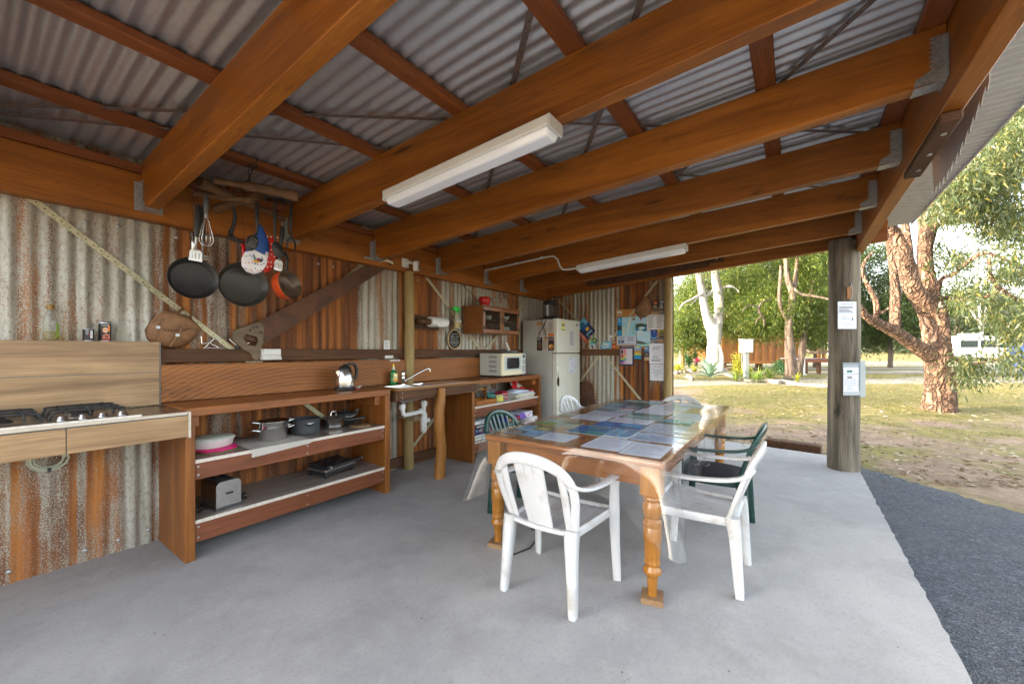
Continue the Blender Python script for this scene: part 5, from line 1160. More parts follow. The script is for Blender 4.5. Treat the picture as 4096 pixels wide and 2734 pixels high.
gbox('game_box', 'purple and white slanted game box with pink loops', 4.70, 5.03, 3.2, 3.5, z+.135, z+.215, lin(226,222,236), [('p',[(0,0),(.3,0),(.55,1),(0,1)],lin(126,98,190)), ('e',.66,.65,.06,.2,lin(226,130,140)), ('e',.8,.35,.05,.2,lin(150,150,190))])
gbox('game_box', 'white game box end showing small coloured figures', 4.90, 5.10, 3.16, 3.45, z+.075, z+.13, lin(236,236,236), [('l',.1,.12,.7,1,.2,GRY)]+[('e',.12+.12*i,.65,.035,.2,lin(*c)) for i, c in enumerate([(180,40,50),(150,30,40),(236,236,236),(236,236,236),(200,120,60),(160,60,60),(120,60,80)])])
gbox('game_box', 'thin red rimmed game box below the figure box', 4.80, 5.08, 3.18, 3.45, z, z+.0745, lin(220,206,208), [('r',0,.8,1,.2,lin(180,50,60)), ('l',.2,.2,.6,2,.3,GRY)])
# ================================================================ fridge and things on it
t = thing('refrigerator', 'cream two door fridge with chipped rust marks', 'fridge', (5.83,3.3,0))
FX0, FX1, FY = 5.425, 6.215, 2.995
g = G(); g.box(FX0, FX1, 3.085, 3.64, .03, 1.835); g.build('cabinet', M_fridgeg, t, bevel=.008, seg=2)
g = G(); g.box(FX0-.002, FX1+.002, FY, 3.083, 1.308, 1.846); d1 = g.build('freezer_door', M_fridge, t, bevel=.014, seg=3)
g = G(); g.box(FX0-.002, FX1+.002, FY, 3.083, .06, 1.296); d2 = g.build('fridge_door', M_fridge, t, bevel=.014, seg=3)
g = G(); g.box(FX0+.03, FX1-.02, 3.02, 3.08, 1.2965, 1.3075); g.build('gasket', M_dark, t)
g = G(); g.box(FX0+.02, FX1-.02, FY-.006, FY-.0002, 1.312, 1.318); g.build('grip_edge', M_fridge, d1)
g = G(); g.T = Matrix.Translation((6.11,FY-.0005,1.775)) @ Matrix.Rotation(R(90),4,'X'); g.lathe([(.026,0),(.026,.003),(0,.004)], 20, sx=1.2, sy=.8); g.build('badge', M_grey, d1)
M_rustp = simple('rust chip', (.09,.035,.015), .8, 0, .4, 30)
g = G()
for c_, s_ in (((5.46,.89),.045), ((5.455,.84),.05), ((5.447,.96),.018), ((5.45,1.13),.012), ((5.452,1.0),.012)):
    g.prism([(s_*(.6+.4*rnd.random())*math.cos(a), s_*1.5*(.6+.4*rnd.random())*math.sin(a)) for a in [2*PI*k/9 for k in range(9)]], (c_[0],FY-.0003,c_[1]), (1,0,0), (0,0,1), -.0006+.0)
g.build('rust_patch', M_rustp, d2)
FR = (1,0,0)
sheet('energy_label', 'yellow and black energy label on the freezer door', 'label', (5.555,FY-.0025,1.815), FR, DN, .10, .15, lin(232,226,60), [('p',[(0,0),(1,0),(1,.25),(0,.25)],lin(206,206,190)), ('p',[(.1,.28),(.5,.02),(.9,.28)],lin(236,226,80)), ('r',0,.3,1,.25,BLK), ('l',.1,.34,.8,2,.1,WHT), ('r',.15,.62,.7,.22,lin(240,236,160)), ('r',0,.92,1,.08,lin(60,130,60))])
sheet('notice', 'long printed instruction sheet on the freezer door', 'notice', (5.81,FY-.0025,1.675), FR, DN, .215, .27, lin(226,228,226), [('l',.1,.05,.8,15,.06,lin(120,122,130))])
sheet('notice', 'white hand drawn map sheet on the lower fridge door', 'notice', (5.81,FY-.0025,1.235), FR, DN, .30, .26, lin(226,230,240), [('l',.06,.05,.2,2,.06,GRY), ('r',.4,.3,.004,.4,GRY), ('r',.3,.45,.3,.005,GRY), ('r',.62,.28,.004,.3,GRY), ('e',.47,.46,.02,.02,INK), ('e',.28,.56,.015,.03,GRY), ('l',.75,.6,.1,3,.05,GRY), ('l',.1,.85,.3,2,.05,GRY)])
SL = (0,-1,0); xs = FX0-.0025
sheet('menu_sheet', 'two page takeaway menu with burger photos on the fridge side', 'menu', (xs,3.365,1.80), SL, DN, .315, .235, lin(206,196,186), [('r',.0,0,.3,.22,lin(196,140,70)), ('r',.66,.78,.34,.22,lin(214,130,60)), ('l',.04,.28,.26,9,.075,GRY), ('l',.37,.06,.26,11,.08,GRY), ('l',.68,.06,.28,9,.075,GRY), ('r',.33,0,.006,1,lin(150,140,130)), ('r',.65,0,.006,1,lin(150,140,130))])
sheet('menu_sheet', 'dark burger menu leaflet at the lower left of the fridge side', 'menu', (xs,3.365,1.555), SL, DN, .10, .21, lin(50,40,38), [('l',.1,.08,.8,2,.06,WHT), ('e',.5,.7,.35,.16,lin(120,76,50)), ('l',.15,.3,.7,4,.07,lin(130,110,100))])
sheet('menu_sheet', 'pale list menu leaflet at the lower middle of the fridge side', 'menu', (xs,3.258,1.557), SL, DN, .095, .21, lin(206,190,176), [('r',.3,.0,.7,.16,lin(190,130,80)), ('l',.12,.22,.76,11,.065,GRY)])
sheet('menu_sheet', 'dark hogs menu leaflet with a food photo on the fridge side', 'menu', (xs,3.157,1.557), SL, DN, .105, .21, lin(44,30,36), [('t',.5,.16,.15,'HOGS',lin(236,226,230)), ('t',.5,.30,.06,'BREATH CAFE',lin(220,60,130)), ('e',.5,.72,.44,.2,lin(206,150,70)), ('e',.4,.70,.2,.09,lin(236,200,120)), ('e',.62,.78,.18,.08,lin(150,80,40))])
# bug zapper hanging above
t = thing('bug_zapper', 'black caged electric insect lantern hanging above the fridge', 'insect lantern', (5.74,3.32,1.875))
c = (5.72,3.30,1.872); g = G(); g.lathe([(.085,0),(.11,.012),(.112,.03),(.095,.04)], 24, 0, c); g.lathe([(.10,.235),(.115,.245),(.11,.27),(.07,.292),(.02,.298),(0,.30)], 24, 0, c); g.build('body', M_black, t)
g = G()
for k in range(20): a = 2*PI*k/20; g.tube([(c[0]+.106*math.cos(a),c[1]+.106*math.sin(a),c[2]+.03),(c[0]+.110*math.cos(a),c[1]+.110*math.sin(a),c[2]+.13),(c[0]+.106*math.cos(a),c[1]+.106*math.sin(a),c[2]+.245)], .0026, 5)
for q in (.07,.11,.15,.19): g.tube([(c[0]+.109*math.cos(2*PI*k/24),c[1]+.109*math.sin(2*PI*k/24),c[2]+q) for k in range(25)], .0024, 5)
g.build('cage', M_black, t)
g = G(); g.tube([(c[0]-.025,c[1],c[2]+.03),(c[0]-.025,c[1],c[2]+.245)], .011, 10); g.tube([(c[0]+.025,c[1],c[2]+.03),(c[0]+.025,c[1],c[2]+.245)], .011, 10); g.build('bulb', M_grey, t)
g = G(); g.tube([(c[0]-.05,c[1]-.02,c[2]),(5.43,3.30,1.86),(5.405,3.27,1.80),(5.408,3.22,1.66),(5.41,3.19,1.58),(5.41,3.205,1.55)], .0045, 6); g.tube([(5.62,3.24,1.862),(5.45,3.19,1.88),(5.408,3.18,1.83),(5.408,3.24,1.72),(5.408,3.31,1.62),(5.408,3.325,1.55)], .0045, 6); g.tube([(c[0],c[1],c[2]+.298),(c[0],c[1]+.05,2.28)], .003, 5); g.build('cord', M_black, t)
# ================================================================ end wall notices
EX = 6.315; ER = (0,-1,0)
def ew(name, label, cat, y, z, w, h, base, items, dx=0, group=None): return sheet(name, label, cat, (EX-dx,y,z), ER, DN, w, h, base, items, group)
g = G(); g.box(EX+.003, EX+.018, 1.66, 2.40, 1.372, 2.012); g.build('cork_board', M_cork, label='brown cork pin board on the end wall', cat='board', bevel=.003)
SEA, SEA2 = lin(120,186,214), lin(160,208,224)
ew('map_poster', 'big pale blue island map poster on the cork board', 'map', 2.375, 1.885, .315, .45, SEA2, [('r',0,0,.26,.68,lin(30,140,196)), ('r',.02,.30,.22,.17,lin(50,56,40)), ('r',.28,.0,.72,.68,SEA2), ('p',[(.62,.05),(.70,.04),(.74,.15),(.66,.32),(.60,.5),(.56,.62),(.50,.6),(.54,.4),(.56,.25),(.62,.15)],lin(214,222,206)), ('p',[(.28,.35),(.42,.36),(.44,.46),(.38,.52),(.45,.6),(.36,.67),(.28,.66)],lin(208,216,190)), ('t',.40,.10,.05,'FRASER',WHT,.22), ('t',.40,.16,.05,'ISLAND',WHT,.22), ('r',.80,.04,.15,.10,lin(200,196,190)), ('r',.82,.06,.11,.06,lin(90,60,40)), ('l',.04,.04,.18,4,.04,SEA2), ('l',.78,.36,.18,8,.035,lin(130,180,170)), ('r',0,.68,1,.32,lin(196,206,222)), ('l',.05,.71,.4,6,.03,GRY), ('l',.55,.71,.4,6,.03,GRY), ('r',.06,.84,.14,.1,lin(80,130,170)), ('r',.24,.83,.13,.1,lin(70,70,130)), ('l',.05,.96,.9,1,.03,GRY)], .003)
ew('photo_card', 'small boat photo card at the top corner of the cork board', 'card', 2.378, 2.0, .085, .085, lin(206,190,160), [('r',.05,.35,.9,.25,lin(220,220,220)), ('r',.1,.65,.8,.2,lin(120,80,50))], .003)
ew('poster', 'beach lagoon poster beside the island map', 'poster', 2.073, 1.915, .18, .268, lin(156,196,222), [('r',0,0,1,.55,lin(176,206,226)), ('l',.1,.06,.6,3,.06,WHT), ('p',[(0,.56),(.5,.52),(1,.60),(1,.7),(.3,.72),(0,.8)],lin(50,76,50)), ('p',[(0,.8),(.3,.72),(1,.68),(1,1),(.7,1),(.45,.85),(.2,.95),(0,1)],lin(30,110,150)), ('e',.55,.80,.28,.07,lin(206,222,220)), ('p',[(0,.92),(.4,1),(0,1)],lin(150,200,210))], .003)
ew('menu_sheet', 'white double page price list pinned next to the pine post', 'menu', 1.888, 1.90, .262, .23, lin(224,224,226), [('l',.04,.06,.42,12,.075,GRY), ('l',.54,.05,.42,12,.075,GRY), ('r',.495,0,.006,1,GRY), ('t',.75,.06,.06,'OPEN 7 DAYS',INK,.4)], .003)
ew('poster', 'pale coastal headland poster below the lagoon poster', 'poster', 2.05, 1.66, .213, .25, lin(180,216,230), [('l',.05,.04,.4,6,.05,WHT), ('r',.05,.22,.3,.02,GRY), ('p',[(0,.62),(.3,.66),(.7,.78),(1,.74),(1,1),(0,1)],lin(110,170,180)), ('p',[(0,.64),(.35,.68),(.8,.82),(.3,.86),(0,.8)],lin(80,96,90)), ('p',[(0,.85),(.5,.88),(1,.8),(1,.95),(.4,1),(0,1)],lin(176,214,206))], .0045)
ew('leaflet', 'blue skydive leaflet with a curved horizon', 'leaflet', 1.833, 1.667, .10, .21, lin(16,60,130), [('e',.5,.42,.5,.26,lin(120,180,220)), ('e',.5,.34,.5,.25,lin(24,80,160)), ('e',.6,.14,.06,.03,WHT), ('r',0,.7,1,.3,lin(24,24,60)), ('t',.5,.77,.10,'SKYDIVE',WHT), ('t',.5,.87,.08,'HERVEY BAY',WHT), ('l',.1,.94,.8,1,.06,WHT)], .003)
for k, (zz, hh, lb, cs) in enumerate(((1.663,.068,'yellow green wildflower card above two other cards',[lin(196,176,60),lin(110,130,50)]), (1.592,.06,'tan bird card between two other cards',[lin(176,140,100),lin(90,70,50)]), (1.529,.07,'sea and wildlife card below two other cards',[lin(90,120,140),lin(196,140,90)]))):
    ew('photo_card', lb, 'card', 1.722, zz, .098, hh, cs[0], [('p',[(.1,.3),(.5,.15),(.9,.4),(.8,.85),(.2,.8)],cs[1]), ('r',.0,.82,1,.18,lin(60,60,50))], .003)
ew('leaflet', 'black dingo tour leaflet with an orange disc', 'leaflet', 1.808, 2.128, .093, .21, lin(20,18,18), [('t',.5,.07,.06,'WILD DINGO',lin(220,120,60)), ('e',.5,.25,.3,.13,lin(214,120,60)), ('p',[(.3,.22),(.5,.3),(.7,.22),(.6,.34),(.4,.34)],BLK), ('l',.15,.44,.7,3,.05,WHT), ('r',.05,.62,.9,.2,lin(110,80,50)), ('r',0,.85,1,.15,lin(150,140,130))], .003)
ew('leaflet', 'black and grey leaflet right beside the pine post', 'leaflet', 1.705, 2.13, .078, .22, lin(36,34,36), [('r',.1,.05,.8,.25,lin(150,150,150)), ('l',.1,.36,.8,6,.05,WHT), ('r',.0,.75,1,.12,lin(120,116,110)), ('l',.1,.9,.8,1,.05,WHT)], .003)
ew('notice', 'white recycling notice with underlined heading', 'notice', 1.845, 1.456, .223, .313, lin(226,228,236), [('t',.5,.16,.045,'U Can Help Recycle',INK,.6), ('r',.2,.19,.6,.004,INK), ('l',.2,.22,.6,3,.035,GRY), ('t',.5,.39,.035,'Return Cash for Cans',INK,.5), ('l',.3,.48,.4,1,.03,GRY), ('t',.5,.60,.04,'CONTAINERS for Change',INK,.5), ('l',.22,.66,.56,2,.045,GRY), ('t',.5,.77,.034,'Check out the chart here',INK,.6), ('l',.15,.81,.7,2,.05,INK)], .034)
ew('notice', 'white food scrap bin notice below the recycling notice', 'notice', 1.838, 1.135, .219, .252, lin(220,222,230), [('t',.5,.13,.055,'FOOD SCRAP BIN',INK,.55), ('r',.22,.17,.56,.005,INK), ('t',.5,.34,.06,'FOOD WASTE ONLY',INK,.64), ('t',.5,.44,.06,'REQUIRED FOR',INK,.5), ('t',.5,.54,.06,'COMPOSTING IN OUR',INK,.7), ('t',.5,.64,.06,'GARDENS.',INK,.32), ('t',.5,.76,.06,'THANKS',INK,.28)], .030)
g = G(); g.box(EX-.004,EX-.0025,1.617,1.85,.825,1.13); g.build('plastic_sleeve', M_vinyls, label='clear plastic sleeve behind the food scrap notice', cat='sleeve')
rb = [lin(206,30,50),lin(200,90,60),lin(60,60,60),lin(226,130,50),lin(220,210,50),lin(40,150,70),lin(40,60,150),lin(110,40,130),lin(170,50,140)]
ew('calendar', 'navy framed coast markets chart with rainbow rows', 'chart', 2.32, 1.418, .225, .312, lin(34,36,86), [('t',.55,.045,.045,'FRASER COAST MARKETS',WHT,.8), ('r',.07,.13,.86,.80,lin(214,210,216)), ('r',.1,.145,.17,.04,lin(206,30,50)), ('r',.11,.20,.15,.2,lin(40,40,44))] + [('r',.09,.42+.055*i,.2,.05,rb[i]) for i in range(9)] + [('r',.30,.14+.06*i,.2,.055,lin(*[(226,130,150),(226,130,150),(220,120,140),(226,140,150),(224,130,140),(230,170,110),(230,180,110),(206,200,120),(110,180,110),(90,170,190),(150,170,210),(226,150,190),(226,170,200)][i])) for i in range(13)] + [('r',.52,.14+.06*i,.4,.002,GRY) for i in range(13)], .035)
ew('leaflet', 'painted island picture leaflet tucked over the rail', 'leaflet', 2.083, 1.422, .11, .21, lin(120,170,210), [('p',[(0,.3),(.3,.4),(.9,.3),(1,.65),(0,.7)],lin(200,140,80)), ('p',[(0,.6),(.5,.52),(1,.6),(1,.72),(0,.74)],lin(200,200,60)), ('p',[(0,.72),(1,.70),(1,1),(0,1)],lin(30,140,190)), ('e',.5,.12,.35,.07,lin(230,210,90))], .035)
ew('leaflet', 'sunset jetty leaflet beside the recycling notice', 'leaflet', 1.922, 1.412, .075, .222, lin(90,130,170), [('r',0,.4,1,.35,lin(40,40,50)), ('l',.1,.5,.8,3,.06,lin(180,170,150)), ('r',0,.75,1,.25,lin(190,160,120)), ('l',.1,.08,.7,3,.05,WHT)], .035)
# brochures tucked behind the crossing straps
def tilted(name, label, cat, y, z, w, h, ang, base, items, dx): 
    a = R(ang); return sheet(name, label, cat, (EX-dx,y,z), (0,-math.cos(a),-math.sin(a)), (0,math.sin(a),-math.cos(a)), w, h, base, items, th=.003)
tilted('brochure', 'blue whale watching brochure slanted behind the strap by the fridge', 'brochure', 2.972, 1.915, .32, .235, 48, lin(26,90,150), [('r',0,0,.35,1,lin(110,180,210)), ('e',.25,.45,.13,.2,lin(60,120,160)), ('p',[(.5,0),(1,0),(1,1),(.6,1)],lin(18,30,80)), ('r',.52,.2,.16,.3,lin(226,180,50)), ('l',.75,.2,.18,4,.14,SEA2)], -.008)
tilted('brochure', 'orange and navy brochure under the blue whale brochure', 'brochure', 3.02, 1.70, .23, .09, 48, lin(30,36,80), [('p',[(0,.3),(1,.3),(1,1),(0,1)],lin(196,90,60)), ('l',.1,.4,.8,2,.3,lin(226,190,170))], -.006)
tilted('brochure', 'olive wildlife leaflet left of the strap crossing', 'brochure', 2.875, 1.55, .10, .18, 8, lin(150,140,96), [('e',.5,.3,.4,.2,lin(196,186,120)), ('l',.1,.6,.8,4,.1,GRY)], .0)
tilted('brochure', 'teal badge leaflet standing against the strap', 'brochure', 2.80, 1.575, .10, .15, 26, lin(90,150,140), [('e',.5,.25,.42,.22,lin(70,90,60)), ('e',.5,.25,.2,.1,lin(206,196,60)), ('r',0,.6,1,.4,lin(90,170,196))], .002)
tilted('brochure', 'white leaflet with black photo at the rail', 'brochure', 2.86, 1.44, .09, .07, -8, lin(214,206,206), [('p',[(.2,.2),(.6,.1),(.8,.8),(.4,.9)],lin(50,40,46))], .004)
tilted('brochure', 'bright blue reef leaflet lying across the strap crossing', 'brochure', 2.67, 1.43, .17, .09, -22, lin(60,150,200), [('r',.1,.1,.5,.3,WHT), ('l',.1,.55,.8,2,.2,SEA2)], .004)
tilted('brochure', 'pale blue ferry leaflet right of the strap crossing', 'brochure', 2.635, 1.49, .16, .12, -6, lin(110,180,214), [('e',.3,.35,.2,.2,lin(220,226,180)), ('r',.1,.75,.2,.2,WHT), ('l',.4,.3,.5,4,.15,WHT)], .006)
tilted('brochure', 'white folded leaflet standing behind the strap', 'brochure', 2.525, 1.60, .10, .20, 3, lin(226,226,226), [('t',.4,.1,.05,'Hervey Bay',INK), ('l',.1,.2,.7,3,.05,GRY), ('r',.1,.5,.8,.45,lin(180,190,200))], .0)
tilted('brochure', 'brown and red food leaflet beside the cork board', 'brochure', 2.465, 1.52, .065, .15, 0, lin(130,90,60), [('r',0,.5,1,.5,lin(206,60,40)), ('e',.5,.25,.35,.15,lin(196,160,110)), ('e',.6,.75,.25,.12,lin(236,200,90))], .004)
# leather pouch on the strap
t = thing('pouch', 'brown leather pouch hanging on the end wall strap', 'bag', (6.26,1.95,1.83))
g = G(); blob(g, [(-(y-1.95), z) for y, z in ((1.94,2.19),(1.90,2.195),(1.86,2.15),(1.81,2.06),(1.795,1.99),(1.83,1.92),(1.90,1.87),(1.965,1.85),(2.03,1.89),(2.06,1.96),(2.065,2.04),(2.0,2.11))], (6.285,1.95,0), (0,-1,0), (0,0,1), -.09); g.v = [Vector((6.285-abs(p.x-6.285), p.y, p.z)) for p in g.v]; g.build('body', M_leather, t)
g = G(); g.tube([(6.22,1.97,1.88),(6.24,1.965,1.82)], [.016,.008], 8); g.build('tail', M_leather, t)
g = G(); g.sweep([(6.25,1.93,2.15),(6.255,1.925,2.20),(6.28,1.93,2.215)], .02, .004, (0,1,0)); g.sweep([(6.25,2.05,2.0),(6.26,2.065,2.04),(6.28,2.07,2.05)], .02, .004, (0,1,0)); g.build('loop', M_leather, t)
# notices on the big pole
dv = Vector((-CA,-SA,0)); sdv = Vector((SA,-CA,0)); pc = Vector((5.905,-.462,0))
o1 = pc + dv*.156 - sdv*.205 + Vector((0,0,1.885))
sheet('notice', 'white container refund notice pinned to the grey pole', 'notice', o1, sdv + dv*.0, DN, .205, .30, lin(216,222,238), [('t',.5,.09,.03,'CONTAINERS FOR CHANGE IN BAG',INK,.66), ('r',.17,.11,.66,.003,INK), ('l',.06,.18,.85,5,.05,INK), ('e',.22,.56,.02,.012,INK), ('l',.28,.55,.2,1,.03,GRY)] + [('e',.27+.16*i,.63,.05,.045,lin(196,202,216)) for i in range(3)] + [('r',.74,.60,.06,.07,BLK), ('r',.70,.69,.13,.012,BLK), ('e',.22,.75,.02,.012,lin(200,60,60))] + [('e',.27+.16*i,.82,.05,.045,lin(206,206,218)) for i in range(4)] + [('r',.4,.94,.2,.01,GRY)])
t = thing('notice', 'taped stop rubbish notice in plastic on the grey pole', 'notice', pc + dv*.185 + Vector((0,0,.80)))
o2 = pc + dv*.158 - sdv*.150 + Vector((0,0,1.215))
sheet('sleeve', None, None, o2, sdv, DN, .235, .365, lin(128,138,146), [('r',.0,.06,.72,.12,lin(150,160,168)), ('r',.0,.86,1,.12,lin(170,178,184))], parent=t)
o3 = o2 + Vector((0,0,-.055)) + dv*.003 + sdv*.003
sheet('page', None, None, o3, sdv, DN, .165, .265, lin(216,220,236), [('r',.22,.11,.36,.10,lin(60,140,120)), ('t',.40,.16,.075,'STOP',BLK,.4), ('t',.5,.27,.042,'DO NOT PLACE YOUR RUBBISH',INK,.95), ('t',.42,.335,.038,'IN THIS BIN',INK,.4), ('r',.24,.38,.32,.07,GRY), ('t',.40,.415,.05,'PLEASE',BLK,.3), ('t',.46,.50,.038,'SEPARATE YOUR RUBBISH',INK,.75), ('t',.5,.575,.04,'INTO RECYCLING BINS AT THE',INK,.95), ('t',.48,.645,.04,'END OF THE CAMP KITCHEN.',INK,.85), ('t',.5,.72,.038,'DEPOSIT INTO THE APPROPRIATE',INK,.95), ('t',.4,.775,.036,'BINS.',INK,.2), ('t',.42,.84,.04,'THANK YOU',INK,.42), ('t',.42,.92,.04,'CONNIE & PAUL',INK,.55)], parent=t)
sheet('tape', None, None, o2 + sdv*.185 + Vector((0,0,.02)) + dv*.0035, sdv, DN, .06, .40, lin(160,168,172), [], parent=t)
# ================================================================ dining table
TX0, TX1, TY0, TY1, TZ = 2.14, 4.72, .555, 1.755, .765
t = thing('dining_table', 'long varnished timber table with turned legs under clear vinyl', 'table', ((TX0+TX1)/2,(TY0+TY1)/2,0))
g = G(); g.box(TX0,TX1,TY0,TY1,TZ-.036,TZ); g.build('table_top', M_tab, t, bevel=.014, seg=4)
g = G(); a = .075
g.box(TX0+a,TX0+a+.022,TY0+.13,TY1-.13,.60,TZ-.0365); g.box(TX1-a-.022,TX1-a,TY0+.13,TY1-.13,.60,TZ-.0365); g.build('apron', M_tab, t, bevel=.002)
g = G(); g.box(TX0+.13,TX1-.13,TY0+a,TY0+a+.022,.60,TZ-.0365); g.box(TX0+.13,TX1-.13,TY1-a-.022,TY1-a,.60,TZ-.0365); g.build('apron', M_tabx, t, bevel=.002)
prof = [(.026,.031),(.024,.05),(.030,.125),(.032,.132),(.047,.150),(.050,.163),(.046,.176),(.036,.188),(.036,.196),(.043,.202),(.043,.210),(.041,.216),(.041,.245),(.0425,.247),(.0425,.251),(.046,.33),(.0475,.332),(.0475,.336),(.0490,.40),(.0475,.402),(.0490,.405),(.050,.432),(.044,.438),(.040,.445),(.046,.455),(.051,.475),(.052,.50),(.047,.525),(.040,.537),(.044,.545),(.051,.552),(.046,.56),(.044,.566),(.050,.572)]
for x in (TX0+.058, TX1-.155):
    for y in (TY0+.075, TY1-.075):
        g = G(); g.lathe(prof, 26, 0, (x,y,0)); g.box(x-.052,x+.052,y-.052,y+.052,.572,TZ-.037); l = g.build('leg', M_leg, t, bevel=.002)
        g = G(); g.T = Matrix.Translation((x,y,0)) @ Matrix.Rotation(R(14 if x < 3 else -6),4,'Z'); g.box(-.056,.056,-.056,.056,.0005,.030); g.build('foot_block', M_woodboard, l)
# clear vinyl cloth: top sheet and a falling skirt
g = G()
def ctop(i, j):
    x = TX0-.004 + (TX1-TX0+.008)*i; y = TY0-.004 + (TY1-TY0+.008)*j
    e = min(1, min(i, 1-i)*14)*min(1, min(j, 1-j)*9)
    return (x, y, TZ+.0052 + e*.0016*(math.sin(x*7+y*4)+math.sin(x*3.1-y*9)*.7)*.5)
g.grid(ctop, 90, 44)
tc_ = thing('vinyl_cloth', 'clear plastic vinyl cloth covering the long table', 'tablecloth', ((TX0+TX1)/2,(TY0+TY1)/2,.4))
g.build('top_sheet', M_vinyl, tc_)
W_, H_ = TX1-TX0+.008, TY1-TY0+.008; PER = 2*(W_+H_); rc = .03
def edge(s):
    s = s % PER
    for (L, o, d, n) in ((W_, (TX0-.004,TY0-.004), (1,0), (0,-1)), (H_, (TX1+.004,TY0-.004), (0,1), (1,0)), (W_, (TX1+.004,TY1+.004), (-1,0), (0,1)), (H_, (TX0-.004,TY1+.004), (0,-1), (-1,0))):
        if s <= L:
            c = min(s, L-s); return (o[0]+d[0]*s, o[1]+d[1]*s), d, n, c, (s < L/2)
        s -= L
    return edge(0)
def skirt(i, j):
    s = i*PER; p, d, n, c, first = edge(s)
    k = math.exp(-(c/.16)**2); drop = (.235 + .20*k + .022*math.sin(s*5.1)+.015*math.sin(s*11.3)) * (1.0 if n[0] == 0 or n[0] < 0 else .9)
    f = j; q = min(1, f*6)
    # corner: the sheet swings out in a soft cone
    sg = -1 if first else 1
    nx, ny = n[0] + d[0]*sg*k*.9, n[1] + d[1]*sg*k*.9
    out = .004 + .010*q + (f**1.2)*(.012 + .085*k + .020*math.sin(s*9.0+.6)*(1-k) + .012*math.sin(s*21)*(1-k) + .018*math.sin(c*46)*k)
    return (p[0]+nx*out, p[1]+ny*out, TZ+.005 - drop*f - .006*q + .004)
g = G(); g.grid(skirt, 420, 14); g.build('skirt', M_vinyls, tc_)
# papers under the vinyl
PW, PB = lin(222,229,243), lin(220,231,244)
def paper(label, x0, x1, y0, y1, base, items, rz=0):
    a = R(rz); ax = (math.sin(a)*.0, -1, 0); ax = (math.sin(a), -math.cos(a), 0); ay = (-math.cos(a), -math.sin(a), 0)
    g = G(); O = Vector((x1, y1, TZ+.0012)); ax, ay = Vector(ax), Vector(ay); w, h = y1-y0, x1-x0
    c = [O, O+ay*h, O+ax*w+ay*h, O+ax*w]; nz = Vector((0,0,-.0008))
    g._add([p+nz for p in c]+c, [(3,2,1,0),(4,5,6,7),(0,1,5,4),(1,2,6,5),(2,3,7,6),(3,0,4,7)], 0, False, base)
    decorate(g, O, ax, ay, w, h, items, .00009, 0, .0001)
    return g.build('paper_sheet', M_print, label=label, cat='paper', group='sheets laid under the vinyl')
TXT = lambda n, c=lin(150,156,176): [('l',.07,.07,.86,n,.9/n,c)]
paper('holiday flyer with green and dark photos at the near left table corner', 2.282,2.618,1.447,1.70, lin(130,176,214), [('r',.40,.02,.58,.38,lin(110,120,50)), ('e',.7,.22,.22,.12,lin(190,180,120)), ('l',.05,.08,.3,7,.05,lin(70,90,120)), ('r',.03,.62,.50,.34,lin(50,44,42)), ('e',.28,.80,.14,.10,lin(150,120,100)), ('t',.76,.72,.1,'Kingfisher',lin(30,50,110),.4), ('t',.76,.86,.1,'Bay Resort',lin(30,50,110),.4)], 1)
paper('pale sketch map sheet beside the green flyer at the near edge', 2.248,2.48,1.192,1.428, lin(200,212,228), [('l',.1,.1,.8,9,.09,lin(150,166,190)), ('e',.4,.5,.18,.2,lin(176,192,212))], 1)
paper('white letter sheet left of its neighbour at the near table edge', 2.224,2.54,.836,1.076, PW, TXT(26), 1)
paper('white letter sheet at the near right table corner', 2.205,2.53,.60,.828, PW, TXT(28), 1)
paper('white notice sheet with bold heading by the right edge', 2.592,2.84,.622,.898, lin(190,206,236), [('t',.22,.16,.10,'For Sale',INK,.3), ('l',.3,.1,.6,3,.05,GRY), ('l',.05,.32,.9,14,.045,lin(110,120,146))], 1)
paper('deep blue reef map with rows of small photos', 2.56,2.872,.905,1.36, lin(206,222,234), [('r',.01,.02,.60,.60,lin(20,90,160)), ('p',[(.2,.3),(.45,.1),(.5,.2),(.35,.42),(.22,.45)],lin(60,130,120)), ('p',[(.5,.4),(.6,.3),(.6,.5)],lin(60,150,170)), ('r',.01,.64,.60,.34,lin(20,110,150)), ('r',.30,.64,.31,.34,lin(40,140,140))] + [('r',.63+.18*(k % 2),.03+.17*(k//2),.16,.13,lin(*[(30,120,180),(20,100,160),(60,160,190),(20,90,150),(40,130,180),(30,110,170),(50,150,190),(20,110,160),(40,120,180),(60,140,180)][k])) for k in range(10)], 1)
paper('nature brochure with olive photos near the left table edge', 2.685,2.955,1.385,1.70, lin(176,190,170), [('r',.0,.5,.5,.5,lin(120,150,60)), ('r',.5,.02,.48,.4,lin(110,110,70)), ('l',.55,.5,.4,8,.06,GRY), ('r',.03,.05,.4,.38,lin(150,180,190))], 2)
paper('bright blue ocean photo sheet in the middle of the table', 2.90,3.12,.94,1.298, lin(30,110,180), [('r',.0,.0,.45,1,lin(20,90,170)), ('r',.5,.1,.45,.4,lin(70,150,210)), ('r',.5,.55,.45,.4,lin(40,80,120)), ('e',.25,.5,.15,.2,lin(60,140,190))], 1)
paper('white typed sheet right behind the bright blue ocean photo', 3.145,3.375,.945,1.262, PW, TXT(18), 1)
paper('white typed sheet behind the olive nature brochure', 3.095,3.335,1.29,1.60, PB, TXT(18), 1)
paper('grey typed sheet half lost in glare by the right edge', 2.88,3.26,.652,.922, lin(186,200,216), TXT(20), 1)
paper('turquoise lagoon photo sheet by the right edge in the middle', 3.29,3.52,.66,.90, lin(30,150,180), [('r',.0,.6,1,.4,lin(40,90,80)), ('r',.5,.1,.4,.3,lin(170,214,214))])
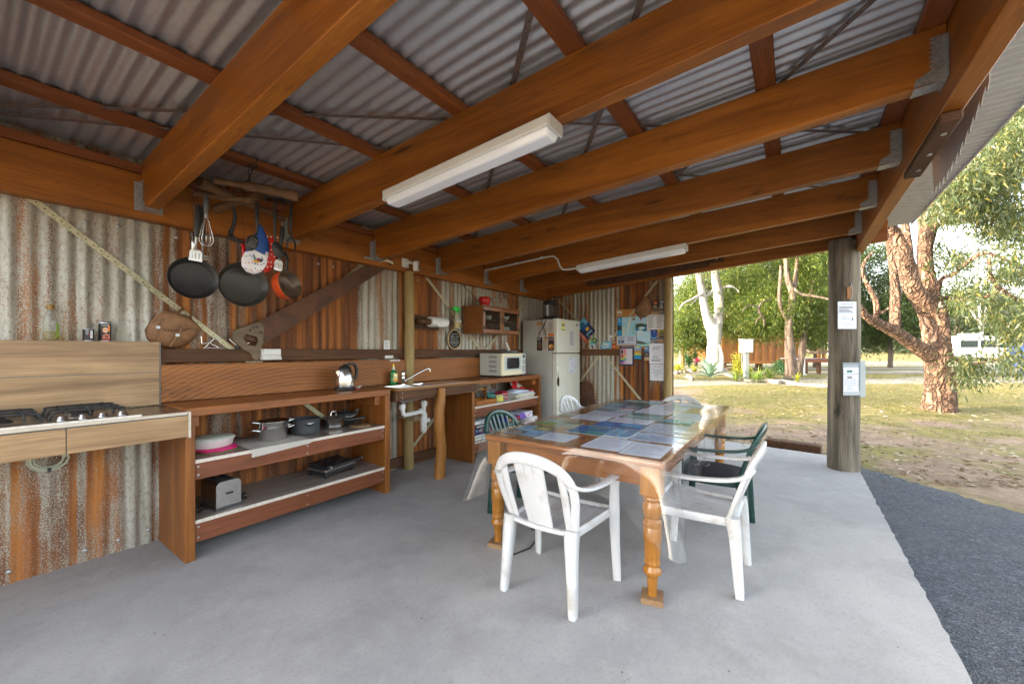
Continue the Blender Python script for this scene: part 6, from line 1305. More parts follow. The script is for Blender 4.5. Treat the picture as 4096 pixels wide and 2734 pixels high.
paper('photo sheet of green water beyond the middle typed sheet', 3.40,3.70,.93,1.25, lin(90,150,150), [('r',.05,.05,.9,.4,lin(70,120,110)), ('l',.08,.52,.8,7,.06,lin(206,214,220))])
paper('pale lilac typed sheet beyond the left typed sheet', 3.36,3.62,1.27,1.58, lin(196,204,230), TXT(16))
paper('small brown photo strip near the left edge halfway along', 3.10,3.33,1.62,1.735, lin(120,90,60), [('r',.1,.1,.8,.35,lin(150,170,180))])
paper('white typed sheet in the far middle of the table', 3.73,4.03,.93,1.24, PW, TXT(18))
paper('coral photo sheet beyond the lilac typed sheet', 3.65,3.95,1.26,1.62, lin(110,150,180), [('r',.0,.5,.5,.5,lin(60,90,110)), ('r',.55,.1,.4,.4,lin(190,150,150)), ('l',.55,.58,.4,5,.08,WHT)])
paper('wide white typed sheet by the right edge far along', 3.56,3.95,.62,.90, PB, TXT(18))
paper('dark blue tour sheet at the far left of the table', 3.98,4.28,1.25,1.66, lin(30,80,120), [('r',.05,.1,.4,.8,lin(40,140,170)), ('r',.55,.1,.4,.35,lin(60,110,110)), ('l',.55,.55,.4,5,.08,PW)])
paper('white typed sheet at the far end, middle', 4.06,4.36,.86,1.22, PW, TXT(18))
paper('teal island photo sheet close to the far table end', 4.32,4.62,1.22,1.62, lin(50,150,160), [('r',.0,.55,1,.45,lin(60,90,80)), ('r',.1,.08,.5,.3,lin(180,206,206))])
paper('white typed sheet closest to the far right table corner', 4.40,4.66,.68,1.15, PB, TXT(14))
# ================================================================ chairs
def chair(name, label, style, mat, x, y, rz, group=None, chip=False):
    t = thing(name, label, 'chair', (x,y,0), 0, group, world=False)
    # seat
    g = G(); n = 7
    def sz(u): return .405 + .022*sst(0, 1, u) - .018*math.sin(u*PI) - .02*sst(.92, 1, u)
    for k in range(n):
        def f(i, j, k=k):
            X = -.185+.425*i; hw = .185 + .052*i; yy = -hw + 2*hw*(k + .04 + .92*j)/n
            return (X, yy, sz(i) - .012*(1-(2*(k+j)/n-1)**2))
        def f2(i, j, k=k):
            p = f(i, 1-j); return (p[0], p[1], p[2]-.008)
        g.grid(f, 12, 1); g.grid(f2, 12, 1)
        for j in (0, 1): g.grid(lambda i, q, k=k, j=j: (lambda p: (p[0], p[1], p[2]-.008*q))(f(i, j)), 12, 1)
    g.sweep([(-.185,-.185,.405),(-.185,0,.393),(-.185,.185,.405)], .05, .02, (1,0,0), seg=6)
    g.sweep([(.235,-.238,.408),(.245,-.1,.398),(.245,.1,.398),(.235,.238,.408)], .045, .02, (.3,0,1), seg=6)
    for s in (-1, 1): g.sweep([(-.19,s*.19,.395),(0,s*.21,.393),(.2,s*.236,.40)], .05, .014, (0,0,1), seg=5)
    g.build('seat', mat, t)
    for s in (-1, 1):
        g = G(); g.sweep([(-.185,s*.19,.42),(-.20,s*.195,.33),(-.212,s*.205,.17),(-.225,s*.215,.0)], [.078,.064,.054,.044], [.066,.056,.046,.036], (1,0,0), seg=5); g.build('leg', mat, t)
        g = G(); g.sweep([(.205,s*.268,.58),(.212,s*.262,.42),(.222,s*.266,.2),(.235,s*.272,.0)], [.05,.062,.052,.044], [.024,.028,.024,.02], (.35,s*1,0) if style == 'wide' else (1,0,0), seg=5); g.build('leg', mat, t)
        g = G(); g.sweep([(-.29,s*.205,.705),(-.25,s*.238,.668),(-.15,s*.264,.642),(.02,s*.281,.630),(.145,s*.284,.630),(.195,s*.279,.612),(.207,s*.271,.565)], [.03,.045,.05,.052,.052,.05,.045], [.022,.02,.017,.016,.016,.018,.022], (0,1,0), seg=6); g.build('armrest', mat, t)
    g = G(); hp = []; sd = []
    for yy, zz, o in ((.190,.40,(0,1,0)),(.214,.51,(0,1,0)),(.228,.60,(0,1,.1)),(.220,.68,(0,.9,.4)),(.178,.742,(0,.65,.75)),(.10,.782,(0,.3,1)),(0,.795,(0,0,1))):
        hp.append((-.188-(zz-.42)*.37 + .5*yy*yy, yy, zz)); sd.append(o)
    hp2 = hp + [(p[0],-p[1],p[2]) for p in hp[-2::-1]]; sd2 = sd + [(q[0],-q[1],q[2]) for q in sd[-2::-1]]
    w_ = [.05,.046,.046,.05,.056,.06,.062]; w2 = w_ + w_[-2::-1]
    g.sweep(hp2, w2, .022, sd2, seg=6)
    bx = lambda z, y: -.188-(z-.42)*.37 + .5*y*y
    if style == 'wide':
        for a0, a1, wb, wt in ((0,0,.155,.185), (-.168,-.176,.040,.046), (.168,.176,.040,.046)):
            ztop = .780 if a0 == 0 else .730
            g.sweep([(bx(.41,a0),a0,.41),(bx(.6,a0),(a0*1.06),.60),(bx(ztop,a1)+.002,a1,ztop)], [wb,(wb+wt)/2,wt], .014, (0,1,0), seg=5)
        for q in (-.024, .024): g.sweep([(bx(.42,0)-.007,q,.43),(bx(.76,0)-.007,q*1.1,.76)], .004, .003, (0,1,0), seg=4)
    else:
        m = style
        for k in range(m):
            f = (k-(m-1)/2)/((m-1)/2); yb, yt = f*.135, f*.185; ztop = .785 - .075*abs(f)**2.2
            g.sweep([(bx(.40,yb),yb,.40),(bx(.6,(yb+yt)/2),(yb+yt)/2*1.02,.60),(bx(ztop,yt),yt,ztop)], [.030,.031,.033], .012, (0,1,0), seg=5)
    b = g.build('backrest', mat, t)
    if chip: g = G(); g.prism([(-.03,-.012),(-.01,-.02),(.03,-.01),(.025,.012),(-.005,.008),(-.03,.015)], (-.336,.10,.803), (0,1,0), (1,0,.3), .003); g.build('chip_patch', M_white, t)
    t.rotation_euler.z = R(rz); return t
gw = 'white resin garden chairs'
chair('resin_chair', 'white resin chair with wide back panel at the near table end', 'wide', M_chairw, 2.035, 1.125, 0, gw)
chair('resin_chair', 'white resin armchair with slatted back beside the near turned leg', 5, M_chairw, 2.70, .47, 90, gw)
chair('resin_chair', 'white resin chair with slatted back between table and fridge', 5, M_chairw, 4.16, 1.86, -90, gw)
chair('resin_chair', 'white resin chair at the far table end against the lawn', 5, M_chairw, 4.62, 1.08, 180, gw)
gg = 'dark green resin garden chairs'
chair('resin_chair', 'dark green resin chair with dark cushion behind the white armchair', 5, M_chairg, 3.43, .50, 90, gg)
chair('resin_chair', 'dark green resin chair with a chipped slatted back by the shelves', 7, M_chairg, 2.81, 1.84, -90, gg, True)
t = thing('seat_cushion', 'dark cushion with pale lettering on the green chair', 'cushion', (3.43,.53,.425))
g = G()
def cu(i, j): x = 3.23+.40*i; y = .33+.38*j; e = (math.sin(PI*min(1,max(0,i)))*math.sin(PI*j))**.35; return (x, y, .418+.042*e)
g.grid(cu, 20, 20); g.grid(lambda i, j: (3.23+.40*i, .33+.38*(1-j), .417), 1, 1)
g.build('pad', simple('charcoal cushion', lin(46,44,50), .85, 0, .25, 60, .2), t)
g = G(); decorate(g, (3.26,.66,.4612), (1,0,0), (0,-1,0), .34, .3, [('t',.3,.15,.12,'T R',lin(190,190,190),.3), ('t',.4,.36,.10,'Mayna',lin(180,180,180),.4)]); g.build('print', M_print, t)
g = G(); g.tube([(2.30,1.60,.004),(2.24,1.66,.004),(2.20,1.64,.004)], .004, 6) if False else g.tube([(2.12,1.52,.006),(2.28,1.47,.006),(2.42,1.50,.006)], .005, 6); g.build('cable_strip', M_black, label='short black cable on the floor under the table', cat='cable')
# ================================================================ outside
VF = Matrix(((SA,CA,0,0),(-CA,SA,0,0),(0,0,1,0),(0,0,0,1)))     # (sideways, forward, up) seen from the kitchen
def rf_(u, F): return (u-CXP)/FPX*F
def gF(F): return -0.085 + 0.40*sst(6.5,20,F) + 0.9*sst(38,62,F)
M_ground, t, b = nt('dry lawn'); tc = N(t, 'ShaderNodeTexCoord'); v = tc.outputs['Object']
sp = N(t, 'ShaderNodeSeparateXYZ'); t.links.new(v, sp.inputs[0])
Fd = mth(t, 'ADD', mth(t, 'MULTIPLY', sp.outputs['X'], CA), mth(t, 'MULTIPLY', sp.outputs['Y'], SA)); Rd = mth(t, 'SUBTRACT', mth(t, 'MULTIPLY', sp.outputs['X'], SA), mth(t, 'MULTIPLY', sp.outputs['Y'], CA))
n1 = noise(t, v, .55, 5, .6); n2 = noise(t, v, 5, 6, .7); n3 = noise(t, v, 40, 4, .7)
dirt = ramp(t, n2, [(.3, (.15,.10,.064,1)), (.55, (.28,.195,.130,1)), (.75, (.38,.29,.21,1))])
grass = ramp(t, n2, [(.3, (.085,.085,.016,1)), (.5, (.18,.155,.036,1)), (.72, (.31,.24,.08,1))])
nr = N(t, 'ShaderNodeMapRange', interpolation_type='SMOOTHSTEP'); nr.inputs[1].default_value = 7.5; nr.inputs[2].default_value = 10.5; t.links.new(Fd, nr.inputs[0])
lr = N(t, 'ShaderNodeMapRange', interpolation_type='SMOOTHSTEP'); lr.inputs[1].default_value = 4.2; lr.inputs[2].default_value = 8; t.links.new(Rd, lr.inputs[0])
gm = mth(t, 'ADD', mth(t, 'ADD', mth(t, 'MULTIPLY', n1, 1.3), mth(t, 'MULTIPLY', n3, .5)), mth(t, 'MULTIPLY', mth(t, 'MULTIPLY', nr.outputs[0], lr.outputs[0]), .42))
c = mixc(t, ramp(t, gm, [(.87, 0.0), (1.12, 1.0)]), dirt, grass)
# sandy wheel tracks crossing behind the big tree
wv = mth(t, 'ADD', mth(t, 'ADD', Fd, mth(t, 'MULTIPLY', Rd, -.06)), mth(t, 'MULTIPLY', n1, 2.0))
tr = N(t, 'ShaderNodeMath', operation='SINE'); t.links.new(mth(t, 'MULTIPLY', wv, 1.75), tr.inputs[0])
far = N(t, 'ShaderNodeMapRange', interpolation_type='SMOOTHSTEP'); far.inputs[1].default_value = 12.2; far.inputs[2].default_value = 14.5; t.links.new(wv, far.inputs[0])
far2 = N(t, 'ShaderNodeMapRange', interpolation_type='SMOOTHSTEP'); far2.inputs[1].default_value = 30; far2.inputs[2].default_value = 42; far2.inputs[3].default_value = 1; far2.inputs[4].default_value = 0; t.links.new(Fd, far2.inputs[0])
sand = ramp(t, n2, [(.3, (.28,.25,.21,1)), (.7, (.40,.37,.32,1))])
c = mixc(t, mth(t, 'MULTIPLY', mth(t, 'MULTIPLY', ramp(t, mth(t, 'ADD', tr.outputs[0], mth(t, 'MULTIPLY', n3, .6)), [(.1, 0.0), (.5, .9)]), far.outputs[0]), far2.outputs[0]), c, sand)
c = mixc(t, mth(t, 'MULTIPLY', ramp(t, n3, [(.35, 1.0), (.5, 0.0)]), .35), c, (.10,.075,.05,1))
t.links.new(c, b.inputs['Base Color']); b.inputs['Roughness'].default_value = .95; bump(t, b, n3, .6, .02)
xs = sorted(set([-60,-30,-15,-8,-5] + [i*.5 for i in range(-8, 60)] + [30+i*2 for i in range(26)] + [90,110,140,180,240,320])); ysn = sorted(set([-320,-200,-120,-80,-60] + [-50+i*2 for i in range(16)] + [-20+i*.5 for i in range(60)] + [10+i*2 for i in range(20)] + [60,80,110,150,220,320]))
g = G(); nx, ny = len(xs), len(ysn)
g._add([(x, y, gz(x,y) + (.02*math.sin(x*1.3)*math.sin(y*1.1+x*.4) if x > 8 else 0) - (.25 if (x < 6.3 and y > -.5) else 0)) for x in xs for y in ysn], [(i*ny+j, (i+1)*ny+j, (i+1)*ny+j+1, i*ny+j+1) for i in range(nx-1) for j in range(ny-1)], 0, True)
g.build('ground', M_ground, kind='structure', base=(0,0,0))
M_grav, t, b = nt('dark gravel'); v = coords(t, (1,1,1), False); vo = N(t, 'ShaderNodeTexVoronoi'); vo.inputs['Scale'].default_value = 80; t.links.new(v, vo.inputs['Vector'])
n = noise(t, v, 90, 4, .7); n2 = noise(t, v, 2.2, 4); c = ramp(t, mth(t, 'ADD', mth(t, 'MULTIPLY', vo.outputs['Color'], .5), mth(t, 'MULTIPLY', n, .5)), [(.25, (.026,.030,.038,1)), (.55, (.070,.080,.098,1)), (.8, (.20,.215,.25,1))])
c = mixc(t, mth(t, 'MULTIPLY', ramp(t, n2, [(.45, 0.0), (.7, 1.0)]), .4), c, (.13,.125,.12,1))
t.links.new(c, b.inputs['Base Color']); b.inputs['Roughness'].default_value = .9; bump(t, b, vo.outputs['Distance'], 1, .012)
g = G(); pl = [(-3,-.585),(6.52,-.585)]; edgep = [(6.52,-.60),(6.36,-.70),(5.97,-1.04),(5.40,-1.62),(4.9,-2.15),(4.2,-2.8),(3,-3.4),(0,-3.8),(-3,-4)]
for (a, b_), (c_, d) in zip(edgep, edgep[1:]):
    for k in range(10):
        f = k/10; pl.append((a+(c_-a)*f+rnd.uniform(-.05,.05), b_+(d-b_)*f+rnd.uniform(-.05,.05)))
pl.append((-3,-4)); g._add([(x,y,-.068) for x, y in pl], [tuple(range(len(pl)))[::-1]]); g.build('gravel_path', M_grav, kind='structure', base=(0,0,0))
# leaf litter and grass
def leafquads(name, P, D, L, W, mats, mi=None, parent=None, seed=0, **kw):
    """one mesh of pointed leaf blades; P points, D directions, L lengths, W widths (numpy)"""
    r = np.random.default_rng(seed); n = len(P); D = D/np.linalg.norm(D, axis=1)[:,None]
    q = r.normal(size=(n,3)); Sd = np.cross(D, q); Sd /= np.linalg.norm(Sd, axis=1)[:,None]; Nn = np.cross(D, Sd)
    a = P; c = P + D*L[:,None]; mid = P + D*(L*.42)[:,None] + Nn*(L*.05)[:,None]
    V = np.empty((n,4,3)); V[:,0] = a; V[:,1] = mid - Sd*(W/2)[:,None]; V[:,2] = c; V[:,3] = mid + Sd*(W/2)[:,None]
    root = Vector((0,0,0)); q_ = parent
    while q_ is not None and q_.get('_w'): root = root + q_.location; q_ = q_.parent
    if parent is None: root = Vector(P.mean(axis=0)); root.z = float(P[:,2].min())
    V = V.reshape(-1,3) - np.array(root)
    me = bpy.data.meshes.new(name); me.vertices.add(4*n); me.vertices.foreach_set('co', V.ravel().astype(np.float32))
    me.loops.add(4*n); me.loops.foreach_set('vertex_index', np.arange(4*n, dtype=np.int32)); me.polygons.add(n); me.polygons.foreach_set('loop_start', np.arange(0,4*n,4,dtype=np.int32)); 
    for m in (mats if isinstance(mats, (list,tuple)) else [mats]): me.materials.append(m)
    if mi is not None: me.polygons.foreach_set('material_index', mi.astype(np.int32))
    me.update(calc_edges=True); me.validate()
    o = bpy.data.objects.new(name, me); C.objects.link(o); o['_w'] = 1
    if parent is not None: o.parent = parent
    else: o.location = root
    tag(o, **kw); return o
nr_ = np.random.default_rng(5)
M_litter = leafmat('dry fallen leaves', [(0, (.12,.075,.045,1)), (.4, (.22,.155,.10,1)), (.75, (.32,.25,.18,1)), (1, (.46,.40,.33,1))], .05, .8)
pts = []
while len(pts) < 3000:
    F = 4.2 + 14*nr_.random()**1.6; r = nr_.uniform(.35, 1.28)*F; p = VF @ Vector((r, F, 0))
    if (p.x < 6.75 and p.y > -.65) : continue
    ong = (p.y > -4 and p.x < 6.5 and (p.x-5.4)*.98 + (p.y+1.62) * .98 < 0)
    if ong and nr_.random() > .06: continue
    pts.append((p.x, p.y, gz(p.x,p.y)+.012 + (.004 if ong else 0)))
P = np.array(pts); D = nr_.normal(size=P.shape); D[:,2] *= .12
leafquads('leaf_litter', P, D, nr_.uniform(.04,.12,len(P)), nr_.uniform(.012,.03,len(P)), M_litter, kind='stuff')
M_grass = leafmat('short grass', [(0, (.05,.065,.010,1)), (.5, (.105,.115,.022,1)), (.85, (.20,.18,.055,1)), (1, (.28,.24,.11,1))], .25, .7)
pts = []
from mathutils import noise as mn
while len(pts) < 30000:
    F = 6.6 + 12*nr_.random()**1.3; r = nr_.uniform(.4, 1.28)*F; p = VF @ Vector((r, F, 0))
    k = mn.noise(Vector((p.x*.5, p.y*.5, 0)))*.9 + mn.noise(Vector((p.x*2, p.y*2, 4)))*.5
    k += .55*sst(7.5,10.5,F)*sst(4.2,8,r) - .12
    if (p.x < 6.9 and p.y > -.7) or k < .05 or (p.x-5.4)*.98 + (p.y+1.62)*.98 < .25: continue
    pts.append((p.x, p.y, gz(p.x,p.y)))
P = np.array(pts); D = nr_.normal(size=P.shape)*.75; D[:,2] = np.abs(D[:,2])*.5+.45
leafquads('grass', P, D, nr_.uniform(.025,.065,len(P)), nr_.uniform(.004,.010,len(P)), M_grass, kind='stuff')
# ---- trees
LB = leafmat('bright wattle leaves', [(0, (.020,.050,.008,1)), (.5, (.045,.085,.014,1)), (.85, (.10,.14,.022,1)), (1, (.20,.21,.035,1))], .35)
LD = leafmat('dark green leaves', [(0, (.010,.028,.010,1)), (.6, (.024,.050,.016,1)), (1, (.06,.085,.022,1))], .25)
LE = leafmat('gum leaves', [(0, (.030,.050,.024,1)), (.5, (.062,.088,.042,1)), (.85, (.12,.13,.05,1)), (1, (.22,.18,.05,1))], .3, .35)
LF = leafmat('hazy far leaves', [(0, (.030,.050,.028,1)), (.6, (.060,.085,.045,1)), (1, (.12,.135,.06,1))], .25)
BR, t, b = nt('rough red brown bark'); v = coords(t, (1,1,1)); nd = N(t, 'ShaderNodeTexNoise'); nd.inputs['Scale'].default_value = 3.5; nd.inputs['Detail'].default_value = 4; t.links.new(v, nd.inputs['Vector'])
va = N(t, 'ShaderNodeVectorMath', operation='SCALE'); va.inputs['Scale'].default_value = .42; t.links.new(nd.outputs['Color'], va.inputs[0]); vb_ = N(t, 'ShaderNodeVectorMath', operation='ADD'); t.links.new(v, vb_.inputs[0]); t.links.new(va.outputs[0], vb_.inputs[1])
mp = N(t, 'ShaderNodeMapping'); mp.inputs['Scale'].default_value = (10,10,1.3); t.links.new(vb_.outputs[0], mp.inputs[0]); vo = N(t, 'ShaderNodeTexVoronoi', feature='DISTANCE_TO_EDGE'); vo.inputs['Scale'].default_value = 1; t.links.new(mp.outputs[0], vo.inputs['Vector'])
n1 = noise(t, coords(t, (5,5,1.6)), 2.0, 6, .65); n2 = noise(t, v, 26, 4, .7)
c = ramp(t, mth(t, 'ADD', mth(t, 'MULTIPLY', n1, .7), mth(t, 'MULTIPLY', n2, .3)), [(.34, (.10,.048,.027,1)), (.5, (.24,.135,.082,1)), (.66, (.40,.27,.185,1))])
c = mixc(t, ramp(t, mth(t, 'ADD', vo.outputs['Distance'], mth(t, 'MULTIPLY', mth(t, 'SUBTRACT', n2, .5), .12)), [(.0, .8), (.22, 0.0)]), c, (.035,.019,.012,1))
t.links.new(c, b.inputs['Base Color']); b.inputs['Roughness'].default_value = .9; bump(t, b, ramp(t, vo.outputs['Distance'], [(0, 0.0), (.25, 1.0)]), 1.0, .06)
BG = bark('smooth pale gum bark', [(.3, (.26,.22,.19,1)), (.5, (.42,.39,.36,1)), (.8, (.50,.48,.46,1))], (2,2,.5), .15, 4, .02)
BT = bark('fibrous grey brown bark', [(.36, (.035,.022,.015,1)), (.5, (.12,.085,.062,1)), (.70, (.24,.185,.14,1))], (7,7,.8), .9, 6, .04)
BD = bark('dead branch', [(.3, (.14,.12,.10,1)), (.7, (.34,.30,.26,1))], (6,6,2), .4)
def limb(g, path, F, n=12, wob=.0, dF=None, smp=4, sc=1.0, m=0):
    pts = [at(u, v_, F + (dF[i] if dF else 0)) for i, (u, v_, r) in enumerate(path)]; rr = [r*F/FPX*sc for _, _, r in path]
    P = crom(pts, smp); Rr = []
    for i in range(len(P)): k = min(i//smp, len(rr)-2); f = i/smp-k; Rr.append(rr[k]*(1-f)+rr[k+1]*f)
    g.tube(P, Rr, n, m, wob=wob)
def Q(a, b_, r): return (3200+.5102*a, 1100+.5102*b_, r*.5102)
def clump(C_, n, sig, L, W, droop, rng):
    k = len(C_); c = np.repeat(C_, n, axis=0); P = c + rng.normal(size=c.shape)*sig
    D = rng.normal(size=c.shape); D[:,2] -= droop
    return P, D, rng.uniform(.6,1.2,len(P))*L, rng.uniform(.7,1.2,len(P))*W
FB = 9.3; bt = at(3760,1640,FB)
tr_ = thing('gum_tree', 'big rough barked gum tree with forked limbs on the lawn', 'tree', (bt.x,bt.y,gz(bt.x,bt.y)-.05))
g = G()
limb(g, [Q(1085,1085,125),Q(1088,1040,104),Q(1096,950,92),Q(1097,830,86),Q(1086,690,84),Q(1072,560,82),Q(1062,430,80),Q(1040,300,84),Q(1010,210,70)], FB, 30, .10, smp=8)
limb(g, [Q(1025,300,72),Q(950,190,60),Q(870,70,55),Q(840,-60,52),Q(800,-180,48),Q(745,-300,45),Q(690,-400,42),Q(640,-520,38),Q(600,-700,30),Q(560,-900,20)], FB, 22, .10, [0,-.1,-.2,-.3,-.4,-.4,-.5,-.6,-.7,-.8], 6)
limb(g, [Q(850,-60,36),Q(840,-220,33),Q(822,-380,30),Q(815,-560,26),Q(830,-800,16)], FB, 16, .08, [-.3,0,.3,.5,.8])
limb(g, [Q(1045,280,66),Q(1015,120,56),Q(985,-50,50),Q(975,-200,46),Q(978,-340,42),Q(965,-480,32),Q(955,-620,20)], FB, 22, .10, [0,.1,.3,.5,.6,.7,.8], 6)
limb(g, [Q(985,-180,36),Q(1035,-370,36),Q(1062,-520,37),Q(1085,-680,33),Q(1120,-860,26),Q(1150,-1100,14)], FB, 18, .09, [.4,.4,.4,.5,.6,.7])
limb(g, [Q(1040,-330,18),Q(1130,-480,14),Q(1180,-560,11),Q(1230,-700,6)], FB, 8, 0, [.4,.2,0,-.2])
limb(g, [Q(1040,640,62),Q(900,550,48),Q(800,480,43),Q(700,420,40),Q(600,372,33),Q(530,330,26),Q(482,270,20),Q(430,190,13),Q(380,90,8)], FB, 18, .09, [0,-.1,-.2,-.3,-.4,-.5,-.6,-.7,-.8], 5)
limb(g, [Q(745,430,36),Q(745,250,32),Q(745,120,30),Q(735,0,26),Q(715,-130,22),Q(690,-260,17),Q(640,-420,10)], FB, 14, .07, [-.25,-.1,.1,.2,.4,.5,.6])
limb(g, [Q(585,360,18),Q(603,285,19),Q(592,200,18),Q(560,130,16),Q(520,60,13),Q(490,-20,12),Q(505,-100,10),Q(570,-180,7)], FB, 10, .06, [-.4,-.5,-.5,-.5,-.5,-.5,-.5,-.5])
limb(g, [Q(610,300,13),Q(660,285,9),Q(700,250,6)], FB, 8, 0, [-.5,-.6,-.7])
limb(g, [Q(1085,175,17),Q(1180,180,11),Q(1300,196,9),Q(1480,160,6),Q(1600,110,3)], FB, 8, 0, [0,-.2,-.5,-.8,-1])
limb(g, [Q(1070,140,22),Q(1110,30,15),Q(1200,-5,13),Q(1300,-90,13),Q(1430,-172,12),Q(1560,-140,10),Q(1756,-52,8),Q(1950,20,5)], FB, 10, 0, [0,-.2,-.4,-.6,-.8,-.9,-1,-1.1])
limb(g, [Q(1480,-130,10),Q(1500,20,13),Q(1580,110,10),Q(1700,190,8)], FB, 8, 0, [-.9,-.9,-.8,-.8])
limb(g, [Q(1150,600,14),Q(1230,662,13),Q(1300,695,8),Q(1420,688,5),Q(1560,660,3)], FB, 8, 0, [0,-.2,-.3,-.4,-.5])
g.build('trunk', BR, tr_)
rg = np.random.default_rng(21)
def px_clusters(regs, F, dF, rng):
    out = []
    for (u0,v0,u1,v1,n) in regs:
        for _ in range(n): p = at(rng.uniform(u0,u1), rng.uniform(v0,v1), F+rng.uniform(-dF,dF)); out.append(tuple(p))
    return np.array(out)
def z5u(a, b_): return 3200+.5102*a, 400+.5102*b_
regs = [(*z5u(1560,60),*z5u(1760,330),14), (*z5u(1420,260),*z5u(1760,520),22), (*z5u(1250,420),*z5u(1700,720),44), (*z5u(1130,600),*z5u(1500,900),40), (*z5u(1400,800),*z5u(1740,1080),24), (*z5u(1050,700),*z5u(1250,960),16),
        (*z5u(1480,1560),*z5u(1780,1800),16), (*z5u(1560,1760),*z5u(1760,1880),5), (*z5u(1190,2040),*z5u(1400,2200),8), (*z5u(1560,1990),*z5u(1730,2100),5), (*z5u(1000,1150),*z5u(1300,1330),6), (*z5u(1200,1450),*z5u(1500,1600),8), (*z5u(1500,1180),*z5u(1790,1420),10),
        (3900,-250,4400,250,60), (3600,-500,4100,0,60), (4100,200,4500,900,60)]
regs = [(a_,b_,c_,d_,int(n_*1.7)) for a_,b_,c_,d_,n_ in regs]
P, D, L, W = clump(px_clusters(regs, FB, 1.3, rg), 62, .14, .17, .034, 1.5, rg)
leafquads('crown', P, D, L, W, LE, parent=tr_)
# generic trees: blobs = (u, v, F, rx, rz) in picture px + metres
def tree(name, label, base, paths, blobs, nclump, per, sig, L, W, droop, lm, bm, seed, group=None, F=None, wob=.08, bn=14):
    rng = np.random.default_rng(seed); u, Fb = base; p = onground(u, Fb)
    t = thing(name, label, 'tree', (p.x,p.y,p.z-.06), group=group); g = G()
    for pa in paths: limb(g, pa[0], Fb, bn if len(pa) < 3 else pa[2], wob, pa[1] if len(pa) > 1 else None, 5)
    g.build('trunk', bm, t); cs = []
    tot = sum(b_[3]**2*b_[4] for b_ in blobs)
    for (bu, bv, bF, rx, rz) in blobs:
        k = max(4, int(nclump*(rx**2*rz)/tot)); q = rng.normal(size=(k,3)); q /= np.linalg.norm(q, axis=1)[:,None]; q *= rng.uniform(.35,1.0,(k,1))**.6
        c = at(bu, bv, bF); cs.append(np.array(c) + q*np.array([rx,rx,rz]))
    P, D, L_, W_ = clump(np.concatenate(cs), per, sig, L, W, droop, rng)
    P[:,2] = np.maximum(P[:,2], .25 + rng.uniform(0,.3,len(P)))
    leafquads('crown', P, D, L_, W_, lm, parent=t); return t
def Z(a, b_, r): return (2600+.3827*a, 900+.3827*b_, r*.3827)
F1 = 17.6
tree('gum_tree', 'smooth white barked gum tree forking low beside the cabin', (2858,F1),
     [([Z(690,1560,120),Z(670,1500,95),Z(665,1400,70),Z(670,1250,66),Z(675,1120,74),Z(660,1040,74)], None, 22),
      ([Z(640,1060,62),Z(595,960,42),Z(570,850,37),Z(548,720,35),Z(525,600,33),Z(510,500,30),Z(490,350,26),Z(470,150,20)], [0,-.1,-.2,-.3,-.4,-.5,-.6,-.7], 18),
      ([Z(690,1080,60),Z(720,960,54),Z(728,860,50),Z(715,720,47),Z(695,600,44),Z(680,480,40),Z(690,300,34),Z(720,100,26)], [0,.1,.2,.2,.1,0,-.1,-.2], 20),
      ([Z(655,690,16),Z(600,740,14),Z(520,735,13),Z(440,775,11),Z(350,820,9),Z(300,885,4)], [0,-.3,-.5,-.7,-.9,-1], 8), ([Z(640,700,12),Z(560,700,9),Z(470,790,6),Z(420,840,3)], [0,-.4,-.7,-.9], 6),
      ([Z(720,690,16),Z(800,640,14),Z(880,650,8),Z(930,700,4)], [.2,0,-.3,-.5], 8), ([Z(735,1530,30),Z(752,1420,20),Z(745,1330,16),Z(725,1250,8)], [-.5,-.5,-.45,-.4], 10)],
     [(2905,1075,F1-.5,.8,.5), (2740,1090,F1-.5,.9,.55), (2850,870,F1,2.6,1.2), (3000,800,F1+1,2.4,1.4), (2650,850,F1+1,2.2,1.3)], 210, 60, .22, .20, .035, 1.3, LE, BG, 31)
F3 = 15.6
